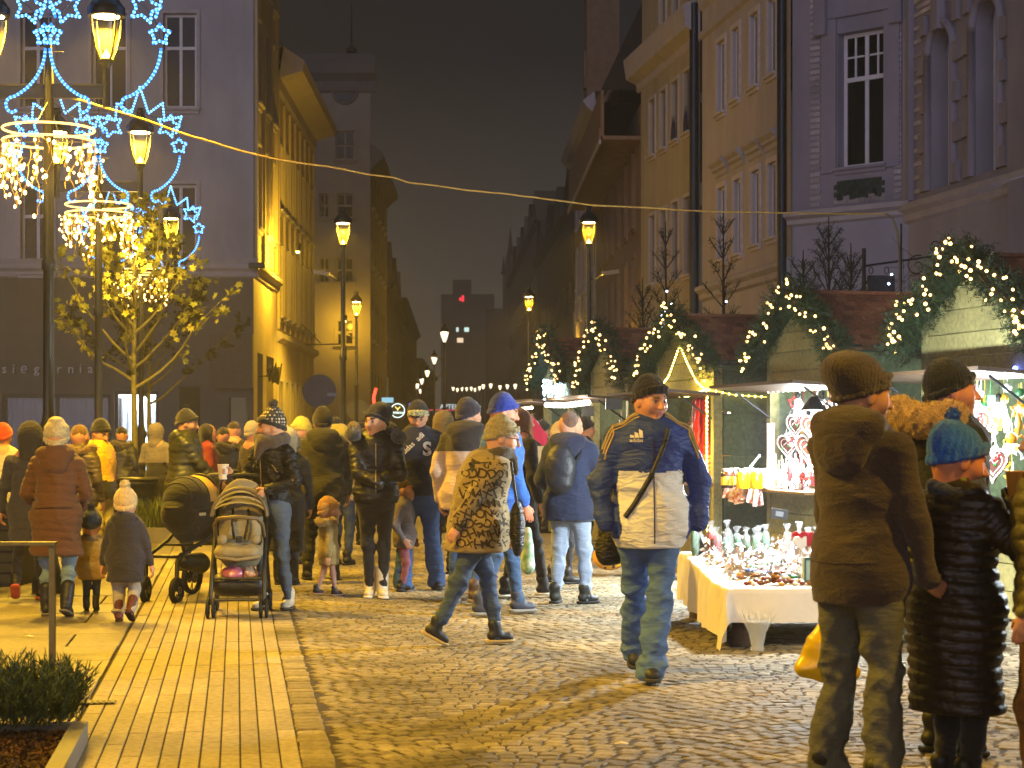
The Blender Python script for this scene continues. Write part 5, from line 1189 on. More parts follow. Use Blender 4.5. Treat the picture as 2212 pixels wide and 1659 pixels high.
for i in range(60):
    a = rs.random() * 6.28; q = abs(rs.gauss(0, .09)); x, y = .36 + 1.5 * q * math.cos(a), .17 + q * math.sin(a) * .8
    if y < .03 or x < .03: continue
    c = rs.choice(['#a8721c', '#8a5a18', '#6a3410', '#c08a28', '#7a2414', '#e0dcd0']); t_ = thing('nut', CN[c] + ' candied nut in the heap at the front of the cloth', 'sweets', tuple(TP(x, y, .42 + max(0, .07 - q * .5) * rs.random())), rs.random() * 6, 'heap of candied nuts at the front of the cloth')
    b = MB(); b.ball((0, 0, 0), .02, 6, sc=(1.2, 1, .8)); b.build('kernel', [mat('nut_' + c, c, rough=.35, coat=.5)], t_)
b = MB()
for i in range(1500):
    x, y = rs.uniform(.1, 1.45), rs.uniform(.6, 1.95); hgt = .04 + .16 * max(0, (y - .6) / 1.35) * rs.random(); c = Vector((x, y, tz(y) + rs.random() * hgt)); u = Vector((rs.gauss(0, 1), rs.gauss(0, 1), rs.gauss(0, 1))).normalized() * rs.uniform(.015, .05); v_ = u.cross(Vector((rs.gauss(0, 1), rs.gauss(0, 1), rs.gauss(0, 1)))).normalized() * rs.uniform(.01, .03)
    b.add([c - u, c + v_, c + u, c - v_ * .4 + Vector((0, 0, .015))], [(0, 1, 3), (1, 2, 3)])
o = b.build('crinkled_wrap', [mat('crinkle', '#dfe2e6', rough=.25, spec=.7, scale=18, col2='#b89a8c'), ], None, loc=(TX, TY, 0), rot=(0, 0, R(3))); tag(o, 'loose heap of crinkled clear sweet wrapping on the white cloth', 'packaging', kind='stuff')
# heart lollies in a tin with painted front
t_ = thing('sweets_tin', 'square tin with red pictures on a pale blue front holding red lollies', 'tin', tuple(TP(.58, .25, .42)), R(3)); b = MB(); b.bx(0, .3, 0, .12, 0, .16); b.build('tin_box', [mat('tin_pale', '#a9c4bd', rough=.5)], t_)
b = MB(); b.bx(-.01, .31, -.012, .0, -.005, .012); b.bx(-.01, .31, -.012, .0, .15, .165); b.bx(-.012, .0, -.01, .0, .012, .15); b.bx(.3, .312, -.01, .0, .012, .15); b.build('tin_edge', [mat('tin_edge', '#3d6a63', rough=.4)], t_)
b = MB(); b.box((.09, -.004, .115), (.09, .006, .03), M=Matrix.Rotation(R(-15), 4, 'Y')); b.box((.2, -.004, .1), (.12, .006, .012)); b.box((.19, -.004, .05), (.05, .006, .035)); b.ball((.05, -.004, .08), .012, 6, sc=(1, .4, 1)); b.build('picture', [redc], t_)
for i in range(9):
    t_ = thing('heart_lolly', 'red heart lolly on a thin stick standing by the painted tin', 'lolly', tuple(TP(.58 + .05 * (i % 5), .4 + .06 * (i // 5), .42 + .03 * (i % 2))), R(rs.uniform(-20, 20)), 'red heart lollies behind the painted tin'); b = MB(); b.tube([(0, 0, 0), (0, 0, .22)], .004, 4); b.build('stick', [icing], t_)
    hp = heart_pts(.06, 16); b = MB(); b.add([(p[0], -.01, p[2] + .26) for p in hp] + [(p[0], .01, p[2] + .26) for p in hp], [tuple(range(16))[::-1], tuple(range(16, 32))] + [(j, (j + 1) % 16, 16 + (j + 1) % 16, 16 + j) for j in range(16)]); b.build('heart', [redc if i % 3 else icing], t_)
lamp('table_light', TP(.8, 1.0, 1.55), COOL, 620, .05); lamp('flap_light', GB(-.35, .2, 1.80), COOL, 1700, .04, spot=R(150))  # table_light is added to whiten the sweets; its stand below is added too
wl_ = thing('work_lamp', 'white work lamp on a thin stand hidden behind the man in the brown coat', 'lamp', tuple(TP(.8, 1.0, 0))); b = MB(); b.tube([(.3, .9, 0), (.3, .9, 1.7), (.0, .0, 1.68)], .012, 6); b.build('stand', [shop_dark], wl_); b = MB(); b.lathe([(.1, 1.6), (.04, 1.68), (.02, 1.7)], 10); b.build('shade', [shop_dark], wl_)
# glass vase and logs below the table
t_ = thing('glass_vase', 'clear crinkled glass vase standing on the setts under the table edge', 'vase', (GX(1636, 12.2), 12.2, 0)); b = MB(); vs = []; n_ = 16
b.lathe([(.045, 0), (.05, .02), (.04, .03), (.06, .12), (.10, .2)], n_)
for i in range(n_): a = 2 * math.pi * i / n_; b.add([(.1 * math.cos(a), .1 * math.sin(a), .2), (.1 * math.cos(a + .39), .1 * math.sin(a + .39), .2), (.135 * math.cos(a + .2), .135 * math.sin(a + .2), .25 + .02 * (i % 2))], [(0, 1, 2)])
b.build('glass', [glass('vase_glass', (.7, .75, .78), .35, .08)], t_)
# yellow bag hanging behind the man in brown
# curved pole, cable
cp = thing('cable_pole', 'thin curved pole behind the stalls that carries the right end of the cable', 'pole', (GX(1943, 21), 21, 0)); zt = CH + (HZ - 462) * 21 / FPX
b = MB(); b.tube([(0, 0, 0), (0, 0, zt - .45), (-.02, 0, zt - .22), (-.08, 0, zt - .04), (-.16, 0, zt)], .014, 6); b.build('pole', [mat('pole_paint', '#8a7a5a', rough=.5)], cp)
b = MB(); b.tube([(.04, .1, 0), (.04, .1, zt - .1)], .012, 6); b.build('second_rod', [shop_dark], cp)
cpts = [(110, 200), (180, 217), (320, 262), (420, 296), (500, 320), (600, 346), (700, 358), (770, 372), (850, 384), (885, 394), (960, 404), (1060, 416), (1150, 425), (1250, 440), (1300, 444), (1500, 455), (1700, 461), (1915, 462)]
c0 = P(110, 200, 16.7); cb = thing('cable', 'long pale cable strung from the nearest double lamp across the street to the stalls', 'cable', tuple(c0)); pp = []
for i, (x, y) in enumerate(cpts):
    D = 16.7 + (21 - 16.7) * (x - 110) / 1805; pp.append(P(x, y, D) - c0)
q_ = []
for i in range(len(pp) - 1):
    for j in range(4): q_.append(pp[i].lerp(pp[i + 1], j / 4) + Vector((0, 0, .004 * math.sin(i * 4 + j * 1.3))))
b = MB(); b.tube(q_ + [pp[-1]], .0095, 6); b.build('cord', [mat('cable_pale', '#d8b25a', rough=.6)], cb)
# ---------------- fir tops behind the stalls
def sparse_fir(x, ytop, D, label, spread=.55, seed=0, lights=8, whorls=9, gap=.30, dense=.8):
    rs = random.Random(seed); zt = CH + (HZ - ytop) * D / FPX; t_ = thing('fir_tree', label, 'tree', (GX(x, D), D, 0), 0, 'bare fir trees standing behind the stalls')
    b = MB(); b.tube([(0, 0, 0), (0.01, 0, zt * .5), (0, 0, zt)], [.05, .03, .006], 6); b.build('trunk', [twig_m], t_)
    b = MB(); nb = MB(); z = zt - .32
    for w_ in range(whorls):
        L_ = min(spread, .24 + .06 * w_) ; n_ = 4 + (w_ > 4); a0 = rs.random() * 6
        for k in range(n_):
            a = a0 + k * 2 * math.pi / n_ + rs.uniform(-.2, .2); el = R(58 - 2.2 * w_ + rs.uniform(-7, 7)); d = Vector((math.cos(a) * math.cos(el), math.sin(a) * math.cos(el), math.sin(el)))
            pts = [Vector((0, 0, z)) + d * L_ * f_ + Vector((0, 0, .05 * f_ * f_ * L_)) for f_ in (0, .33, .66, 1)]; b.tube(pts, [.009, .007, .006, .003], 4)
            spruce_tufts(nb, pts, .012, int(5 * dense * (1 + w_ * .25)), .03, rs, .0025)
            for f_ in (.45, .7):
                for sgn in (-1, 1):
                    sd_ = Vector((-math.sin(a) * sgn, math.cos(a) * sgn, .35)) + d; q = pts[0].lerp(pts[3], f_); e = q + sd_.normalized() * L_ * .34; b.tube([q, e], [.005, .002], 3); spruce_tufts(nb, [q, e], .01, int(3 * dense), .04, rs, .0025)
        z -= gap
    b.build('branches', [twig_m], t_)['kind'] = 'stuff'; nb.build('needles', [needle_m], t_)['kind'] = 'stuff'
    ib = MB(); ib.ball((0, 0, 0), .013, 6); ib = ib.mesh('bulb', [emis('icy_white', (.6, .75, 1), 14)])
    for k in range(lights): link('bulb', ib, t_, (rs.uniform(-.1, .1), -rs.uniform(.05, .2), zt - .9 - rs.random() * 1.0))
    return t_
sparse_fir(1438, 478, 24, 'sparse fir with icy lights above the yellow rope-lit stall', seed=1, lights=10)
sparse_fir(1562, 452, 23, 'second sparse fir, tallest thin top against the pale house', .4, seed=2, lights=3, whorls=8)
sparse_fir(1790, 468, 20.5, 'dense fir top with icy lights above the roof of the heart stall', .7, seed=3, lights=9, dense=2.2, gap=.18, whorls=12)
sparse_fir(1735, 540, 21, 'lower fir top to the left of the dense one', .6, seed=4, lights=1, dense=1.8, gap=.18, whorls=10)
sparse_fir(1838, 525, 20.2, 'lower fir top to the right of the dense one', .6, seed=6, lights=2, dense=1.8, gap=.18, whorls=10)
sparse_fir(1388, 600, 25, 'small fir top at the left, beside the turreted house', .45, seed=5, lights=2, dense=1.4, gap=.2)
# climbing leafless bush with wrought bracket sign
cbush = thing('bare_shrub', 'thin straggling shrub with few dry leaves behind the curved pole', 'shrub', (GX(2010, 24), 24, 0)); rs = random.Random(12); b = MB(); lb = MB()
for i in range(26):
    a = rs.uniform(-1, 1); p = Vector((a * .3, rs.uniform(-.2, .2), 1.6)); pts = [p.copy()]; d = Vector((a * .6, 0, 1.6))
    for k in range(9):
        d += Vector((rs.gauss(0, .35), rs.gauss(0, .2), -.14 + rs.gauss(0, .15))); p = p + d.normalized() * .26; pts.append(p.copy())
        for _ in range(3):
            e = p + Vector((rs.gauss(0, .13), rs.gauss(0, .1), rs.gauss(0, .1))); b.tube([p, e], [.004, .002], 3, cap=False); s_ = Vector((rs.gauss(0, 1), rs.gauss(0, 1), rs.gauss(0, 1))).normalized() * .022; lb.add([e, e + s_, e + s_.cross(Vector((0, 0, 1))) * .8], [(0, 1, 2)])
    b.tube(pts, [.008 - .0007 * k for k in range(10)], 4)
b.build('stems', [twig_m], cbush)['kind'] = 'stuff'; lb.build('dry_leaves', [mat('dry_leaf', '#5a4228', rough=.9)], cbush)['kind'] = 'stuff'
ws = thing('wrought_sign', 'dark hanging sign board on a scrolled wrought iron bracket above the heart stall roof', 'sign', (GX(1866, 26), 26, CH + (HZ - 575) * 26 / FPX)); b = MB(); b.tube([(0, 0, -1.4), (0, 0, .25)], .03, 6); b.tube([(0, 0, 0), (1.42, -.05, .2)], .016, 5)
def spiral(c, r_, t_, s_=1): return [Vector(c) + Vector((s_ * r_ * (1 - k / 22) * math.cos(k * .45 + t_), 0, r_ * (1 - k / 22) * math.sin(k * .45 + t_))) for k in range(19)]
for c, r_, t_, s_ in (((.75, 0, .0), .16, 1.2, 1), ((1.05, 0, .02), .15, 1.2, -1), ((1.0, 0, .26), .12, -1, 1), ((1.3, 0, .02), .13, 2, 1)): b.tube(spiral(c, r_, t_, s_), .009, 4)
for x in (.1, .32): b.tube([(x + .03 * math.cos(a), 0, -.06 + .05 * math.sin(a)) for a in [2 * math.pi * j / 8 for j in range(8)]], .007, 4, 0, True)
b.build('bracket', [shop_dark], ws); b = MB(); b.box((.24, 0, -.38), (.38, .05, .5)); b.build('board', [mat('sign_board', '#141722', rough=.4)], ws)
for (x, z) in ((.3, -.12), (.26, -.25), (.29, -.4)): b = MB(); b.ball((x + .08, -.05, z), .016, 6); b.build('fairy_bulb', [emis('icy_white', (.6, .75, 1), 14)], ws)
# ------------------------------------------------------------------ people
def v3(*a): return np.array(a, float)
def ik(a, b, l1, l2, hint):
    a, b, hint = np.array(a, float), np.array(b, float), np.array(hint, float)
    d = b - a; L = np.linalg.norm(d)
    if L > (l1 + l2) * .999: b = a + d / L * (l1 + l2) * .999; d = b - a; L = np.linalg.norm(d)
    x = (l1 * l1 - l2 * l2 + L * L) / (2 * L); y = math.sqrt(max(l1 * l1 - x * x, 0)); u = d / L
    hp = hint - u * hint.dot(u); hp /= np.linalg.norm(hp) + 1e-9
    return a + u * x + hp * y, b

def skin_mat(tone, hair='#2a1c12', beard=0):
    nm = 'skin_%s_%s_%s' % (tone, hair, beard)
    if nm in _M: return _M[nm]
    m = mat(nm, tone, rough=.55, var=.12, scale=14, spec=.35); t = m.node_tree; b = t.nodes['Principled BSDF']
    at = t.nodes.new('ShaderNodeAttribute'); at.attribute_name = 'paint'
    src = b.inputs['Base Color'].links[0].from_socket
    mx = t.nodes.new('ShaderNodeMix'); mx.data_type = 'RGBA'
    t.links.new(at.outputs['Alpha'], mx.inputs[0]); t.links.new(src, mx.inputs[6]); t.links.new(at.outputs['Color'], mx.inputs[7])
    t.links.new(mx.outputs[2], b.inputs['Base Color'])
    b.inputs['Subsurface Weight'].default_value = .12; b.inputs['Subsurface Radius'].default_value = (.02, .008, .004); b.inputs['Subsurface Scale'].default_value = .5
    return m

def head_verts(h, sc, child=False):
    f = Field(); c = 1.0
    f.ell((0, -.012, .03), (.075, .095, .09), k=.02)
    f.ell((0, .02, -.032), (.056 if not child else .064, .068, .078 if not child else .066), k=.05)
    f.ell((0, .064, -.094 if not child else -.08), (.022, .02, .018), k=.03)
    for s in (-1, 1):
        f.ell((s * .039, .052, -.02), (.025, .026, .026), k=.03)
        f.cap((s * .034, .078, .030), (s * .008, .089, .026), .009, .010, k=.02)
        f.ell((s * .077, -.008, -.004), (.009, .019, .031), k=.008)
    f.ell((0, -.05, .0), (.055, .05, .07), k=.04)
    for s in (-1, 1): f.ell((s * .031, .102, .009), (.021, .027, .015), k=.014, op='-')
    for s in (-1, 1): f.ell((s * .031, .076, .008), (.0125, .0125, .0115), k=.004)
    nl = .104 if not child else .098
    f.cap((0, .088, .016), (0, nl + .006, -.024), .0085, .0135, k=.008)
    for s in (-1, 1): f.ell((s * .012, .095, -.027), (.008, .009, .007), k=.006)
    f.cap((-.018, .083, -.050), (.018, .083, -.050), .007, .007, k=.006)
    f.cap((-.015, .081, -.062), (.015, .081, -.062), .008, .008, k=.006)
    f.cap((-.022, .093, -.0565), (.022, .093, -.0565), .004, .004, k=.003, op='-')
    f.cap((0, -.02, -.07), (0, -.035, -.19), .052, .056, k=.04)
    v, q = f.mesh(h, pad=.0)
    return v, q

def head_paint(v, hair, beard, lips=(.35, .08, .06)):
    x, y, z = v[:, 0], v[:, 1], v[:, 2]
    col = np.zeros((len(v), 4)); hr = hexc(hair)
    def put(mask, c, a):
        a = a * mask; col[:, :3] = np.where(a[:, None] > col[:, 3:4], c, col[:, :3]); col[:, 3] = np.maximum(col[:, 3], a)
    front = (y > .05)
    ax = np.abs(x)
    put(front & (((ax - .031) / .020) ** 2 + ((z - .033) / .008) ** 2 < 1), hr, .95)
    put(front & (((x) / .024) ** 2 + ((z + .056) / .012) ** 2 < 1), lips, .75)
    put(front & (((ax - .031) / .012) ** 2 + ((z - .008) / .007) ** 2 < 1), (.45, .42, .4), .9)
    put(front & (((ax - .031) / .008) ** 2 + ((z - .008) / .008) ** 2 < 1), (.02, .015, .01), 1.)
    put(front & (((ax - .031) / .016) ** 2 + ((z - .016) / .0035) ** 2 < 1), (.03, .02, .015), .8)
    if beard: put((y > .0) & (z < -.028) & (z > -.125) & ~((ax < .02) & (z > -.066)) & (ax + .4 * (z + .03) > -.2), hr, beard)
    return col

def hand_field(side, curl=.6, spread=.0, h=.006, grip=None):
    """wrist at origin, fingers toward -z, palm facing inward(-side x). side=+1 right"""
    f = Field()
    f.cap((0, 0, .03), (0, 0, -.02), .024, .024, k=.02, sq=(1.25, 1, 1))
    f.cap((0, -.012, -.045), (0, .016, -.045), .021, .021, k=.03, sq=(1.5, 1, .8))
    f.cap((0, -.018, -.075), (0, .022, -.075), .017, .017, k=.02, sq=(1.4, 1, 1))
    L = [.075, .085, .08, .062]
    for i, l in enumerate(L):
        y = .028 - i * .0185; p = v3(0, y, -.088 + (.004 if i in (0, 3) else 0)); a = curl * (1 + .12 * i)
        ang = 0; segs = (.45, .32, .25); r = .0093 - (.001 if i == 3 else 0)
        for j, s in enumerate(segs):
            ang += a * (0.75 if j == 0 else 1.0)
            q = p + l * s * 1.05 * v3(-side * math.sin(ang), spread * (1.5 - i) * .3, -math.cos(ang))
            f.cap(p, q, r, r * .92, k=.005); p = q; r *= .92
    p = v3(-side * .006, .02, -.02); q = p + v3(-side * .022, .03, -.026); f.cap(p, q, .014, .011, k=.015)
    q2 = q + v3(-side * .016, .006, -.03); f.cap(q, q2, .0105, .009, k=.006)
    return f.mesh(h, pad=0)

def frame(zaxis, fwd):
    z = np.array(zaxis, float); z /= np.linalg.norm(z); y = np.array(fwd, float); y = y - z * y.dot(z)
    if np.linalg.norm(y) < 1e-3: y = np.array([0, 1, 0.]) - z * z[1]
    y /= np.linalg.norm(y); x = np.cross(y, z); return np.stack([x, y, z], 1)

FAB = {}
def fabric(col, kind='cloth'):
    k = (col, kind)
    nm = 'fabric_' + kind + '_' + col.strip('#')
    if kind == 'nylon': return mat(nm, col, rough=.5, var=.2, scale=5, spec=.45, bump=.2, bscale=45, fold=.14, fscale=12)
    if kind == 'nylonm': return mat(nm, col, rough=.6, var=.1, scale=5, spec=.35, bump=.15, bscale=60, fold=.4, fscale=6)
    if kind == 'leather': return mat(nm, col, rough=.5, var=.35, scale=9, spec=.4, bump=.3, bscale=50, fold=.45, fscale=10)
    if kind == 'jeans':
        return mat(nm, col, rough=.9, var=.28, scale=3.5, bump=.3, bscale=220, stretch=(1, 1, .55), det=8, fold=.22, fscale=7)
    if kind == 'knit': return mat(nm, col, rough=.95, var=.4, scale=60, bump=.6, bscale=170, stretch=(1, 1, .6), sheen=.25)
    if kind == 'fur': return mat(nm, col, rough=.95, var=.6, scale=45, bump=1., bscale=150, sheen=.4)
    if kind == 'plush': return mat(nm, col, rough=1, var=.45, scale=30, bump=.9, bscale=110, sheen=.3)
    return mat(nm, col, rough=.85, var=.14, scale=5, bump=.35, bscale=130, sheen=.15, fold=.24, fscale=6)

def fur_tufts(name, centers, n, length, material, parent, seed=0, wd=.006):
    rs = np.random.RandomState(seed); vs = []; fs = []
    for i in range(n):
        c, r, out = centers[i % len(centers)]
        d = rs.normal(size=3) + np.array(out); d /= np.linalg.norm(d)
        p = np.array(c) + d * r * rs.uniform(.7, 1.0)
        t = np.cross(d, rs.normal(size=3)); t /= np.linalg.norm(t) + 1e-9
        e = p + d * length * rs.uniform(.5, 1.2) + rs.normal(size=3) * length * .25
        b = len(vs); vs += [p - t * wd, p + t * wd, e]; fs.append((b, b + 1, b + 2))
    me = bpy.data.meshes.new(name); me.from_pydata([tuple(v) for v in vs], [], fs); me.materials.append(material)
    return link(name, me, parent)

def person(label, x, D, H, yaw, top, legs, hat=None, pose=None, shoes=('#15130f',), skin='#c08a68', hair='#2a1c12', hairdo=None,
           head=(0, 0), lean=0.0, sideln=0.0, build=1.0, res=None, hood=None, scarf=None, child=False, beard=0, X=None, lw=None, group=None, seed=None, glasses=False, lift=0, hands=True, extra=None, hide_head=False):
    """x: survey bearing; D distance; yaw 0 = walking away from the camera, 90 = facing right"""
    pose = pose or {}
    seed = seed if seed is not None else int(abs(x) * 7 + D * 13) % 1000
    px = (FPX / D) * 1024 / 2212        # how large a metre shows
    h = res or max(.008, min(.022, 1.7 / px))
    X = GX(x, D) if X is None else X
    root = thing('person', label, 'child' if child else 'person', (X, D, lift), -R(yaw), group)
    hs = H / 1.75 * (1.0 if not child else 1.0); hd = .25 if not child else .215 + .02 * (H - .8)
    hsc = hd / .235
    s = H
    sw = (.108 if not child else .10) * s * (.5 + .5 * build); hw = .05 * s
    zs = (.808 if not child else .73) * s; zh = (.52 if not child else .47) * s
    L = lambda r, f, z: v3(r * s, f * s, z * s)
    pel = v3(pose.get('px', 0) * s, 0, zh)
    ln = v3(sideln * s, lean * s, 0)
    neck = v3(pel[0], 0, zs + .025 * s) + ln
    sh = {'l': v3(pel[0] - sw, 0, zs) + ln, 'r': v3(pel[0] + sw, 0, zs) + ln}
    tw = pose.get('twist', 0)
    if tw:
        c, q = math.cos(R(tw)), math.sin(R(tw))
        for k in sh:
            d = sh[k] - neck; sh[k] = neck + v3(d[0] * c + d[1] * q, -d[0] * q + d[1] * c, d[2])
    ua, fa = (.172 * s, .15 * s)
    J = {}
    for k, sg in (('l', -1), ('r', 1)):
        wr = pose.get('w' + k, (sg * .155, .04, .5 if not child else .45)); wr = L(*wr) + (ln * .0)
        el, wr = ik(sh[k], wr, ua, fa, pose.get('he' + k, (sg * .6, -1, -.2)))
        J['e' + k], J['w' + k] = el, wr
        an = pose.get('a' + k, (sg * .05, 0, .045)); an = L(*an)
        hp = pel + v3(sg * hw, 0, -.02 * s)
        zl = zh - .02 * s - .045 * s
        kn, an = ik(hp, an, zl * .505, zl * .505, pose.get('hk' + k, (sg * .08, 1, 0)))
        J['h' + k], J['k' + k], J['a' + k] = hp, kn, an
    hyaw, hpit = R(head[0]), R(head[1])
    hc = neck + v3(0, .014 * s, .138 * hsc * (1 if not child else .92)) + v3(0, lean * .25 * s, 0)
    # head basis
    fw = v3(math.sin(hyaw) * math.cos(hpit), math.cos(hyaw) * math.cos(hpit), math.sin(hpit))
    rt = v3(math.cos(hyaw), -math.sin(hyaw), 0); upv = np.cross(rt, fw); HB = np.stack([rt, fw, upv], 1) * hsc
    hM = lambda p: hc + HB @ np.array(p, float)
    sm = skin_mat(skin, hair, beard)
    # ---- body: one figure, face and hands
    parts = []
    hv, hq = head_verts(max(.0045, min(.012, 1.1 / px)) / hsc, 1, child)
    pc = head_paint(hv, hair, beard)
    hvw = hc + hv @ HB.T
    parts.append((hvw, hq, 0))
    f = Field(); bd = build
    f.cap(neck + v3(0, -.01, -.02 * s), pel + v3(0, 0, .15 * s), .085 * s * bd * .9, .08 * s * bd * .9, sq=(.85, 1.2, 1))
    f.cap(pel + v3(0, 0, .15 * s), pel, .07 * s, .075 * s)
    for k in 'lr':
        f.cap(sh[k], J['e' + k], .026 * s, .022 * s); f.cap(J['e' + k], J['w' + k], .022 * s, .015 * s)
        f.cap(J['h' + k], J['k' + k], .035 * s, .018 * s); f.cap(J['k' + k], J['a' + k], .018 * s, .014 * s)
    bv, bq = f.mesh(max(.03, h * 1.5) * (s / 1.75), pad=0)
    parts.append((bv, bq, 0))
    hsl = (.0045 if px > 180 else .0065) if px > 80 else .009
    for k, sg in (('l', -1), ('r', 1)):
        if not hands: break
        if pose.get('nohand' + k): continue
        ax = pose.get('g' + k)          # direction fingers point
        d = J['w' + k] - J['e' + k]; zax = -(np.array(ax, float) if ax is not None else d)
        Fm = frame(zax, pose.get('f' + k, (0, 1, 0.2)))
        v, q = hand_field(sg, pose.get('c' + k, .45), h=hsl)
        hk = .9 * s / 1.75 * (1.25 if child else 1)
        parts.append((J['w' + k] + (v * hk) @ Fm.T, q, 0))
    me = np_mesh('body', parts, [sm])
    at = me.attributes.new('paint', 'FLOAT_COLOR', 'POINT'); full = np.zeros((len(me.vertices), 4)); full[:len(pc)] = pc
    at.data.foreach_set('color', full.astype(np.float32).ravel())
    link('body', me, root)
    # ---- legs
    lk, lc = legs[0], legs[1]; lo = legs[2] if len(legs) > 2 else {}
    f = Field(); tf = lo.get('fit', 1.0)
    f.cap(pel + v3(0, 0, .02 * s), pel + v3(0, 0, -.03 * s), .085 * s * bd, .082 * s * bd, sq=(.85, 1.05, 1), k=.04)
    for k in 'lr':
        f.cap(J['h' + k], J['k' + k], .056 * s * tf * (.6 + .4 * bd), .039 * s * tf, k=.025 * s)
        f.cap(J['k' + k], J['a' + k] + v3(0, 0, -.012 * s), .04 * s * tf, (.03 if lk != 'wide' else .047) * s * tf, k=.02 * s)
    wr_ = wrinkle(seed + 5, .007 * s * lo.get('wr', 1), 16, (1, 1, 2.5))
    zk = J['kl'][2]; za = .045 * s
    dz = lambda X, Y, Z: wr_(X, Y, Z) * (.45 + 1.0 * np.exp(-((Z - zk) / (.09 * s)) ** 2) + 1.3 * np.exp(-((Z - za - .04 * s) / (.05 * s)) ** 2))
    v, q = f.mesh(h, dz, cuts=[(2, 1, .02)], pad=.0)
    link('trousers' if lk != 'tights' else 'tights', np_mesh('trousers', [(v, q, 0)], [fabric(lc, {'jeans': 'jeans', 'wide': 'jeans'}.get(lk, 'cloth'))]), root)
    # ---- shoes
    boot = len(shoes) > 2 and shoes[2] == 'boot'
    for k, sg in (('l', -1), ('r', 1)):
        a = J['a' + k]; pit = pose.get('p' + k, 0); fy = pose.get('y' + k, sg * 8)
        f = Field(); fl = .085 * s * (1 if not child else 1.12); fr = .026 * s
        f.cap((0, -.02 * s, -.012 * s), (0, fl * .62, -.022 * s), fr * 1.0, fr * .95, k=.02, sq=(1, 1, 1.15))
        f.cap((0, .0, 0), (0, -.012 * s, .04 * s), fr * 1.1, fr * 1.15, k=.02)
        if boot: f.cap((0, -.005 * s, .02 * s), (0, -.005 * s, .1 * s), fr * 1.25, fr * 1.38, k=.015)
        v, q = f.mesh(max(.007, h * .6), cuts=[(2, 1, -.038 * s)], pad=0)
        g = Field(); g.cap((0, -.026 * s, -.036 * s), (0, fl * .68, -.036 * s), fr * 1.08, fr * 1.05, k=.01, sq=(1, 1, 1))
        v2, q2 = g.mesh(max(.007, h * .6), cuts=[(2, 1, -.045 * s), (2, -1, -.03 * s)], pad=0)
        me = np_mesh('shoe', [(v, q, 0), (v2, q2, 1)], [mat('shoe_' + shoes[0], shoes[0], rough=.55, scale=20, spec=.4), mat('sole_' + (shoes[1] if len(shoes) > 1 else '#0d0c0b'), shoes[1] if len(shoes) > 1 else '#0d0c0b', rough=.8)])
        link('shoe' if not boot else 'boot', me, root, loc=tuple(a), rot=(R(pit), 0, -R(fy)))
    # ---- upper garment
    kind, col = top[0], top[1]; o = top[2] if len(top) > 2 else {}
    hem = o.get('hem', .46) * s; fat = o.get('fat', 1.0) * build; bulk = {'puffer': 1.12, 'jacket': 1.0, 'coat': 1.04, 'parka': 1.08}.get(kind, 1.0)
    rd = (o.get('ridge', .055) * s / 1.75, .015 * s / 1.75 * o.get('ramp', 1)) if kind == 'puffer' else None
    f = Field(); B = fat * bulk
    bl = o.get('belly', 0)
    chest = (neck + pel) / 2 + v3(0, 0, .07 * s)
    f.ell(chest + v3(0, .004 * s, .02 * s), (.108 * s * B, .082 * s * B, .13 * s), k=.06)
    f.cap(sh['l'] * .6 + neck * .4 + v3(0, 0, -.03 * s), sh['r'] * .6 + neck * .4 + v3(0, 0, -.03 * s), .058 * s * B, .058 * s * B, k=.05, sq=(1, 1.05, 1.1))
    f.cap(pel + v3(0, bl * .3 * s, .14 * s), pel + v3(0, bl * s, .02 * s), .085 * s * B * o.get('waist', 1), .096 * s * B, k=.08 * s, sq=(.86, 1.12, 1))
    if hem < zh - .02 * s:
        fl_ = o.get('flare', 1.05)
        f.cap(pel, v3(pel[0], 0, hem - .05 * s), .094 * s * B, .094 * s * B * fl_, k=.08 * s, sq=(.86, 1.05, 1))
    f.cap(neck + v3(0, -.01 * s, -.04 * s), neck + v3(0, .004 * s, .02 * s), .062 * s * B, (.05 if not child else .062) * s, k=.03)
    f.cap(neck + v3(0, -.006 * s, .01 * s), neck + v3(0, .004 * s, .042 * s), (.046 if not child else .058) * s, (.043 if not child else .055) * s, k=.02)
    fields = [f]
    am = .0355 * s * (B * .5 + .5) * (1 if not child else 1.12)
    for k in 'lr':
        e, wv = J['e' + k], J['w' + k]; dv = (wv - e) / np.linalg.norm(wv - e)
        we = wv - dv * .012 * s
        f.cap(sh[k] + v3(0, 0, -.008 * s), e, am * 1.25, am * 1.08, k=.017 * s, ridge=rd)
        f.cap(e, we, am * 1.06, am * .82, k=.012 * s, ridge=rd)
    wk = wrinkle(seed, .0095 * s * o.get('wr', 1) * (1.2 if kind == 'coat' else 1), o.get('wf', 8.5), (1, 1, 1.6))
    def rz(X, Y, Z):
        if not rd: return 0
        side = np.clip((np.sqrt((X - pel[0]) ** 2) - .125 * s * B) / (.02 * s), 0, 1)
        return (1 - side) * rd[1] * (np.sqrt(np.abs(np.sin(np.pi * (Z + .012 * np.sin(9 * X + 4 * Y)) / rd[0]))) - .6)
    v, q = f.mesh(h, addf(wk, rz), cuts=[(2, 1, hem)], pad=.015)
    fk = {'puffer': 'nylon', 'leather': 'leather', 'jacket': 'cloth'}.get(kind, 'cloth'); fk = o.get('fab', fk)
    mats = [fabric(col, fk)] + [fabric(c, fk) for c in o.get('cols', [])]
    mi = np.zeros(len(q), int)
    if 'paint' in o:
        c = v[q].mean(1); mi = o['paint'](c, s, J, sh, pel)
    if o.get('mat'): mats[0] = o['mat']
    me = np_mesh(kind, [(v, q, 0)], mats); me.polygons.foreach_set('material_index', mi.astype(np.int32))
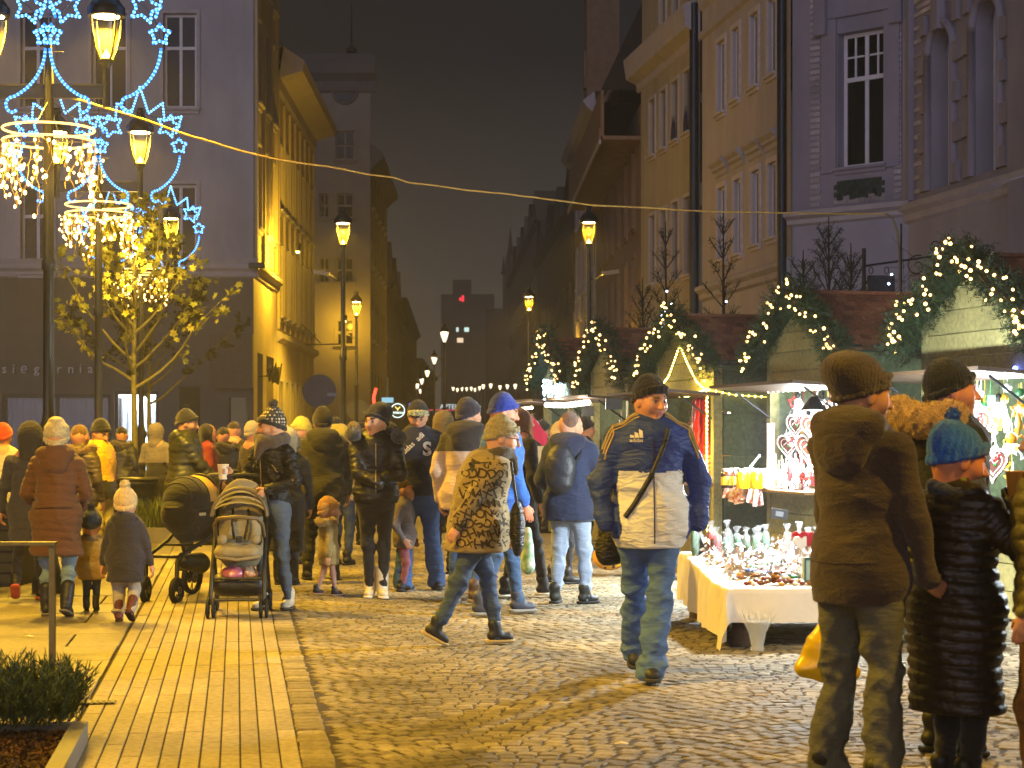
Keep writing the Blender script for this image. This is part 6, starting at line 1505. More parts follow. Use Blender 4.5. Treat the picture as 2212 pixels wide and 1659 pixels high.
    link({'jacket': 'jacket', 'puffer': 'puffer_jacket', 'coat': 'coat', 'parka': 'parka', 'leather': 'jacket'}.get(kind, 'jacket'), me, root)
    # ---- hood down / hood up / fur
    if hood:
        hk, hcq = hood[0], hood[1]; f = Field()
        if hk in ('down', 'big'):
            g = 1.25 if hk == 'big' else 1.0
            b0 = neck + v3(0, -.045 * s, .008 * s)
            f.ell(b0, (.075 * s * g, .05 * s * g, .05 * s * g), k=.03)
            f.ell(b0 + v3(0, -.025 * s, -.035 * s * g), (.06 * s * g, .034 * s * g, .05 * s * g), k=.04)
            for sg in (-1, 1):
                f.cap(b0 + v3(sg * .05 * s * g, 0, .01 * s), neck + v3(sg * .045 * s, .035 * s, -.008 * s), .03 * s * g, .02 * s, k=.03)
            f.ell(hc + v3(0, 0, -.015), (.07 * hsc, .075 * hsc, .11 * hsc), k=.02, op='-')
        else:  # up
            f.ell(hc + HB @ v3(0, -.03, .02), (.108 * hsc, .115 * hsc, .128 * hsc), k=.03)
            f.cap(hc + v3(0, -.03, -.05), neck + v3(0, -.01, -.0), .09 * hsc, .075 * s, k=.05)
            f.cap(hc + HB @ v3(0, .06, -.02), hc + HB @ v3(0, .2, -.03), .07 * hsc, .085 * hsc, k=.02, op='-')
        v, q = f.mesh(max(.008, h * .7), wrinkle(seed + 9, .006, 14), pad=.01)
        fo = link('hood', np_mesh('hood', [(v, q, 0)], [fabric(hcq, hood[3] if len(hood) > 3 else fk)]), root)
        if len(hood) > 2 and hood[2]:
            fc = hood[2]; cs = []; fsc = hood[4] if len(hood) > 4 else 1.0
            if hk == 'up':
                for i in range(18):
                    a = 2 * math.pi * i / 18; cs.append((hM((.095 * math.sin(a), .055, .115 * math.cos(a) - .005)), .018, HB @ v3(math.sin(a), .6, math.cos(a)) * 1.5))
            else:
                for i in range(22):
                    a = math.pi * (-.12 + 1.24 * i / 21) if fsc < 1.4 else math.pi * (.16 + .72 * i / 21); g = .092 * s
                    cs.append((neck + v3(math.cos(a) * g * fsc, -math.sin(a) * g * .95 * fsc + .01 * s, .012 * s + .012 * s * math.cos(a * 3) + .05 * (fsc - 1)), .03 * s * fsc, (math.cos(a), -math.sin(a), .5)))
            f = Field()
            for c, r, o_ in cs: f.ell(c, (r * 1.0,) * 3, k=.03)
            v, q = f.mesh(max(.008, h * .8), wrinkle(seed + 3, .012, 50, (1, 1, 1)), pad=.01)
            fm = fabric(fc, 'fur'); fr_ = link('fur_trim', np_mesh('fur_trim', [(v, q, 0)], [fm]), fo)
            t = fur_tufts('fur_tuft', [(c, r * .8, o_) for c, r, o_ in cs], 2200 if px > 180 else 900, .035 * s / 1.7, fm, fr_, seed, .004 if px > 180 else .006); t['kind'] = 'stuff'
    if scarf:
        f = Field(); N = 14; tk = scarf[1] if len(scarf) > 1 else 1
        pts = [neck + v3(math.sin(a) * .06 * s, math.cos(a) * .058 * s + .005 * s, .025 * s + .01 * s * math.sin(2 * a)) for a in [2 * math.pi * i / N for i in range(N)]]
        for i in range(N): f.cap(pts[i], pts[(i + 1) % N], .028 * s * tk, .028 * s * tk, k=.01)
        f.cap(pts[0] + v3(0, .012 * s, -.03 * s), pts[0] + v3(.01 * s, .025 * s, -.075 * s), .03 * s * tk, .02 * s * tk, k=.03)
        v, q = f.mesh(max(.008, h * .7), wrinkle(seed + 2, .008, 22, (1, 1, 2)), pad=.01)
        link('scarf', np_mesh('scarf', [(v, q, 0)], [fabric(scarf[0], 'knit')]), root)
    # ---- hair
    if hairdo:
        f = Field()
        if hairdo == 'short':
            f.ell(hM((0, -.018, .036)), np.array((.081, .098, .093)) * hsc, k=.02); f.ell(hM((0, .09, -.02)), np.array((.075, .06, .085)) * hsc, k=.02, op='-')
            f.ell(hM((0, .03, -.135)), np.array((.2, .2, .075)) * hsc, k=.02, op='-')
        else:
            f.ell(hM((0, -.025, .03)), np.array((.09, .1, .1)) * hsc, k=.03)
            f.cap(hM((0, -.06, -.02)), hM((0, -.085, -.2 if hairdo == 'mid' else -.33)), .075 * hsc, .05 * hsc, k=.05, sq=(.8, 1.3, 1))
            for sg in (-1, 1): f.cap(hM((sg * .07, .0, 0)), hM((sg * .075, .03, -.2)), .028 * hsc, .02 * hsc, k=.03)
            f.ell(hM((0, .1, -.01)), np.array((.058, .07, .09)) * hsc, k=.02, op='-')
        v, q = f.mesh(max(.008, h * .7), wrinkle(seed + 7, .005, 40, (2, 2, .3)), pad=.01)
        link('hair', np_mesh('hair', [(v, q, 0)], [fabric(hair, 'plush')]), root)
    # ---- hat
    if hat:
        ht, hcol = hat[0], hat[1]; ho = hat[2] if len(hat) > 2 else {}
        f = Field(); tall = ho.get('tall', 0); bk = ho.get('back', .0)
        loc = Field()
        loc.ell((0, -.014 - bk * .3, .040), (.091, .108, .094), k=.02)
        if ho.get('slouch'): loc.ell((0, -.04 - bk, .085 + tall), (.098, .108, .078), k=.05)
        else: loc.cap((0, -.02 - bk * .6, .07), (0, -.03 - bk, .095 + tall), .07, .055, k=.05)
        tilt = .22
        rib = ho.get('rib', 34)
        def dsp(X, Y, Z):
            return .0022 * np.cos(rib * np.arctan2(X, Y + .014)) + (.003 * np.sin(Z * 420) if ho.get('rows') else 0)
        hh = max(.006, min(.012, 1.6 / px))
        lo_cut = ho.get('low', .016)
        v, q = loc.mesh(hh, dsp, pad=.01)
        # cut below brim line, tilted: low at the nape, high at the brow
        keep = (v[:, 2] - (lo_cut + .42 * v[:, 1])) > -.012
        q = q[keep[q].all(1)]
        br = Field(); N = 16
        bw = ho.get('brim', .02)
        for lv in (0, 1):
            pts = [v3(.0835 * math.sin(a), -.012 + .1 * math.cos(a), 0) for a in [2 * math.pi * i / N for i in range(N)]]
            pts = [p + v3(0, 0, lo_cut + .42 * p[1] + .008 + lv * bw) for p in pts]
            for i in range(N): br.cap(pts[i], pts[(i + 1) % N], .011, .011, k=.012)
        v2, q2 = br.mesh(hh, dsp, pad=.01)
        mm = [fabric(hcol, 'knit'), fabric(ho.get('bcol', hcol), 'knit')]
        if ho.get('pat'): mm[0] = ho['pat']
        me = np_mesh('hat', [(hc + v @ HB.T, q, 0), (hc + v2 @ HB.T, q2, 1)], mm)
        hto = link('knit_hat', me, root)
        if ho.get('pom'):
            pp = hM((0, -.03 - bk, .165 + tall)); pr = ho.get('pr', .036) * hsc
            f = Field(); f.ell(pp, (pr, pr, pr)); v, q = f.mesh(.008, wrinkle(seed, .008, 90, (1, 1, 1)), pad=.01)
            pm = fabric(ho['pom'], 'plush'); po = link('pompom', np_mesh('pompom', [(v, q, 0)], [pm]), hto)
            t = fur_tufts('yarn_tuft', [(pp, pr * .85, (0, 0, 0))], 500, .014, pm, po, seed, .0035); t['kind'] = 'stuff'
    if glasses:
        b = MB()
        for sg in (-1, 1):
            pts = [hM((sg * .033 + .022 * math.cos(a), .1, .008 + .016 * math.sin(a))) for a in [2 * math.pi * i / 10 for i in range(10)]]
            b.tube(pts, .0018, 4, closed=True); b.tube([hM((sg * .055, .098, .012)), hM((sg * .08, -.01, .012))], .0018, 4)
        b.tube([hM((-.012, .102, .01)), hM((.012, .102, .01))], .0018, 4)
        b.build('glasses', mat('spectacle_frame', '#101010', rough=.3, metal=.3), root)
    if px > 150 and not child: pass
    root['_J'] = 0
    del root['_J']
    return root, dict(J=J, sh=sh, neck=neck, pel=pel, hM=hM, hc=hc, s=s, HB=HB, h=h)

def cup(root, p, size=1.0, col='#e6e0cf', name='paper_cup', label='white paper cup of hot drink held in a hand', d=(0, 0, 1)):
    M = root.matrix_basis @ Matrix.Translation(Vector(p)); q = M.translation
    b = MB(); b.lathe([(.026 * size, 0), (.028 * size, .01), (.037 * size, .095 * size), (.039 * size, .098 * size), (.035 * size, .098 * size), (.034 * size, .09 * size), (.0, .088 * size)], 20)
    o = b.build(name, [mat('cup_' + col, col, rough=.7)], None, loc=(q.x, q.y, q.z - .05 * size))
    return tag(o, label, 'cup')
def strap(root, pts, wdt, material, name='strap', th=.004):
    """flat band running through points in the person's own frame"""
    b = MB(); pts = [Vector(p) for p in pts]; vs = []
    for i, p in enumerate(pts):
        t = (pts[min(i + 1, len(pts) - 1)] - pts[max(i - 1, 0)]).normalized()
        nrm = Vector((p.x, p.y, 0)) - Vector((0, 0, 0)); nrm = (nrm - t * nrm.dot(t)).normalized(); sd_ = t.cross(nrm).normalized()
        for a, c in ((-1, 0), (1, 0), (1, 1), (-1, 1)): vs.append(p + sd_ * a * wdt / 2 + nrm * c * th)
    fs = []
    for i in range(len(pts) - 1):
        for k in range(4): l = (k + 1) % 4; fs.append((i * 4 + k, i * 4 + l, i * 4 + 4 + l, i * 4 + 4 + k))
    b.add(vs, fs, 0, False)
    return b.build(name, [material], root)
# ------------------------------------------------------------------ the crowd
from mathutils.bvhtree import BVHTree
def front_hit(root, r_, z, y0=.8, d=(0, -1, 0), names=('jacket', 'puffer_jacket', 'coat', 'parka')):
    for c in root.children:
        if c.name.split('.')[0] in names:
            me = c.data; bv = BVHTree.FromPolygons([v.co for v in me.vertices], [tuple(p.vertices) for p in me.polygons])
            h = bv.ray_cast(Vector((r_, y0, z)), Vector(d))
            if h[0] is not None: return h[0]
    return None
def applique(root, pts_mesh, name, m, org, ux, uz=(0, 0, 1), side=1, out=.004, parent=None):
    """lay a flat outline (x,z verts) on the front of the garment"""
    me = pts_mesh; b = MB(); vs = []
    for v in me.vertices:
        r_ = org[0] + ux[0] * v.co.x + uz[0] * v.co.y; z = org[1] + ux[1] * v.co.x + uz[1] * v.co.y
        h = front_hit_c(root, r_, z, side); vs.append((r_, (h if h is not None else .15) + out * side, z))
    b.add(vs, [tuple(p.vertices) for p in me.polygons]); return b.build(name, [m], root)
_bv = {}
def front_hit_c(root, r_, z, side):
    if root.name not in _bv:
        for c in root.children:
            if c.name.split('.')[0] in ('jacket', 'puffer_jacket', 'coat', 'parka'):
                _bv[root.name] = BVHTree.FromPolygons([v.co for v in c.data.vertices], [tuple(p.vertices) for p in c.data.polygons]); break
    h = _bv[root.name].ray_cast(Vector((r_, .9 * side, z)), Vector((0, -side, 0)))
    return h[0].y if h[0] is not None else None
def text_mesh(s_, size, bold=0):
    cu = bpy.data.curves.new('t', 'FONT'); cu.body = s_; cu.size = size; cu.align_x = 'CENTER'; cu.align_y = 'CENTER'; cu.resolution_u = 3; cu.offset = bold
    t_ = bpy.data.objects.new('tmp', cu); COL.objects.link(t_); me = bpy.data.meshes.new_from_object(t_); bpy.data.objects.remove(t_); return me
def line_on(root, pts, m, name, wdt=.014, side=1, out=.004):
    b = MB(); 
    P2 = []
    for i in range(len(pts) - 1):
        for k in range(8): f_ = k / 8; P2.append((pts[i][0] * (1 - f_) + pts[i + 1][0] * f_, pts[i][1] * (1 - f_) + pts[i + 1][1] * f_))
    P2.append(pts[-1]); q = []
    for (r_, z) in P2:
        h = front_hit_c(root, r_, z, side)
        if h is not None: q.append((r_, h + out * side, z))
    if len(q) > 2: b.tube(q, wdt / 2, 6); return b.build(name, [m], root)
def zipper(root, I, z0, z1, side=1, col='#b5a26a', x=0.0):
    return line_on(root, [(I['pel'][0] + x, z0), (I['pel'][0] + x, z1)], mat('zip_' + col, col, rough=.35, metal=.6), 'zipper', .008, side)
def backpack(root, I, col, label=None):
    s_ = I['s']; n = I['neck']; c = (n + I['pel']) / 2 + v3(0, -.135 * s_, .03 * s_)
    f = Field(); f.ell(c + v3(0, -.02, 0), (.085 * s_, .06 * s_, .135 * s_), k=.03); f.ell(c + v3(0, -.055, -.06 * s_), (.07 * s_, .035 * s_, .06 * s_), k=.01)
    v, q = f.mesh(.011, wrinkle(4, .006, 12)); M_ = root.matrix_basis
    t_ = thing('backpack', label or 'dark backpack carried on a back', 'backpack', tuple(root.location), root.rotation_euler.z)
    link('bag_body', np_mesh('bag_body', [(v, q, 0)], [fabric(col, 'nylon')]), t_)
    for sg in (-1, 1):
        b = MB(); sx_ = sg * .085 * s_; b.tube([(sx_ * .8, c[1] + .03, n[2] - .10 * s_), (sx_, n[1] - .03, n[2] + .0 * s_), (sx_, n[1] + .06 * s_, n[2] - .03 * s_), (sx_, n[1] + .10 * s_, n[2] - .12 * s_)], .016, 6); b.build('strap', [fabric(col, 'nylon')], t_)
    b = MB(); b.tube([(-.05, c[1] - .075, c[2] + .03 * s_), (.05, c[1] - .075, c[2] + .03 * s_)], .004, 4); b.build('zip', [mat('zip_grey', '#55585c', metal=.5)], t_)
    return t_
def world(root, p): return Matrix.Translation(root.location) @ Matrix.Rotation(root.rotation_euler.z, 4, 'Z') @ Vector(p)

JN, JL, JB, BK = '#3a4a63', '#8494a8', '#36568a', '#15130f'
# --- far left group
person('person in a pale coat and red-orange knit cap at the left edge', 6, 20, 1.5, 5, ('coat', '#a9a392', {'hem': .33}), ('jeans', '#2b2f3a'), hat=('k', '#c8401c'), seed=11)[0]
r, I = person('person in a pale coat with their backpack, standing nearest the left edge', -28, 20.6, 1.6, 10, ('coat', '#8f8a7a', {'hem': .4}), ('jeans', '#2b2f3a'), hat=('k', '#3a332a'), seed=12)
r, I = person('person in a long charcoal hooded coat walking away left of the brown coat', 62, 16.0, 1.5, -6, ('coat', '#413e3c', {'hem': .33, 'flare': 1.15, 'fab': 'cloth'}), ('cloth', '#1c1a1c', {'wr': 1.3}), hat=None, hood=('up', '#3d382f'), pose={'al': (-.06, -.16, .1), 'pl': -40, 'ar': (.05, .06, .045), 'wl': (-.17, .03, .5)}, shoes=('#1a1512', '#c0522a'), seed=13, X=GX(66, 16.0))
r, I = person('woman in a long brown quilted coat and cream knit beanie, back turned', 122, 14.6, 1.5, -4, ('puffer', '#57361f', {'hem': .315, 'ridge': .07, 'ramp': .85, 'flare': 1.22, 'waist': .86, 'wr': 1.2, 'fab': 'cloth', 'fat': 1.0}), ('jeans', '#6d8390', {'fit': 1.15, 'wr': 1.6}),
    hat=('k', '#c9b98a', {'rows': 1, 'tall': .01, 'rib': 26, 'low': -.01}), hood=('big', '#57361f'), pose={'wl': (-.115, .13, .56), 'wr': (.115, .13, .56), 'hel': (-.5, -1, 0), 'her': (.5, -1, 0), 'al': (-.055, .02, .045), 'ar': (.065, -.08, .06), 'pr': -18}, shoes=('#1d1c1e', '#6a6458', 'boot'), seed=14)
line_on(r, [(-.14, .86), (0, .865), (.14, .86)], fabric('#57361f'), 'belt', .03, -1, .004)
person('toddler in a mustard puffer coat and dark cap beside the woman in brown', 197, 15.0, .76, -5, ('puffer', '#a5822a', {'hem': .33, 'ridge': .12, 'fat': 1.15}), ('jeans', '#30363c', {'fit': 1.2}), hat=('k', '#2c3a40', {'pom': '#30464c', 'pr': .03}), hood=('down', '#a5822a', '#8a6a2a'), child=True, shoes=('#1a1614', '#1a1614', 'boot'), pose={'wl': (-.2, .05, .62)}, seed=15)
person('child in a dark navy coat, cream bobble hat and red-brown boots, seen from behind', 271, 14.1, 1.02, 2, ('jacket', '#2a2732', {'hem': .30, 'flare': 1.12, 'fat': 1.25, 'wr': 1.1}), ('jeans', '#a8a194', {'fit': 1.5, 'wr': 1.8}), hat=('k', '#dcc08c', {'pom': '#e2cf9c', 'tall': .0, 'low': .0, 'pr': .045}), hood=('big', '#2a2732'), child=True, pose={'wl': (-.19, .04, .38), 'wr': (.2, .04, .37), 'al': (-.055, .02, .045), 'ar': (.06, -.1, .09), 'pr': -35}, shoes=('#5a2a22', '#2a1a14', 'boot'), seed=16)
def pt_boy(c, s_, J, sh, pel):
    arm = (np.abs(c[:, 0] - pel[0]) > .135 * s_); up_ = c[:, 2] > .60 * s_
    return np.where(arm, 2, np.where(up_, 0, 1))
person('boy in a puffer jacket with yellow top, dark waist and red sleeves, black beanie', 214, 20, 1.55, 118, ('puffer', '#e0b32c', {'hem': .47, 'ridge': .045, 'cols': ['#2c2a22', '#9a3418'], 'paint': pt_boy}), ('wide', '#a89c6c', {'fit': 1.2}), hat=('k', '#1b1a1a'), hood=('down', '#e0b32c'), head=(10, -22), skin='#b88860', seed=17, pose={'wl': (-.15, .0, .48)})
person('person in a black quilted coat before the bright shop window', 262, 27, 1.52, 10, ('puffer', '#262629', {'hem': .36, 'ridge': .07}), ('jeans', BK), hat=None, hairdo='short', hair='#20160e', hood=('down', '#262629', '#5a4a30'), seed=18)
person('person in a grey hooded top and dark trousers by the tree guard', 338, 26, 1.56, 20, ('jacket', '#6d655f', {'hem': .5, 'cols': ['#24211f'], 'paint': lambda c, s_, J, sh, pel: (c[:, 2] < .66 * s_).astype(int)}), ('cloth', '#1f1d1c', {'fit': 1.3}), hood=('up', '#6d655f'), seed=19)
person('person in a tan fur-edged hood half hidden behind the brown coat', 171, 19, 1.5, 20, ('puffer', '#4a3f2a', {'hem': .45}), ('jeans', BK), hairdo='short', hair='#6a4a20', hood=('down', '#4a3f2a', '#8a6a34'), seed=20)
r, I = person('man in an olive-black puffer jacket and dark beanie, standing at the black pram', 400, 19.5, 1.67, 78, ('puffer', '#2f3020', {'hem': .47, 'ridge': .065, 'fat': 1.1}), ('jeans', '#2a3444'), hat=('k', '#26221c', {'pom': '#26221c', 'pr': .012}), hood=('down', '#2f3020', None), head=(8, -8), beard=.5, skin='#b08058', pose={'wr': (.1, .2, .56), 'wl': (-.1, .2, .56)}, seed=21)
person('woman with long dark hair in a dark red coat, behind the man at the pram', 447, 24, 1.55, 70, ('coat', '#7a1a18', {'hem': .45}), ('jeans', BK), hairdo='long', hair='#1c100a', seed=22)
person('person in black holding a small bag of sparkling wires, right of the red coat', 482, 25, 1.5, -20, ('puffer', '#201d18', {'hem': .4}), ('jeans', BK), hairdo='short', hair='#1c120a', hood=('down', '#201d18', '#3a2c18'), seed=23)
# --- man with the cup
fair = mat('fair_isle_knit', '#c9bd98', rough=.95, bump=.5, bscale=160, var=.2); t = fair.node_tree; b_ = t.nodes['Principled BSDF']
tc_ = t.nodes.new('ShaderNodeTexCoord'); wv = t.nodes.new('ShaderNodeTexVoronoi'); wv.distance = 'MANHATTAN'; wv.inputs['Scale'].default_value = 38; wv.inputs['Randomness'].default_value = 0; rp = t.nodes.new('ShaderNodeValToRGB'); rp.color_ramp.interpolation = 'CONSTANT'
rp.color_ramp.elements[0].color = (.6, .52, .33, 1); rp.color_ramp.elements[1].position = .5; rp.color_ramp.elements[1].color = (.05, .045, .035, 1); t.links.new(tc_.outputs['Object'], wv.inputs['Vector']); t.links.new(wv.outputs['Distance'], rp.inputs[0]); t.links.new(rp.outputs[0], b_.inputs['Base Color'])
r, I = person('man in black leather jacket, scarf and patterned bobble hat, holding a cup', 590, 15.1, 1.60, -138, ('leather', '#161412', {'hem': .535, 'fat': 1.02, 'fab': 'leather', 'wr': 1.4, 'wf': 14}), ('jeans', '#4f5a68', {'fit': 1.05, 'wr': 1.3}),
    hat=('k', '#c9bd98', {'pat': fair, 'bcol': '#2d2a22', 'pom': '#4a4232', 'tall': .02}), scarf=('#57493a', 1.35), head=(32, -4), skin='#c48f66', hair='#3a2a18', beard=.35,
    pose={'wr': (.13, .155, .69), 'her': (.8, -.5, -1), 'gr': (.5, .8, .2), 'fr': (0, .1, 1), 'cr': .9, 'wl': (-.085, .115, .615), 'hel': (-1, -.6, -.3), 'gl': (.2, .7, -.6), 'al': (-.05, -.06, .045), 'ar': (.03, .04, .045), 'yl': -30, 'yr': -10, 'twist': 0}, shoes=('#c9bda0', '#4a4030'), seed=24)
cup(r, I['J']['wr'] + v3(.04, .07, .02), 1.25, '#e9dcc0', label='tall white paper cup in the raised hand of the man in the leather jacket')
line_on(r, [(-.16, 1.12), (-.12, 1.18)], mat('zip_#b5a26a', '#b5a26a', rough=.35, metal=.6), 'pocket_zip', .008, 1)
zipper(r, I, .9, 1.25)
person('person in a black coat with a pale fluffy hood, behind the man in leather', 618, 17.6, 1.45, 0, ('coat', '#17150f', {'hem': .22, 'flare': 1.25}), ('cloth', '#3a3e4a'), hairdo=None, hood=('up', '#c2b48a', '#cbbd92', 'plush'), shoes=(BK, BK, 'boot'), seed=25)
person('person in a lime-yellow folded beanie looking down, behind the fluffy hood', 655, 20.5, 1.58, -120, ('jacket', '#2c3420', {'hem': .5}), ('jeans', BK), hat=('k', '#cfc34e', {'brim': .03}), scarf=('#6a6a2c',), head=(0, -18), seed=26)
r, I = person('tall man in a dark olive parka and black beanie, back turned', 697, 18.2, 1.66, -8, ('parka', '#2c291a', {'hem': .44, 'fat': 1.15, 'wr': 1.3}), ('jeans', '#2a2a26', {'fit': 1.1}), hat=('k', '#1f1813', {'tall': .02}), hood=('big', '#2c291a'), pose={'wl': (-.17, .04, .48), 'al': (-.09, .02, .045), 'ar': (.07, -.02, .045)}, seed=27)
person('person in a checked yellow bobble hat and beige jacket, behind the olive parka', 738, 20.3, 1.5, 25, ('jacket', '#9c8a66', {'hem': .47}), ('jeans', '#2e3a52'), hat=('k', '#b8a63e', {'pom': '#191610', 'back': .05, 'bcol': '#8a7c34', 'pr': .05}), head=(30, 0), seed=28)
person('person in a mustard jacket almost hidden behind the black fur hood', 764, 24, 1.55, 170, ('puffer', '#c08a1c', {'hem': .45}), ('jeans', BK), hat=('k', '#6a5a44'), seed=29)
person('toddler in a khaki fur-collared coat, orange cap and pink tights', 710, 16.4, .83, 72, ('coat', '#9a8650', {'hem': .33, 'flare': 1.2, 'fat': 1.15}), ('tights', '#b08878', {'fit': .85, 'wr': .4}), hat=('k', '#d09a4c', {'brim': .015}), hood=('down', '#9a8650', '#c8aa5a', 'cloth', 1.35), child=True, pose={'wr': (.2, -.05, .42), 'wl': (-.18, .06, .42), 'ar': (.04, .06, .045), 'al': (-.04, -.12, .06)}, skin='#c99468', shoes=('#20161a', '#b08878'), seed=30)
r, I = person('woman in a black fur-hooded puffer jacket and white boots, arms crossed', 812, 16.2, 1.655, 176, ('puffer', '#191511', {'hem': .50, 'ridge': .05, 'ramp': .7, 'waist': .92}), ('cloth', '#15110f', {'fit': .9, 'wr': .6}), hat=('k', '#1b1713', {'tall': .015, 'back': .02, 'slouch': 1, 'brim': .012}), hood=('big', '#191511', '#1e1712', 'cloth', 1.3), head=(38, 2), skin='#c8936a', hair='#1e120a',
    pose={'wl': (.01, .125, .635), 'wr': (-.03, .15, .60), 'hel': (-1, .1, -.8), 'her': (1, .1, -.8), 'fl': (0, 1, .4), 'gl': (1, .1, .2), 'nohandl': 1, 'nohandr': 1, 'al': (-.035, .03, .045), 'ar': (.03, -.01, .045)}, shoes=('#cdbf9e', '#ddd2b8', 'boot'), seed=31)
zipper(r, I, .92, 1.35); strap(r, [(.11, .12, 1.33), (.04, .165, 1.2), (-.05, .17, 1.05), (-.13, .12, .95)], .02, fabric('#100e0c', 'leather'))
person('small child in grey with pink leggings behind the woman with crossed arms', 873, 16.9, 1.05, 100, ('coat', '#6a5f5c', {'hem': .38}), ('tights', '#8a4a4c'), hairdo='short', hair='#4a3018', child=True, shoes=('#171414', '#8a8078'), seed=32)
# --- man with the letter jacket
r, I = person('man in a navy letter jacket marked S and a white-brimmed cap, looking down', 903, 17.0, 1.72, 178, ('jacket', '#191b2a', {'hem': .50, 'fat': 1.12}), ('wide', '#3c5886', {'fit': 1.15}), hat=('k', '#14110f', {'bcol': '#cfc39c', 'brim': .03, 'rib': 20}), head=(0, -20), skin='#b5805e', pose={'wl': (-.2, .03, .5), 'wr': (.2, .03, .5), 'al': (-.1, -.03, .045), 'ar': (.08, .05, .045)}, shoes=('#1a1c26', '#2a2a30'), seed=33)
wt = mat('white_print', '#cfc4b4', rough=.9)
applique(r, text_mesh('S', .17, .006), 'letter_s', wt, (-.085, 1.29), (-1, 0), (0, 1))
applique(r, text_mesh('adidas', .07, .001), 'chest_lettering', wt, (.10, 1.29), (-.72, .69), (.69, .72)); applique(r, text_mesh('adi', .07, .001), 'chest_lettering', wt, (-.02, 1.405), (-.72, .69), (.69, .72))
for sg in (-1, 1):
    b = MB(); c = I['hc'] + I['HB'] @ v3(sg * .036, .098, .078); ux = I['HB'][:, 0]; uz = I['HB'][:, 2]
    b.tube([c + ux * .028 * math.copysign(abs(math.cos(a)) ** .6, math.cos(a)) + uz * .02 * math.copysign(abs(math.sin(a)) ** .6, math.sin(a)) for a in [2 * math.pi * k / 14 for k in range(14)]], .0045, 5, 0, True); b.build('knitted_spectacles', [mat('lime_knit', '#b9b65e', rough=.9)], r)
b = MB(); b.box(tuple(I['hc'] + I['HB'] @ v3(0, .108, .045)), (.035, .006, .018)); b.build('hat_patch', [mat('patch_dark', '#1c1a18')], r)
# --- central cluster
person('person in an olive hooded coat, hood raised, behind the pink and black jacket', 958, 19, 1.66, 10, ('coat', '#4f4228', {'hem': .4, 'fat': 1.15}), ('jeans', BK), hood=('up', '#5a4a2a'), seed=34)
def pt_pk(c, s_, J, sh, pel): return (c[:, 2] < .745 * s_).astype(int)
person('person in a pale pink jacket with black hood down and dark beanie', 1012, 15.6, 1.72, 15, ('jacket', '#241c16', {'hem': .46, 'cols': ['#b39a80'], 'paint': pt_pk, 'fat': 1.15}), ('jeans', '#34507c', {'fit': 1.05}), hat=('k', '#2a2226'), hood=('big', '#241c16'), head=(30, 0), shoes=('#4a3320', '#7a6040'), pose={'al': (-.09, .05, .045), 'ar': (.05, -.06, .06)}, seed=35)
r, I = person('bearded man in a bright blue track jacket and blue beanie, behind the patterned coat', 1082, 14.6, 1.74, 78, ('jacket', '#2a5cb0', {'hem': .47, 'fat': 1.18}), ('jeans', '#3f5878'), hat=('k', '#16308c', {'rib': 40}), head=(12, -12), beard=.8, hair='#5a2c14', skin='#c08060', pose={'wr': (.14, .09, .48), 'al': (-.06, .1, .045), 'ar': (.06, -.1, .05)}, shoes=('#3a4050', '#8a8a86'), seed=36)
r, I = person('person with long light brown hair in black, with white and red striped trousers', 1122, 16.2, 1.66, 60, ('jacket', '#16120f', {'hem': .5}), ('cloth', '#12110f'), hairdo='long', hair='#7a4a24', pose={'ar': (.06, .12, .045), 'al': (-.05, -.05, .045)}, shoes=('#1c1c1e', '#cfc8b8'), seed=37)
b = MB(); 
for k in range(3): b.bx(.104, .112, -.02 + k * .022, -.008 + k * .022, .62, .78)
b.build('side_stripes', [mat('stripe_white', '#cfcac0')], r)
person('person in dark clothes with blond hair beyond the blue track jacket', 1128, 19.5, 1.62, 30, ('coat', '#221c18', {'hem': .4}), ('cloth', BK), hairdo='long', hair='#a8742c', seed=38)
r, I = person('elderly woman in a khaki coat printed with dark letters, striding right', 1028, 12.5, 1.50, 84, ('coat', '#857245', {'hem': .425, 'fat': 1.4, 'flare': 1.1, 'wr': 1.1, 'belly': .03}), ('jeans', '#3c4d66', {'fit': 1.12, 'wr': 1.3}), hat=('k', '#9a8d62', {'rows': 1, 'rib': 20, 'brim': .022}), scarf=('#4a3f28', 1.15), glasses=True, head=(4, -10), lean=.085, hair='#6a5a48', skin='#c89474',
    pose={'wr': (.15, -.13, .49), 'her': (.4, -1, .3), 'wl': (-.14, .14, .5), 'ar': (.04, -.185, .075), 'pr': -28, 'al': (-.04, .10, .045)}, shoes=('#1d1f22', '#b5a070'), seed=39)
prt = mat('letter_print', '#33260f', rough=.9); rs = random.Random(8); bvw = BVHTree.FromPolygons(*(lambda m_: ([v.co for v in m_.vertices], [tuple(p.vertices) for p in m_.polygons]))([c for c in r.children if c.name.startswith('coat')][0].data)); LM = {ch: text_mesh(ch, 1, .02) for ch in 'MTHEONKDASCX'}; lb_ = MB()
zc_ = .70
while zc_ < 1.3:
    fc_ = -.36
    while fc_ < .36:
        ch = rs.choice('MTHEONKDASCX'); s_ = rs.uniform(.06, .1); a = rs.uniform(-.5, .5) + rs.choice([0, 0, .8]); ca, sa = math.cos(a) * s_, math.sin(a) * s_; me = LM[ch]; vs = []; ok = True
        for v in me.vertices:
            f_, z = fc_ + ca * v.co.x - sa * v.co.y, zc_ + sa * v.co.x + ca * v.co.y; h = bvw.ray_cast(Vector((.9, f_, z)), Vector((-1, 0, 0)))
            if h[0] is None: ok = False; break
            vs.append((h[0].x + .003, f_, z))
        if ok: lb_.add(vs, [tuple(p.vertices) for p in me.polygons])
        fc_ += s_ * .66
    zc_ += .066
lb_.build('printed_letters', [prt], r)['kind'] = 'stuff'
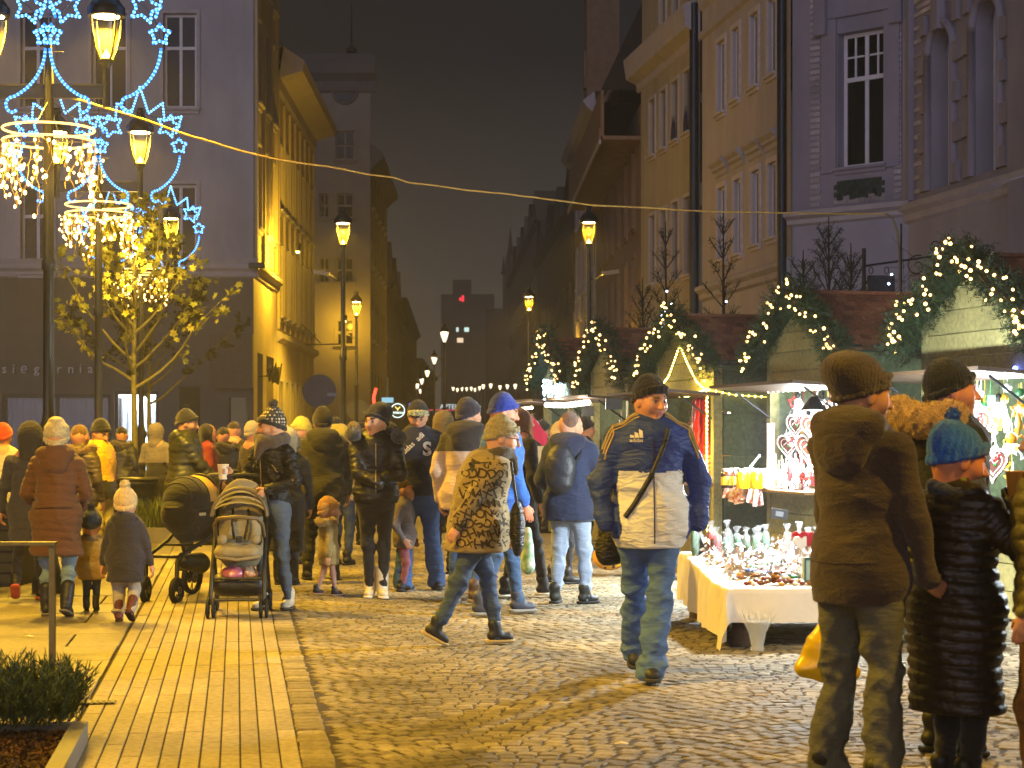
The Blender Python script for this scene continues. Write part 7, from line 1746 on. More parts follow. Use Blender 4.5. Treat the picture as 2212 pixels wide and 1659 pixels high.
cu_ = MB(); w_ = I['J']['wr']; e_ = I['J']['er']; dv = (w_ - e_) / np.linalg.norm(w_ - e_); cu_.tube([w_ - dv * .1, w_ - dv * .0], [.052, .047], 12); cu_.build('cuff', [fabric('#14110e', 'knit')], r)
strap(r, [(.16, -.05, 1.24), (.20, .03, 1.0), (.2, .1, .75)], .03, fabric('#14120f', 'leather'))
bg_ = thing('handbag', 'black handbag hanging at the hip of the woman in the scribble print coat', 'handbag', (GX(1117, 12.25), 12.25, .80)); f = Field(); f.ell((0, 0, 0), (.055, .1, .19), k=.02); v, q = f.mesh(.012, wrinkle(3, .008, 12)); link('bag_body', np_mesh('bag_body', [(v, q, 0)], [fabric('#14120f', 'leather')]), bg_)
b = MB(); b.tube([(0, -.05, .15), (-.02, -.02, .3), (-.04, .03, .44)], .01, 5); b.build('bag_strap', [fabric('#14120f', 'leather')], bg_); b = MB(); b.tube([(.03 + .012 * math.cos(a), -.09, .12 + .014 * math.sin(a)) for a in [2 * math.pi * k / 8 for k in range(8)]], .003, 4, 0, True); b.build('ring', [mat('steel', '#9a9c9e', rough=.3, metal=.9)], bg_)
t_ = thing('patterned_bag', 'small white and green patterned cloth bag hanging behind the black handbag', 'bag', (GX(1140, 13.4), 13.4, .47)); f = Field(); f.cap((0, 0, 0), (0, 0, .26), .06, .03, k=.02); v, q = f.mesh(.012, wrinkle(6, .006, 12)); link('bag_body', np_mesh('bag_body', [(v, q, 0)], [mat('floral', '#b9c4c4', scale=18, col2='#5a8a5a', det=1)]), t_)
# --- navy backpack man
r, I = person('short-haired man in a navy jacket with backpack and light washed jeans', 1232, 15.6, 1.61, 22, ('jacket', '#1d2742', {'hem': .435, 'fat': 1.18, 'wr': 1.1}), ('jeans', '#93a3b8', {'fit': 1.12, 'wr': 1.2}), hairdo='short', hair='#6a4a34', head=(28, -4), hood=('big', '#1b2038'), glasses=True, skin='#c08a68', pose={'wl': (-.13, .12, .56), 'wr': (.14, .13, .56), 'al': (-.085, .0, .045), 'ar': (.075, .03, .045), 'yr': 35}, shoes=('#1f2420', '#1a1a18'), seed=40)
backpack(r, I, '#23262c', 'dark grey backpack on the back of the man with light washed jeans')
person('person in a khaki coat, pale beanie and black leggings beyond the navy backpack', 1212, 17.8, 1.5, 60, ('coat', '#6d6438', {'hem': .45}), ('cloth', '#14120f', {'fit': .8}), hat=('k', '#b59a68'), seed=41, pose={'al': (-.1, .0, .045), 'ar': (.1, .0, .045)})
person('person in a dark coat standing at the farthest stall', 1262, 22.5, 1.6, 80, ('coat', '#2b2622', {'hem': .35}), ('cloth', BK), hat=('k', '#2a2420'), seed=42)
# --- big man in the blue and grey jacket
def pt_ad(c, s_, J, sh, pel):
    x, y, z = c[:, 0] - pel[0], c[:, 1], c[:, 2]
    arm = np.zeros(len(c), bool)
    for k in 'lr':
        for a, b2, rr in ((sh[k], J['e' + k], .068), (J['e' + k], J['w' + k], .062)):
            ab_ = b2 - a; t2 = np.clip(((c - a) @ ab_) / (ab_ @ ab_), 0.25 if rr > .065 else 0, 1); d = np.linalg.norm(c - (a + t2[:, None] * ab_), axis=1); arm |= d < rr * s_ * .85
    low = z < (.685 * s_ + .012 * np.abs(x) * 4)
    return np.where(low & ~arm, 1, 0)
r, I = person('big man in a navy and grey sports jacket and black beanie, walking forward', 1404, 10.75, 1.76, 176, ('jacket', '#22387c', {'hem': .437, 'fat': 1.1, 'cols': ['#cfd0cc'], 'paint': pt_ad, 'flare': 1.0, 'fab': 'nylonm', 'wr': 1.25, 'wf': 7}), ('wide', '#4f6d9e', {'fit': 1.16, 'wr': 1.5}), hat=('k', '#14141a', {'low': .024}), head=(-30, -6), skin='#c98f70', hair='#6a5a4a',
    pose={'wr': (.15, .055, .505), 'her': (1, -.35, 0), 'wl': (-.155, .03, .5), 'hel': (-1, -.5, 0), 'al': (.012, .10, .045), 'yl': 2, 'ar': (.02, -.22, .085), 'pr': -38, 'px': 0, 'nohandl': 1, 'nohandr': 1}, shoes=('#26282a', '#3a3a38'), seed=43, res=.010)
cr_s = mat('cream_stripe', '#b39a5c', rough=.8)
for k in range(3):
    zz = 0
    line_on(r, [(.085 + .0 * k, 1.478 - k * .0), (.15, 1.47 - .022 * k)], cr_s, 'stripe', .007, 1) if False else None
front_hit_c(r, 0, 1.2, 1); bv = _bv[r.name]
for sg in (1, -1):
    e_ = Vector(I['J']['er' if sg > 0 else 'el']); s0 = Vector(I['sh']['r' if sg > 0 else 'l']); nk = Vector(I['neck']) + Vector((sg * .05, .0, .02)); path = [nk.lerp(s0 + Vector((sg * .015, 0, .01)), f_ / 6) for f_ in range(7)] + [s0.lerp(e_, f_ / 10) for f_ in range(1, 7)]; dd = Vector((sg * .3, .62, .7)).normalized()
    for k in range(3):
        pts = []
        for p in path:
            q = p + Vector((0, .024 * (k - 1), -.014 * (k - 1))); h_ = bv.ray_cast(q + dd * .5, -dd)
            if h_[0] is not None and (h_[0] - q).length < .16: pts.append(h_[0] + dd * .003)
        if len(pts) > 3: b = MB(); b.tube(pts, .0055, 5); b.build('shoulder_stripe', [cr_s], r)
# three-bar emblem on the chest
b = MB(); em = mat('emblem_white', '#d8d4c8', rough=.8)
def chest_q(root, name, quad):
    b = MB(); vs = []
    for (x, z) in quad: h = front_hit_c(root, x, z, 1); vs.append((x, (h or .2) + .004, z))
    b.add(vs, [(0, 1, 2, 3)]); b.build(name, [em], root)
for (xa, w_, z1) in ((.128, .018, .018), (.103, .018, .034), (.078, .018, .052)): chest_q(r, 'emblem_bar', [(xa + .004, 1.405), (xa - w_, 1.405), (xa - w_ + .002, 1.405 + z1 * .75), (xa + .004, 1.405 + z1)])
applique(r, text_mesh('adidas', .03, .0006), 'emblem_lettering', em, (.098, 1.39), (-1, 0), (0, 1))
zipper(r, I, .80, 1.40, 1, '#3a2c28')
line_on(r, [(-.085, 1.455), (-.06, 1.36), (.02, 1.18), (.10, 1.04), (.165, .95)], fabric('#12121c', 'nylon'), 'strap', .034, 1, .003)
line_on(r, [(-.19, 1.19), (-.15, 1.22)], em, 'piping', .008, 1)
bb = thing('shoulder_bag', 'black shoulder bag at the hip of the big man in navy and grey', 'bag', (GX(1326, 10.95), 10.95, .85), R(15)); f = Field(); f.cap((-.02, 0, -.1), (0, 0, .1), .105, .085, k=.03, sq=(1, 1.5, 1)); f.ell((.0, -.06, -.05), (.08, .03, .09), k=.01); v, q = f.mesh(.01, wrinkle(8, .009, 9)); link('bag_body', np_mesh('bag_body', [(v, q, 0)], [fabric('#191613', 'leather')]), bb)
b = MB(); b.tube([(.04 + .02 * math.cos(a), -.11, .09 + .014 * math.sin(a)) for a in [2 * math.pi * k / 8 for k in range(8)]], .004, 4, 0, True); b.build('buckle', [mat('brass', '#8a7a4a', rough=.3, metal=.8)], bb); b = MB(); b.tube([(.02, 0, .16), (.1, -.02, .26), (.13, -.02, .34)], .014, 6); b.build('bag_strap', [fabric('#191613', 'leather')], bb)
# --- right foreground group
r, I = person('tall man in a brown winter parka and slouchy olive beanie, back turned', 1858, 7.27, 1.71, 48, ('parka', '#3a2e24', {'hem': .445, 'fat': 1.02, 'wr': .9, 'wf': 6, 'flare': 1.0}), ('wide', '#59594a', {'fit': 1.15, 'wr': 1.3}), hat=('k', '#4a3d26', {'tall': .0, 'back': .03, 'slouch': 1, 'rib': 60, 'brim': .03, 'low': .015}), build=.9, head=(26, -6), hood=('big', '#3b3029'), skin='#b8835a', hair='#3a2815',
    pose={'wr': (.155, .06, .475), 'her': (.9, -1, .0), 'gr': (.1, .9, -.4), 'fr': (.3, .2, 1), 'wl': (-.13, .1, .5), 'al': (-.1, .0, .045), 'ar': (.09, -.04, .045)}, seed=44, res=.008)
line_on(r, [(-.16, .93), (0, .925), (.16, .93)], fabric('#33281f'), 'seam', .006, -1, .001)
r2, I = person('man in a navy coat with tan fur hood and dark blue beanie', 2046, 8.25, 1.75, 74, ('coat', '#161b26', {'hem': .40, 'fat': 1.12}), ('jeans', '#20242c'), hat=('k', '#101722', {'low': .018, 'brim': .01}), head=(14, 4), hood=('big', '#2a2018', '#d8a850', 'cloth', 1.45), skin='#c58468', hair='#5a4634', pose={'wr': (.1, .12, .6)}, seed=45, res=.009)
r, I = person('woman in a long black quilted coat and bright blue knit hat', 2064, 7.35, 1.40, 60, ('puffer', '#1c1611', {'hem': .235, 'ridge': .06, 'ramp': 1.25, 'fat': 1.12, 'flare': 1.12, 'wr': .8, 'wf': 9}), ('cloth', '#121110', {'fit': 1.15}), hat=('k', '#2264b4', {'pom': '#2264b4', 'back': .03, 'rib': 22, 'low': .016, 'pr': .03}), head=(22, -12), scarf=('#2a3038',), skin='#c07a50', hair='#3a2414',
    pose={'wr': (.12, .10, .79), 'her': (1, -.4, -1), 'gr': (-.3, .7, .8), 'fr': (0, 0, 1), 'cr': .9, 'nohandr': 0}, seed=46, res=.008)
f = Field(); 
glv = hand_field(1, .9, h=.006); Fm = frame(-np.array((-.3, .7, .8)), (0, 0, 1)); gv = I['J']['wr'] + (glv[0] * 1.12 * .9) @ Fm.T; link('glove', np_mesh('glove', [(gv, glv[1], 0)], [fabric('#14110f', 'leather')]), r)
cup(r, I['J']['wr'] + v3(-.02, .05, .11), 1.3, '#c9892c', label='amber paper cup in the black glove of the woman in the blue hat')
r, I = person('person in an olive-yellow jacket cut off by the right edge', 2286, 7.0, 1.5, -60, ('puffer', '#5c5426', {'hem': .5, 'ridge': .07, 'fat': 1.2}), ('wide', '#5a3c1a', {'fit': 1.5}), hat=('k', '#5a4a2a'), seed=47)
yb = thing('yellow_bag', 'bright yellow plastic bag showing behind the man in the brown parka', 'bag', (GX(1786, 8.1), 8.1, .44)); f = Field(); f.cap((0, 0, .02), (.02, 0, .18), .12, .05, k=.04, sq=(1, 1.7, 1)); f.cap((-.1, 0, -.04), (.12, 0, -.06), .05, .04, k=.05); v, q = f.mesh(.01, wrinkle(9, .012, 11)); link('bag_body', np_mesh('bag_body', [(v, q, 0)], [mat('yellow_plastic', '#d8b400', rough=.4, coat=.3)]), yb)
b = MB(); b.tube([(.02, 0, .2), (.06, 0, .35), (.1, -.02, .46)], .012, 6); b.build('bag_handle', [mat('yellow_plastic', '#d8b400')], yb)
# --- more heads in the deep background
rs = random.Random(33)
bgp = [(505, 26, 1.6, '#2a241a', '#3a2a1a', 0), (545, 23, 1.55, '#3a3020', '#c8b890', 1), (640, 27, 1.55, '#3c3424', '#1d1a16', 0), (718, 30, 1.6, '#2c2a24', '#23201c', 1), (780, 29, 1.62, '#322a20', '#2c241c', 0), (845, 31, 1.6, '#27262a', '#20222a', 1), (946, 27, 1.6, '#5c5044', '#3a3026', 0), (1150, 24, 1.62, '#3a2c24', '#2a201a', 0), (1170, 27, 1.6, '#4a3c30', '#1d1a16', 1), (1190, 30, 1.66, '#2c2620', '#5a4632', 0), (990, 30, 1.6, '#36302a', '#241e18', 0), (665, 32, 1.6, '#2a261e', '#6a5a3a', 1), (1060, 33, 1.64, '#30291f', '#1d1a16', 0)]
nm = ['person in a dark coat far behind the cup holder', 'person in a pale knit cap deep in the crowd behind the patterned bobble hat', 'person in a brown coat far behind the lime beanie', 'person in dark clothes far behind the checked hat', 'person in brown far behind the woman with crossed arms', 'person in blue-black far behind the letter jacket', 'bare-headed person in a tan coat far behind the olive hood', 'person in dark brown near the pennant', 'person in brown with black cap near the grey awning', 'tall person beyond the navy backpack', 'dark figure far behind the pink jacket', 'person in an ochre cap far behind the olive parka', 'dark figure far behind the blue beanie']
for (x, D, H, c, hc_, ht), n_ in zip(bgp, nm): person(n_, x, D, H, rs.uniform(-180, 180), ('coat', c, {'hem': .42}), ('cloth', BK), hat=('k', hc_) if ht else None, hairdo=None if ht else 'short', hair=hc_, seed=int(x))
# ------------------------------------------------------------------ tree, planters, prams, rail, signs
bark_m = mat('sapling_bark', '#6c6634', rough=.85, scale=14, var=.35, bump=.4); leaf_m = island_mat('lit_plane_leaves', ['#a8a42c', '#b8b034', '#8a9028', '#c2b83c', '#8f8428'], rough=.7, bump=0)  # leaf tones brightened so the tree looks lit
leaf_unlit_m = island_mat('unlit_leaves', ['#2b2c18', '#33321c', '#24281a'], rough=.8, bump=0)  # unlit copy of the leaves, shade put into their colour
def plane_tree(x, D, ztop, zfork, label, lm, seed, n_limbs=15, spread=1.55, nleaf=900, tr=.045, leaf=.075, light=True):
    rs = random.Random(seed); t_ = thing('street_tree', label, 'tree', (GX(x, D), D, 0)); b = MB()
    b.tube([(0, 0, 0), (.01, 0, zfork * .5), (-.01, 0, zfork), (.02, 0, zfork + (ztop - zfork) * .5), (0, 0, ztop)], [tr, tr * .85, tr * .7, tr * .4, .006], 8); b.build('trunk', [bark_m], t_)
    b = MB(); tips = []
    for i in range(n_limbs):
        f_ = i / n_limbs; z0 = zfork - .25 + (ztop - zfork) * .72 * f_; a = i * 2.4 + rs.uniform(-.3, .3); L_ = spread * (1.15 - .62 * f_) * rs.uniform(.85, 1.1); p = Vector((0, 0, z0)); d = Vector((math.cos(a), math.sin(a) * .8, .42 + .8 * f_)); pts = [p.copy()]; n_ = 8
        for k in range(n_):
            d = (d + Vector((rs.gauss(0, .12), rs.gauss(0, .12), .12 + rs.gauss(0, .06)))).normalized(); p = p + d * L_ / n_ * 1.25; pts.append(p.copy())
            if k > 1:
                for _ in range(2):
                    e = (d + Vector((rs.gauss(0, .7), rs.gauss(0, .7), rs.gauss(0, .4)))).normalized(); q = p + e * rs.uniform(.12, .32); b.tube([p, p.lerp(q, .5) + Vector((0, 0, .02)), q], [.007, .005, .003], 4); tips.append((p.lerp(q, .5), q, k / n_))
        b.tube(pts, [tr * .42 * (1 - j / (n_ + 1)) + .004 for j in range(n_ + 1)], 5)
    b.build('limbs', [bark_m], t_); lb = MB()
    for i in range(nleaf):
        p, q, f_ = rs.choice(tips)
        if f_ < .45 and rs.random() < .6: continue
        c = p.lerp(q, rs.random() * 1.25) + Vector((rs.gauss(0, .05), rs.gauss(0, .05), rs.gauss(0, .05))); s_ = leaf * rs.uniform(.55, 1.25)
        u = Vector((rs.gauss(0, 1), rs.gauss(0, 1), rs.gauss(0, .5))).normalized(); v_ = u.cross(Vector((rs.gauss(0, 1), rs.gauss(0, 1), rs.gauss(0, 1)))).normalized(); n3_ = u.cross(v_)
        o_ = [(0, -.9), (.35, -.35), (.95, -.3), (.55, .15), (.7, .8), (.2, .5), (0, 1.1), (-.2, .5), (-.7, .8), (-.55, .15), (-.95, -.3), (-.35, -.35)]
        vs = [c + (u * a + v_ * k + n3_ * (.25 * a * a)) * s_ * .55 for a, k in o_] + [c]
        lb.add(vs, [(j, (j + 1) % 12, 12) for j in range(12)])
    lb.build('crown', [lm], t_)['kind'] = 'stuff'; return t_
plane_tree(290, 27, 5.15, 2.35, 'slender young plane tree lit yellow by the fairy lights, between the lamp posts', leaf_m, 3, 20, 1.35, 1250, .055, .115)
plane_tree(322, 38, 5.9, 2.3, 'dark unlit young tree behind the lit plane tree', leaf_unlit_m, 5, 22, 1.7, 2600, .06, .14)
plane_tree(-1.75 * FPX / 3.1 + CX - 250, 4.6, 4.2, 1.6, 'young tree beside the camera whose branch tips hang into the top left corner', leaf_unlit_m, 9, 16, 1.0, 120, .04, .05)
tl = lamp('crown_fill', P(300, 560, 26.2), WARM, 120, .3)  # added fill lamp without a fixture, brightens the leaves of the lit tree
# tree guard / litter bin
tg = thing('litter_bin', 'dark cast iron square bin with a rounded cap, at the foot of the lit tree', 'litter bin', (GX(297, 25.5), 25.5, 0)); irn = mat('cast_iron', '#1f201a', rough=.5, metal=.4, scale=10)
b = MB(); b.box((0, 0, .30), (.34, .34, .58)); 
b.build('body', [irn], tg, bevel=.01); b = MB(); b.lathe([(.26, .58), (.27, .62), (.25, .70), (.28, .74), (.28, .79), (.2, .82)], 20); b.build('cap', [irn], tg); b = MB(); b.lathe([(.285, .80), (.30, .82), (.285, .84)], 20); b.build('rim', [mat('bin_rim', '#5a563a', rough=.4, metal=.5)], tg)
for sx_ in (-1, 1): b = MB(); b.bx(sx_ * .15, sx_ * .185, -.185, -.17, .04, .56); b.build('corner_strip', [irn], tg)
# grass planter in the middle
gp = thing('grass_planter', 'low stone-edged bed of uncut grass behind the prams', 'planter', (GX(343, 24.6), 24.6, 0)); b = MB(); b.bx(-.55, .75, -.3, -.2, 0, .2); b.bx(-.55, -.45, -.2, 1.4, 0, .2); b.bx(.65, .75, -.2, 1.4, 0, .2); b.build('kerb', [mat('planter_stone', '#7d7660', rough=.85, bump=.3)], gp); b = MB(); b.bx(-.45, .65, -.2, 1.4, 0, .16); b.build('soil', [mat('soil', '#2a2118', rough=1, bump=.5)], gp)
b = MB(); rs = random.Random(2)
for i in range(2600):
    x, y = rs.uniform(-.45, .65), rs.uniform(-.2, 1.3); a = rs.uniform(0, 6.28); h_ = rs.uniform(.15, .46); d = Vector((math.cos(a), math.sin(a), 0)) * h_ * rs.uniform(.15, .5); s_ = Vector((-math.sin(a), math.cos(a), 0)) * .006
    p = Vector((x, y, .16)); m_ = p + d * .4 + Vector((0, 0, h_ * .65)); e = p + d + Vector((0, 0, h_)); b.add([p - s_, p + s_, m_ + s_ * .7, m_ - s_ * .7, e], [(0, 1, 2, 3), (3, 2, 4)])
b.build('grass', [island_mat('grass_blades', ['#4a5a20', '#5c6a28', '#6e7030', '#3e4c1c'], rough=.7, bump=0)], gp)['kind'] = 'stuff'
# lavender planter bottom left
D0 = 8.0; lp = thing('lavender_planter', 'raised planter with steel edge, bark mulch and a bushy lavender, bottom left corner', 'planter', (GX(190, 8.55), 8.55, 0), SQ)
cs = mat('planter_edge', '#6d6a60', rough=.6, scale=6, var=.15)
b = MB(); b.bx(-.075, 0, -3.2, 0, 0, .10); b.bx(-2.2, -.075, -.075, 0, 0, .10); b.build('edge', [cs], lp, bevel=.003); b = MB(); b.bx(-2.2, -.075, -3.2, -.075, 0, .045); b.build('soil', [mat('soil', '#2a2118', rough=1, bump=.5)], lp)
b = MB(); rs = random.Random(4)
for i in range(5200):
    x, y = -.08 - abs(rs.gauss(0, .5)), -rs.uniform(.08, 1.9); c = Vector((x, y, .05 + rs.uniform(0, .025))); u = Vector((rs.gauss(0, 1), rs.gauss(0, 1), rs.gauss(0, .4))).normalized() * rs.uniform(.008, .022); v_ = u.cross(Vector((rs.gauss(0, 1), rs.gauss(0, 1), rs.gauss(0, 1)))).normalized() * rs.uniform(.004, .009); b.add([c - u - v_, c + u - v_, c + u + v_, c - u + v_, c + Vector((0, 0, .007))], [(0, 1, 4), (1, 2, 4), (2, 3, 4), (3, 0, 4)])
b.build('bark_mulch', [island_mat('mulch', ['#2c1a10', '#4a2e1a', '#3a2415', '#5a3a22', '#1e130c'], rough=.95)], lp)['kind'] = 'stuff'
lv = thing('lavender_bush', 'dense grey-green lavender bush with upright needle leaves in the corner planter', 'shrub', (GX(28, 8.5), 8.5, .05)); b = MB(); rs = random.Random(6)
for i in range(520):
    a = rs.uniform(0, 6.28); r0 = .27 * math.sqrt(rs.random()); p = Vector((r0 * math.cos(a) * 1.0, r0 * math.sin(a) * .9, 0)); d = Vector((math.cos(a) * r0 * 1.5, math.sin(a) * r0 * 1.5, 1)).normalized(); h_ = rs.uniform(.2, .38) * (1.05 - .7 * r0)
    for k in range(26):
        c = p + d * h_ * (.3 + .7 * k / 26) + Vector((rs.gauss(0, .006), rs.gauss(0, .006), 0)); q = (d * 1.1 + Vector((rs.gauss(0, .6), rs.gauss(0, .6), rs.gauss(0, .2)))).normalized() * rs.uniform(.03, .055); s_ = q.cross(Vector((rs.gauss(0, 1), rs.gauss(0, 1), rs.gauss(0, 1)))).normalized() * .0022; b.add([c - s_, c + s_, c + q * .6 + s_ * 1.2, c + q, c + q * .6 - s_ * 1.2], [(0, 1, 2, 3, 4)])
b.build('foliage', [island_mat('lavender', ['#3a4a30', '#465a3a', '#546846', '#2e3c26'], rough=.8, bump=0)], lv)['kind'] = 'stuff'
# hand rail
hr = thing('handrail', 'low flat steel handrail with one post on a small base plate, lower left', 'railing', (GX(113, 11.48), 11.48, 0)); rl_m = mat('rail_steel', '#5a543c', rough=.45, metal=.5, scale=12)
b = MB(); b.bx(-.018, .018, -.018, .018, .01, .735); b.build('post', [rl_m], hr); b = MB(); b.bx(-3.2, .025, -.03, .03, .735, .76); b.build('top_bar', [rl_m], hr, bevel=.003); b = MB(); b.bx(-.065, .065, -.05, .05, 0, .01); b.build('base_plate', [rl_m], hr)
# litter scraps
for (x, y, lb_) in ((62, 1376, 'crumpled scrap of paper on the slabs behind the handrail'), (1520, 2, None), (1342, 1608, 'small torn scrap of paper on the setts in the foreground'), (152, 1586, 'scrap of paper on the planter edge')):
    if lb_ is None: continue
    D = DY(y); t_ = thing('paper_scrap', lb_, 'litter', (GX(x, D), D if 'planter' not in lb_ else 8.6, .003 if 'planter' not in lb_ else .102)); b = MB(); b.add([(-.03, -.01, 0), (0, -.02, .006), (.035, -.008, .0), (.03, .015, .004), (0, .01, .012), (-.028, .018, .002)], [(0, 1, 4, 5), (1, 2, 3, 4)]); b.build('paper', [mat('scrap_paper', '#c9bd98', rough=.9)], t_)
# ------------------------------------------------ prams
blk = mat('pram_black', '#15140f', rough=.5, spec=.5, scale=20); alu = mat('pram_alu', '#4a4740', rough=.35, metal=.6); tyre = mat('pram_tyre', '#141311', rough=.8); cloth_b = fabric('#1d1b17', 'nylon'); cream = mat('pram_lining', '#d0a94e', rough=.7, scale=12)
def wheel(parent, p, r_, w_=.025, ax=0, name='wheel'):
    b = MB(); Rm = (Matrix.Rotation(ax, 4, 'Z') @ Matrix.Rotation(R(90), 4, 'Y')).to_3x3()
    o = MB().lathe([(r_ * .34, -w_ * .5), (r_ * .36, -w_ * .6), (.012, -w_ * .6), (.012, w_ * .6), (r_ * .36, w_ * .6), (r_ * .34, w_ * .5)], 14, rot=Rm).build(name, [alu], parent, loc=p)
    for k in range(6):
        a = k * math.pi / 3; b.tube([Rm @ Vector((r_ * .3 * math.cos(a), r_ * .3 * math.sin(a), 0)), Rm @ Vector((r_ * .86 * math.cos(a), r_ * .86 * math.sin(a), 0))], .006, 4)
    b.build('spokes', [alu], o); b = MB(); pts = [Rm @ Vector((r_ * .9 * math.cos(a), r_ * .9 * math.sin(a), 0)) for a in [2 * math.pi * k / 24 for k in range(24)]]; b.tube(pts, w_ * .55, 8, 0, True); b.build('tyre', [tyre], o); return o
# grey pushchair seen from the front
D1 = 14.6; pc_ = thing('pushchair', 'grey-brown pushchair facing the camera with hood up and a pink bundle in its basket', 'pushchair', (GX(517, D1), D1, 0), R(4))
def G1f(n_, pts, r_, m_, par=pc_, n=8): b = MB(); b.tube(pts, r_, n); return b.build(n_, [m_], par)
for sx_ in (-1, 1):
    for dx in (-.022, .022): wheel(pc_, (sx_ * .205 + dx, -.22, .075), .075, .022)
    wheel(pc_, (sx_ * .215, .45, .085), .085, .025)
    G1f('leg', [(sx_ * .205, -.2, .1), (sx_ * .205, -.18, .24), (sx_ * .2, .0, .5), (sx_ * .2, .22, .72), (sx_ * .19, .42, 1.0)], .016, blk); G1f('leg', [(sx_ * .215, .45, .09), (sx_ * .205, .12, .5)], .014, blk)
G1f('handlebar', [(-.19, .42, 1.0), (-.19, .43, 1.04), (-.15, .44, 1.085), (0, .445, 1.1), (.15, .44, 1.085), (.19, .43, 1.04), (.19, .42, 1.0)], .018, blk); G1f('axle', [(-.2, -.2, .14), (.2, -.2, .14)], .012, alu); G1f('axle', [(-.2, -.12, .30), (.2, -.12, .30)], .01, alu)
grey = fabric('#4f4836', 'cloth'); greyl = mat('pram_cloth_light', '#8a8062', rough=.8, scale=10, bump=.2)
f = Field(); f.cap((0, .12, .52), (0, .30, .92), .19, .165, k=.05, sq=(1, 3.2, 1)); f.cap((-.1, -.06, .50), (.1, -.06, .50), .07, .07, k=.04, sq=(.75, .5, 1)); f.ell((0, -.02, .74), (.135, .17, .2), k=.03, op='-'); v, q = f.mesh(.012, wrinkle(2, .004, 9)); link('seat', np_mesh('seat', [(v, q, 0)], [greyl]), pc_)
for sx_ in (-1, 1): G1f('strap', [(sx_ * .06, .13, .83), (sx_ * .062, .06, .72), (sx_ * .04, .0, .6)], .010, blk); 
b = MB(); b.box((0, -.03, .60), (.05, .03, .05)); b.build('harness_buckle', [blk], pc_, bevel=.008)
for sx_ in (-1, 1): b = MB(); b.lathe([(.0, -.01), (.04, -.01), (.04, .012), (0, .012)], 12, rot=Matrix.Rotation(R(75), 3, 'X')); b.build('side_knob', [greyl], pc_, loc=(sx_ * .13, -.05, .60))
G1f('bumper_bar', [(-.19, .06, .62), (-.185, -.08, .72), (-.15, -.17, .77), (0, -.2, .785), (.15, -.17, .77), (.185, -.08, .72), (.19, .06, .62)], .016, mat('bumper', '#6a5a3a', rough=.5)); G1f('foot_rest', [(-.17, -.16, .47), (0, -.2, .45), (.17, -.16, .47)], .014, greyl)
for k in range(5):     # ribs of the folded hood
    y = .36 - .075 * k; r_ = .205 + .004 * k; zc = .80; b = MB(); vs = []; n_ = 16
    for i in range(n_ + 1):
        a = math.pi * i / n_; 
        for (dy, rr) in ((0, r_), (-.035, r_ + .012), (-.078, r_)): vs.append((rr * math.cos(a), y + dy + .02 * math.sin(a) - .25 * (1 - math.sin(a)) * 0, zc - .02 + rr * 1.28 * math.sin(a) - .045 * k * math.sin(a)))
    b.add(vs, [(i * 3 + j, i * 3 + 3 + j, i * 3 + 4 + j, i * 3 + 1 + j) for i in range(n_) for j in (0, 1)], 0, True); b.build('hood_panel', [grey], pc_)
G1f('hood_edge', [(.215 * math.cos(a), -.01, .78 + .215 * 1.02 * math.sin(a)) for a in [math.pi * i / 16 for i in range(17)]], .012, mat('bumper', '#6a5a3a'))
f = Field(); f.cap((-.13, .05, .24), (.13, .05, .24), .1, .1, k=.05, sq=(1, .7, 1)); f.ell((0, .05, .42), (.3, .3, .1), op='-', k=.02); v, q = f.mesh(.012, wrinkle(4, .006, 10)); link('basket', np_mesh('basket', [(v, q, 0)], [cloth_b]), pc_)
f = Field(); f.ell((-.04, -.02, .33), (.11, .1, .07), k=.03); v, q = f.mesh(.01, wrinkle(6, .012, 16)); t_ = thing('bundle', 'pink and silver wrapped bundle in the pushchair basket', 'parcel', tuple(pc_.location), R(4)); link('wrap', np_mesh('wrap', [(v, q, 0)], [mat('pink_wrap', '#8a3050', rough=.35, coat=.5, scale=14, col2='#b06a80')]), t_)
f = Field(); f.ell((.09, -.03, .33), (.07, .08, .06), k=.03); v, q = f.mesh(.01, wrinkle(7, .014, 18)); link('foil', np_mesh('foil', [(v, q, 0)], [mat('foil_orange', '#c9c0b0', rough=.25, metal=.5, scale=18, col2='#b0603a')]), t_)
# black pram with carry cot, three quarter view
D2 = 16.1; pr_ = thing('pram', 'black pram with bassinet and cream lined canopy, left of the pushchair', 'pram', (GX(415, D2), D2, 0), R(-22))
def G2f(n_, pts, r_, m_): b = MB(); b.tube(pts, r_, 8); return b.build(n_, [m_], pr_)
wheel(pr_, (-.24, -.36, .10), .10, .05, R(15)); wheel(pr_, (.07, -.36, .10), .10, .05, R(5)); wheel(pr_, (-.26, .42, .15), .15, .045); wheel(pr_, (.26, .42, .15), .15, .045)
for sx_, xa in ((-1, -.24), (1, .07)): G2f('fork', [(xa, -.36, .10), (xa, -.35, .33), (xa, -.3, .38)], .02, blk)
G2f('frame_tube', [(-.24, -.33, .38), (-.22, -.05, .50), (-.2, .1, .62), (-.2, .3, .90), (-.19, .52, 1.02)], .019, blk); G2f('frame_tube', [(.07, -.33, .38), (.14, -.05, .50), (.2, .1, .62), (.2, .3, .9), (.19, .52, 1.02)], .019, blk); G2f('frame_tube', [(-.26, .42, .16), (-.2, .08, .6)], .017, blk); G2f('frame_tube', [(.26, .42, .16), (.2, .08, .6)], .017, blk); G2f('cross_tube', [(-.22, -.1, .47), (.16, -.1, .47)], .012, alu); G2f('cross_tube', [(-.24, -.3, .38), (.07, -.3, .38)], .014, blk); G2f('handlebar', [(-.19, .52, 1.02), (-.17, .56, 1.06), (0, .58, 1.07), (.17, .56, 1.06), (.19, .52, 1.02)], .018, mat('bumper', '#6a5a3a'))
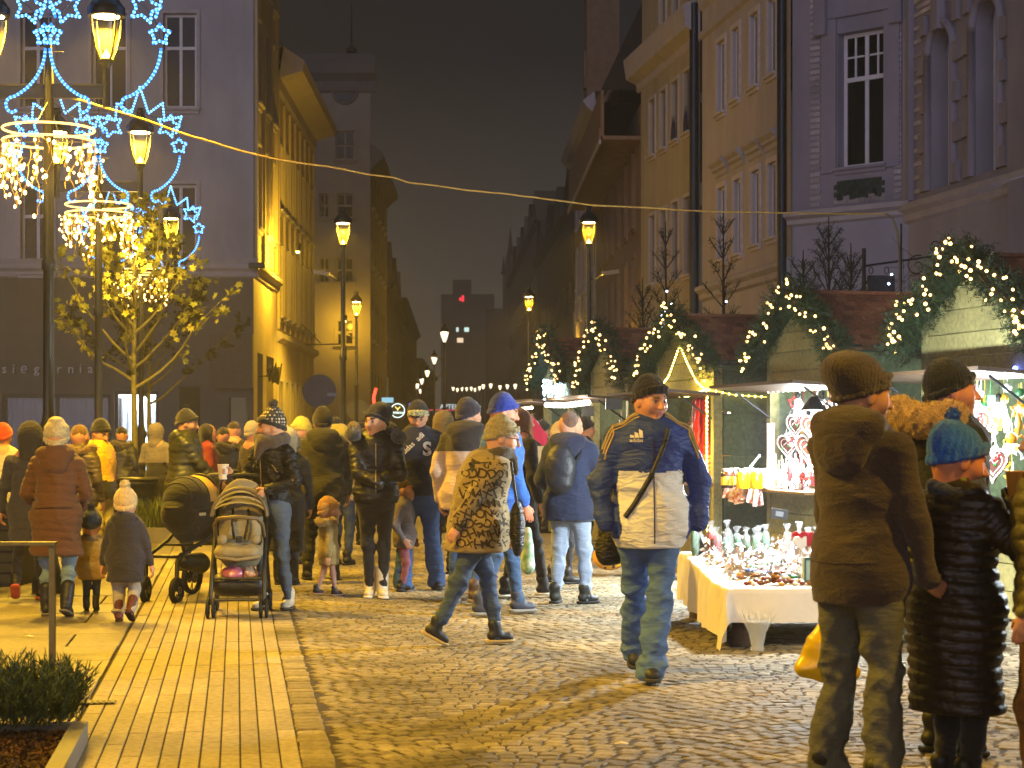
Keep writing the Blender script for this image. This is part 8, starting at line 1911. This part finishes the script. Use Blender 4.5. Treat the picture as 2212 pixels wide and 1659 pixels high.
f = Field(); f.cap((0, -.2, .74), (0, .30, .73), .165, .165, k=.05, sq=(1, 1, .95)); f.cap((0, -.1, .6), (0, .2, .6), .11, .11, k=.08); f.ell((0, .05, .98), (.14, .36, .2), k=.03, op='-'); v, q = f.mesh(.012, wrinkle(12, .004, 9)); link('carry_cot', np_mesh('carry_cot', [(v, q, 0)], [fabric('#1d1b17', 'cloth')]), pr_)
f = Field(); f.ell((0, -.08, .86), (.2, .24, .2), k=.03); f.ell((0, .12, .84), (.175, .3, .17), k=.02, op='-'); v, q = f.mesh(.011, cuts=[(2, 1, .78)]); link('canopy', np_mesh('canopy', [(v, q, 0)], [fabric('#1d1b17', 'cloth')]), pr_)
f = Field(); f.ell((0, .05, .86), (.205, .2, .21), k=.03); f.ell((0, .09, .85), (.19, .24, .19), k=.02, op='-'); v, q = f.mesh(.011, cuts=[(2, 1, .84), (1, 1, -.04), (1, -1, .13)]); link('canopy_lining', np_mesh('canopy_lining', [(v, q, 0)], [cream]), pr_)
G2f('canopy_hoop', [(.208 * math.cos(a), .13, .86 + .215 * math.sin(a)) for a in [math.pi * i / 14 for i in range(15)]], .011, blk); f = Field(); f.cap((-.02, .15, .30), (.0, -.12, .33), .1, .07, k=.05); v, q = f.mesh(.013, wrinkle(14, .007, 9), cuts=[(2, -1, .42)]); link('basket', np_mesh('basket', [(v, q, 0)], [cloth_b]), pr_)
b = MB(); b.lathe([(.0, 0), (.05, 0), (.05, .02), (0, .02)], 14, rot=Matrix.Rotation(R(90), 3, 'X')); b.build('pivot_disc', [mat('pivot', '#3a362c', rough=.4)], pr_, loc=(.1, -.22, .86))
for k in range(3):
    ya = -.24 + .1 * k; rr = .2 * math.sqrt(max(0, 1 - ((ya + .08) / .24) ** 2)); G2f('canopy_rib', [(rr * 1.02 * math.cos(a), ya, .86 + rr * 1.02 * math.sin(a)) for a in [math.pi * i / 12 for i in range(13)]], .007, mat('piping', '#3a352a', rough=.6))
b = MB(); b.tube([(.178 * math.cos(a), .05 + .42 * math.sin(a) * .98, .80) for a in [2 * math.pi * i / 24 for i in range(24)]], .012, 6, 0, True); b.build('cot_rim', [mat('piping', '#3a352a')], pr_); b = MB(); b.box((.165, -.1, .74), (.01, .1, .025)); b.build('reflector_strip', [mat('reflector', '#c8c2a8', rough=.3)], pr_)
# ------------------------------------------------ signs down the street
def round_sign(x, y, D, r_, label, col='#3c3e48'):
    z = CH + (HZ - y) * D / FPX; t_ = thing('round_road_sign', label, 'road sign', (GX(x, D), D, 0)); b = MB(); b.tube([(0, .03, 0), (0, .03, z + r_)], .03, 8); b.build('pole', [metal_dark], t_); b = MB(); b.lathe([(r_, -.01), (r_, .01)], 28, rot=Matrix.Rotation(R(90), 3, 'X')); b.build('disc', [mat('sign_back_' + col, col, rough=.5, metal=.3)], t_, loc=(0, 0, z)); b = MB(); b.bx(.18 * r_ / .38, .4 * r_ / .38, -.016, -.012, -.12, -.04); b.build('sticker', [mat('sticker', '#8a96a8')], t_, loc=(0, 0, z)); return t_
round_sign(690, 845, 44, .40, 'large round road sign seen from its dark back, left of the tall lamp', '#3a3a4a'); round_sign(772, 885, 60, .36, 'smaller pale round road sign under the second lamp', '#6a6a66')
rn = emis('red_neon', (1, .04, .02), 5); wn = emis('white_sign', (.8, .95, 1), .8)
nt_ = thing('neon_sign', 'red neon letter k and two dots glowing behind the large road sign', 'sign', tuple(P(680, 853, 50))); me = text_mesh('k..', .5, .012); me.transform(Matrix.Rotation(R(90), 4, 'X')); me.materials.append(rn); link('lettering', me, nt_)
t_ = thing('neon_sign', 'vertical red neon stroke above the heads near the second lamp', 'sign', tuple(P(773 + 36, 862, 60))); b = MB(); b.tube([(0, 0, -.35), (-.03, 0, .05), (.05, 0, .35)], .05, 6); b.build('tube', [rn], t_)
t_ = thing('round_shop_sign', 'round lit sign with a bull head over the word STODOLA on a dark box', 'sign', tuple(P(859, 887, 58))); b = MB(); b.box((-.05, .08, 0), (.62 * 1.0, .1, .5)); b.build('box', [mat('sign_box', '#0d1512')], t_); b = MB(); b.tube([(.215 * math.cos(a), 0, .215 * math.sin(a)) for a in [2 * math.pi * k / 28 for k in range(28)]], .011, 5, 0, True); b.build('ring', [emis('sign_ring', (.75, 1, .95), 2.2)], t_)
me = text_mesh('STODOLA', .085, .002); me.transform(Matrix.Rotation(R(90), 4, 'X')); me.materials.append(emis('sign_ring', (.75, 1, .95), 2.2)); link('lettering', me, t_, (0, -.01, -.07)); b = MB(); b.tube([(-.08, 0, .13), (-.05, 0, .08), (0, 0, .07), (.05, 0, .08), (.08, 0, .13)], .014, 5); b.tube([(0, 0, .08), (0, 0, .0)], [.035, .015], 6); b.build('bull_head', [emis('sign_gold', (1, .75, .2), 1.5)], t_)
t_ = thing('shop_fascia', 'long faint red and white lettered shop sign across the end of the street', 'sign', tuple(P(945, 880, 170))); b = MB(); b.bx(-2.4, 2.8, 0, .1, -.28, -.2); b.bx(-2.4, -1.2, -.02, .05, -.1, .25); b.build('red_strip', [emis('red_strip', (1, .1, .15), .8)], t_); me = text_mesh('APTEKA', .6, .005); me.transform(Matrix.Rotation(R(90), 4, 'X')); me.materials.append(wn); link('lettering', me, t_, (1.3, 0, .05))
for (x, y, D, c, ww, hh_, lb_) in ((837, 873, 70, (.4, .8, 1), .22, .5, 'narrow pale blue lit sign near the centre of the street'), (853, 903 - 28, 120, (.2, .9, .5), .2, .3, 'small green cross light at the end of the street'), (886, 878, 140, (.2, .3, 1), .6, .5, 'small blue lit sign far down the street'), (953, 900, 120, (.7, 1, .9), .45, .5, 'small square greenish lit sign far down the street')):
    t_ = thing('lit_sign', lb_, 'sign', tuple(P(x, y, D))); b = MB(); b.bx(-ww, ww, 0, .1, -hh_ / 2, hh_ / 2); b.build('panel', [emis('lit_sign_%d' % x, c, .7)], t_)
# red pennant and pumpkin lantern
t_ = thing('pennant', 'small red and cream pennant on a stick by the farthest stall', 'pennant', (GX(1150, 17), 17, .9)); b = MB(); b.tube([(0, 0, 0), (.0, 0, .72)], .008, 5); b.build('stick', [wood_m], t_); b = MB(); b.add([(0, 0, .7), (.14, .01, .52), (.13, .0, .40), (0, .0, .5)], [(0, 1, 2, 3)]); b.add([(0, .004, .7), (.14, .014, .52), (.13, .004, .40), (0, .004, .5)], [(3, 2, 1, 0)]); b.build('flag', [mat('pennant_red', '#c01838', rough=.7)], t_); b = MB(); b.bx(.0, .11, -.002, .006, .1, .42); b.build('tail', [mat('pennant_cream', '#c8a878')], t_)
pk = thing('pumpkin_lantern', 'round orange-yellow lantern ball with small dark holes on the ground behind the shoulder bag', 'lantern', (GX(1316, 18.6), 18.6, .2)); b = MB(); b.ball((0, 0, 0), .17, 20, sc=(1, 1, .82)); b.build('shell', [mat('lantern_shell', '#d89a18', rough=.5, scale=12, var=.15)], pk); rs = random.Random(3)
for i in range(14): a, e = rs.uniform(-2.6, -.5), rs.uniform(-.9, .9); b = MB(); b.ball((.168 * math.cos(a) * math.cos(e), .168 * math.sin(a) * math.cos(e), .168 * .82 * math.sin(e)), .014, 6); b.build('hole', [mat('hole_dark', '#3a2408')], pk)
b = MB(); b.tube([(0, 0, .13), (.01, 0, .17)], .02, 6); b.build('stalk', [twig_m], pk)

db = thing('slatted_bench_box', 'dark slatted planter box cut off by the left edge behind the handrail', 'planter', (GX(-75, 17.3), 17.3, 0)); b = MB(); b.bx(-.6, .48, 0, .7, 0, .72); b.build('box', [mat('box_dark', '#23211a', rough=.7)], db)
for i in range(7): b = MB(); b.bx(-.62, .5, -.03, -.002, .04 + i * .1, .12 + i * .1); b.build('slat', [mat('slat_dark', '#2c291f', rough=.7, scale=8, stretch=(1, 6, 6))], db)
b = MB(); b.bx(-.65, .53, -.05, .75, .73, .78); b.build('rim', [mat('slat_rim', '#5a5238', rough=.6)], db)
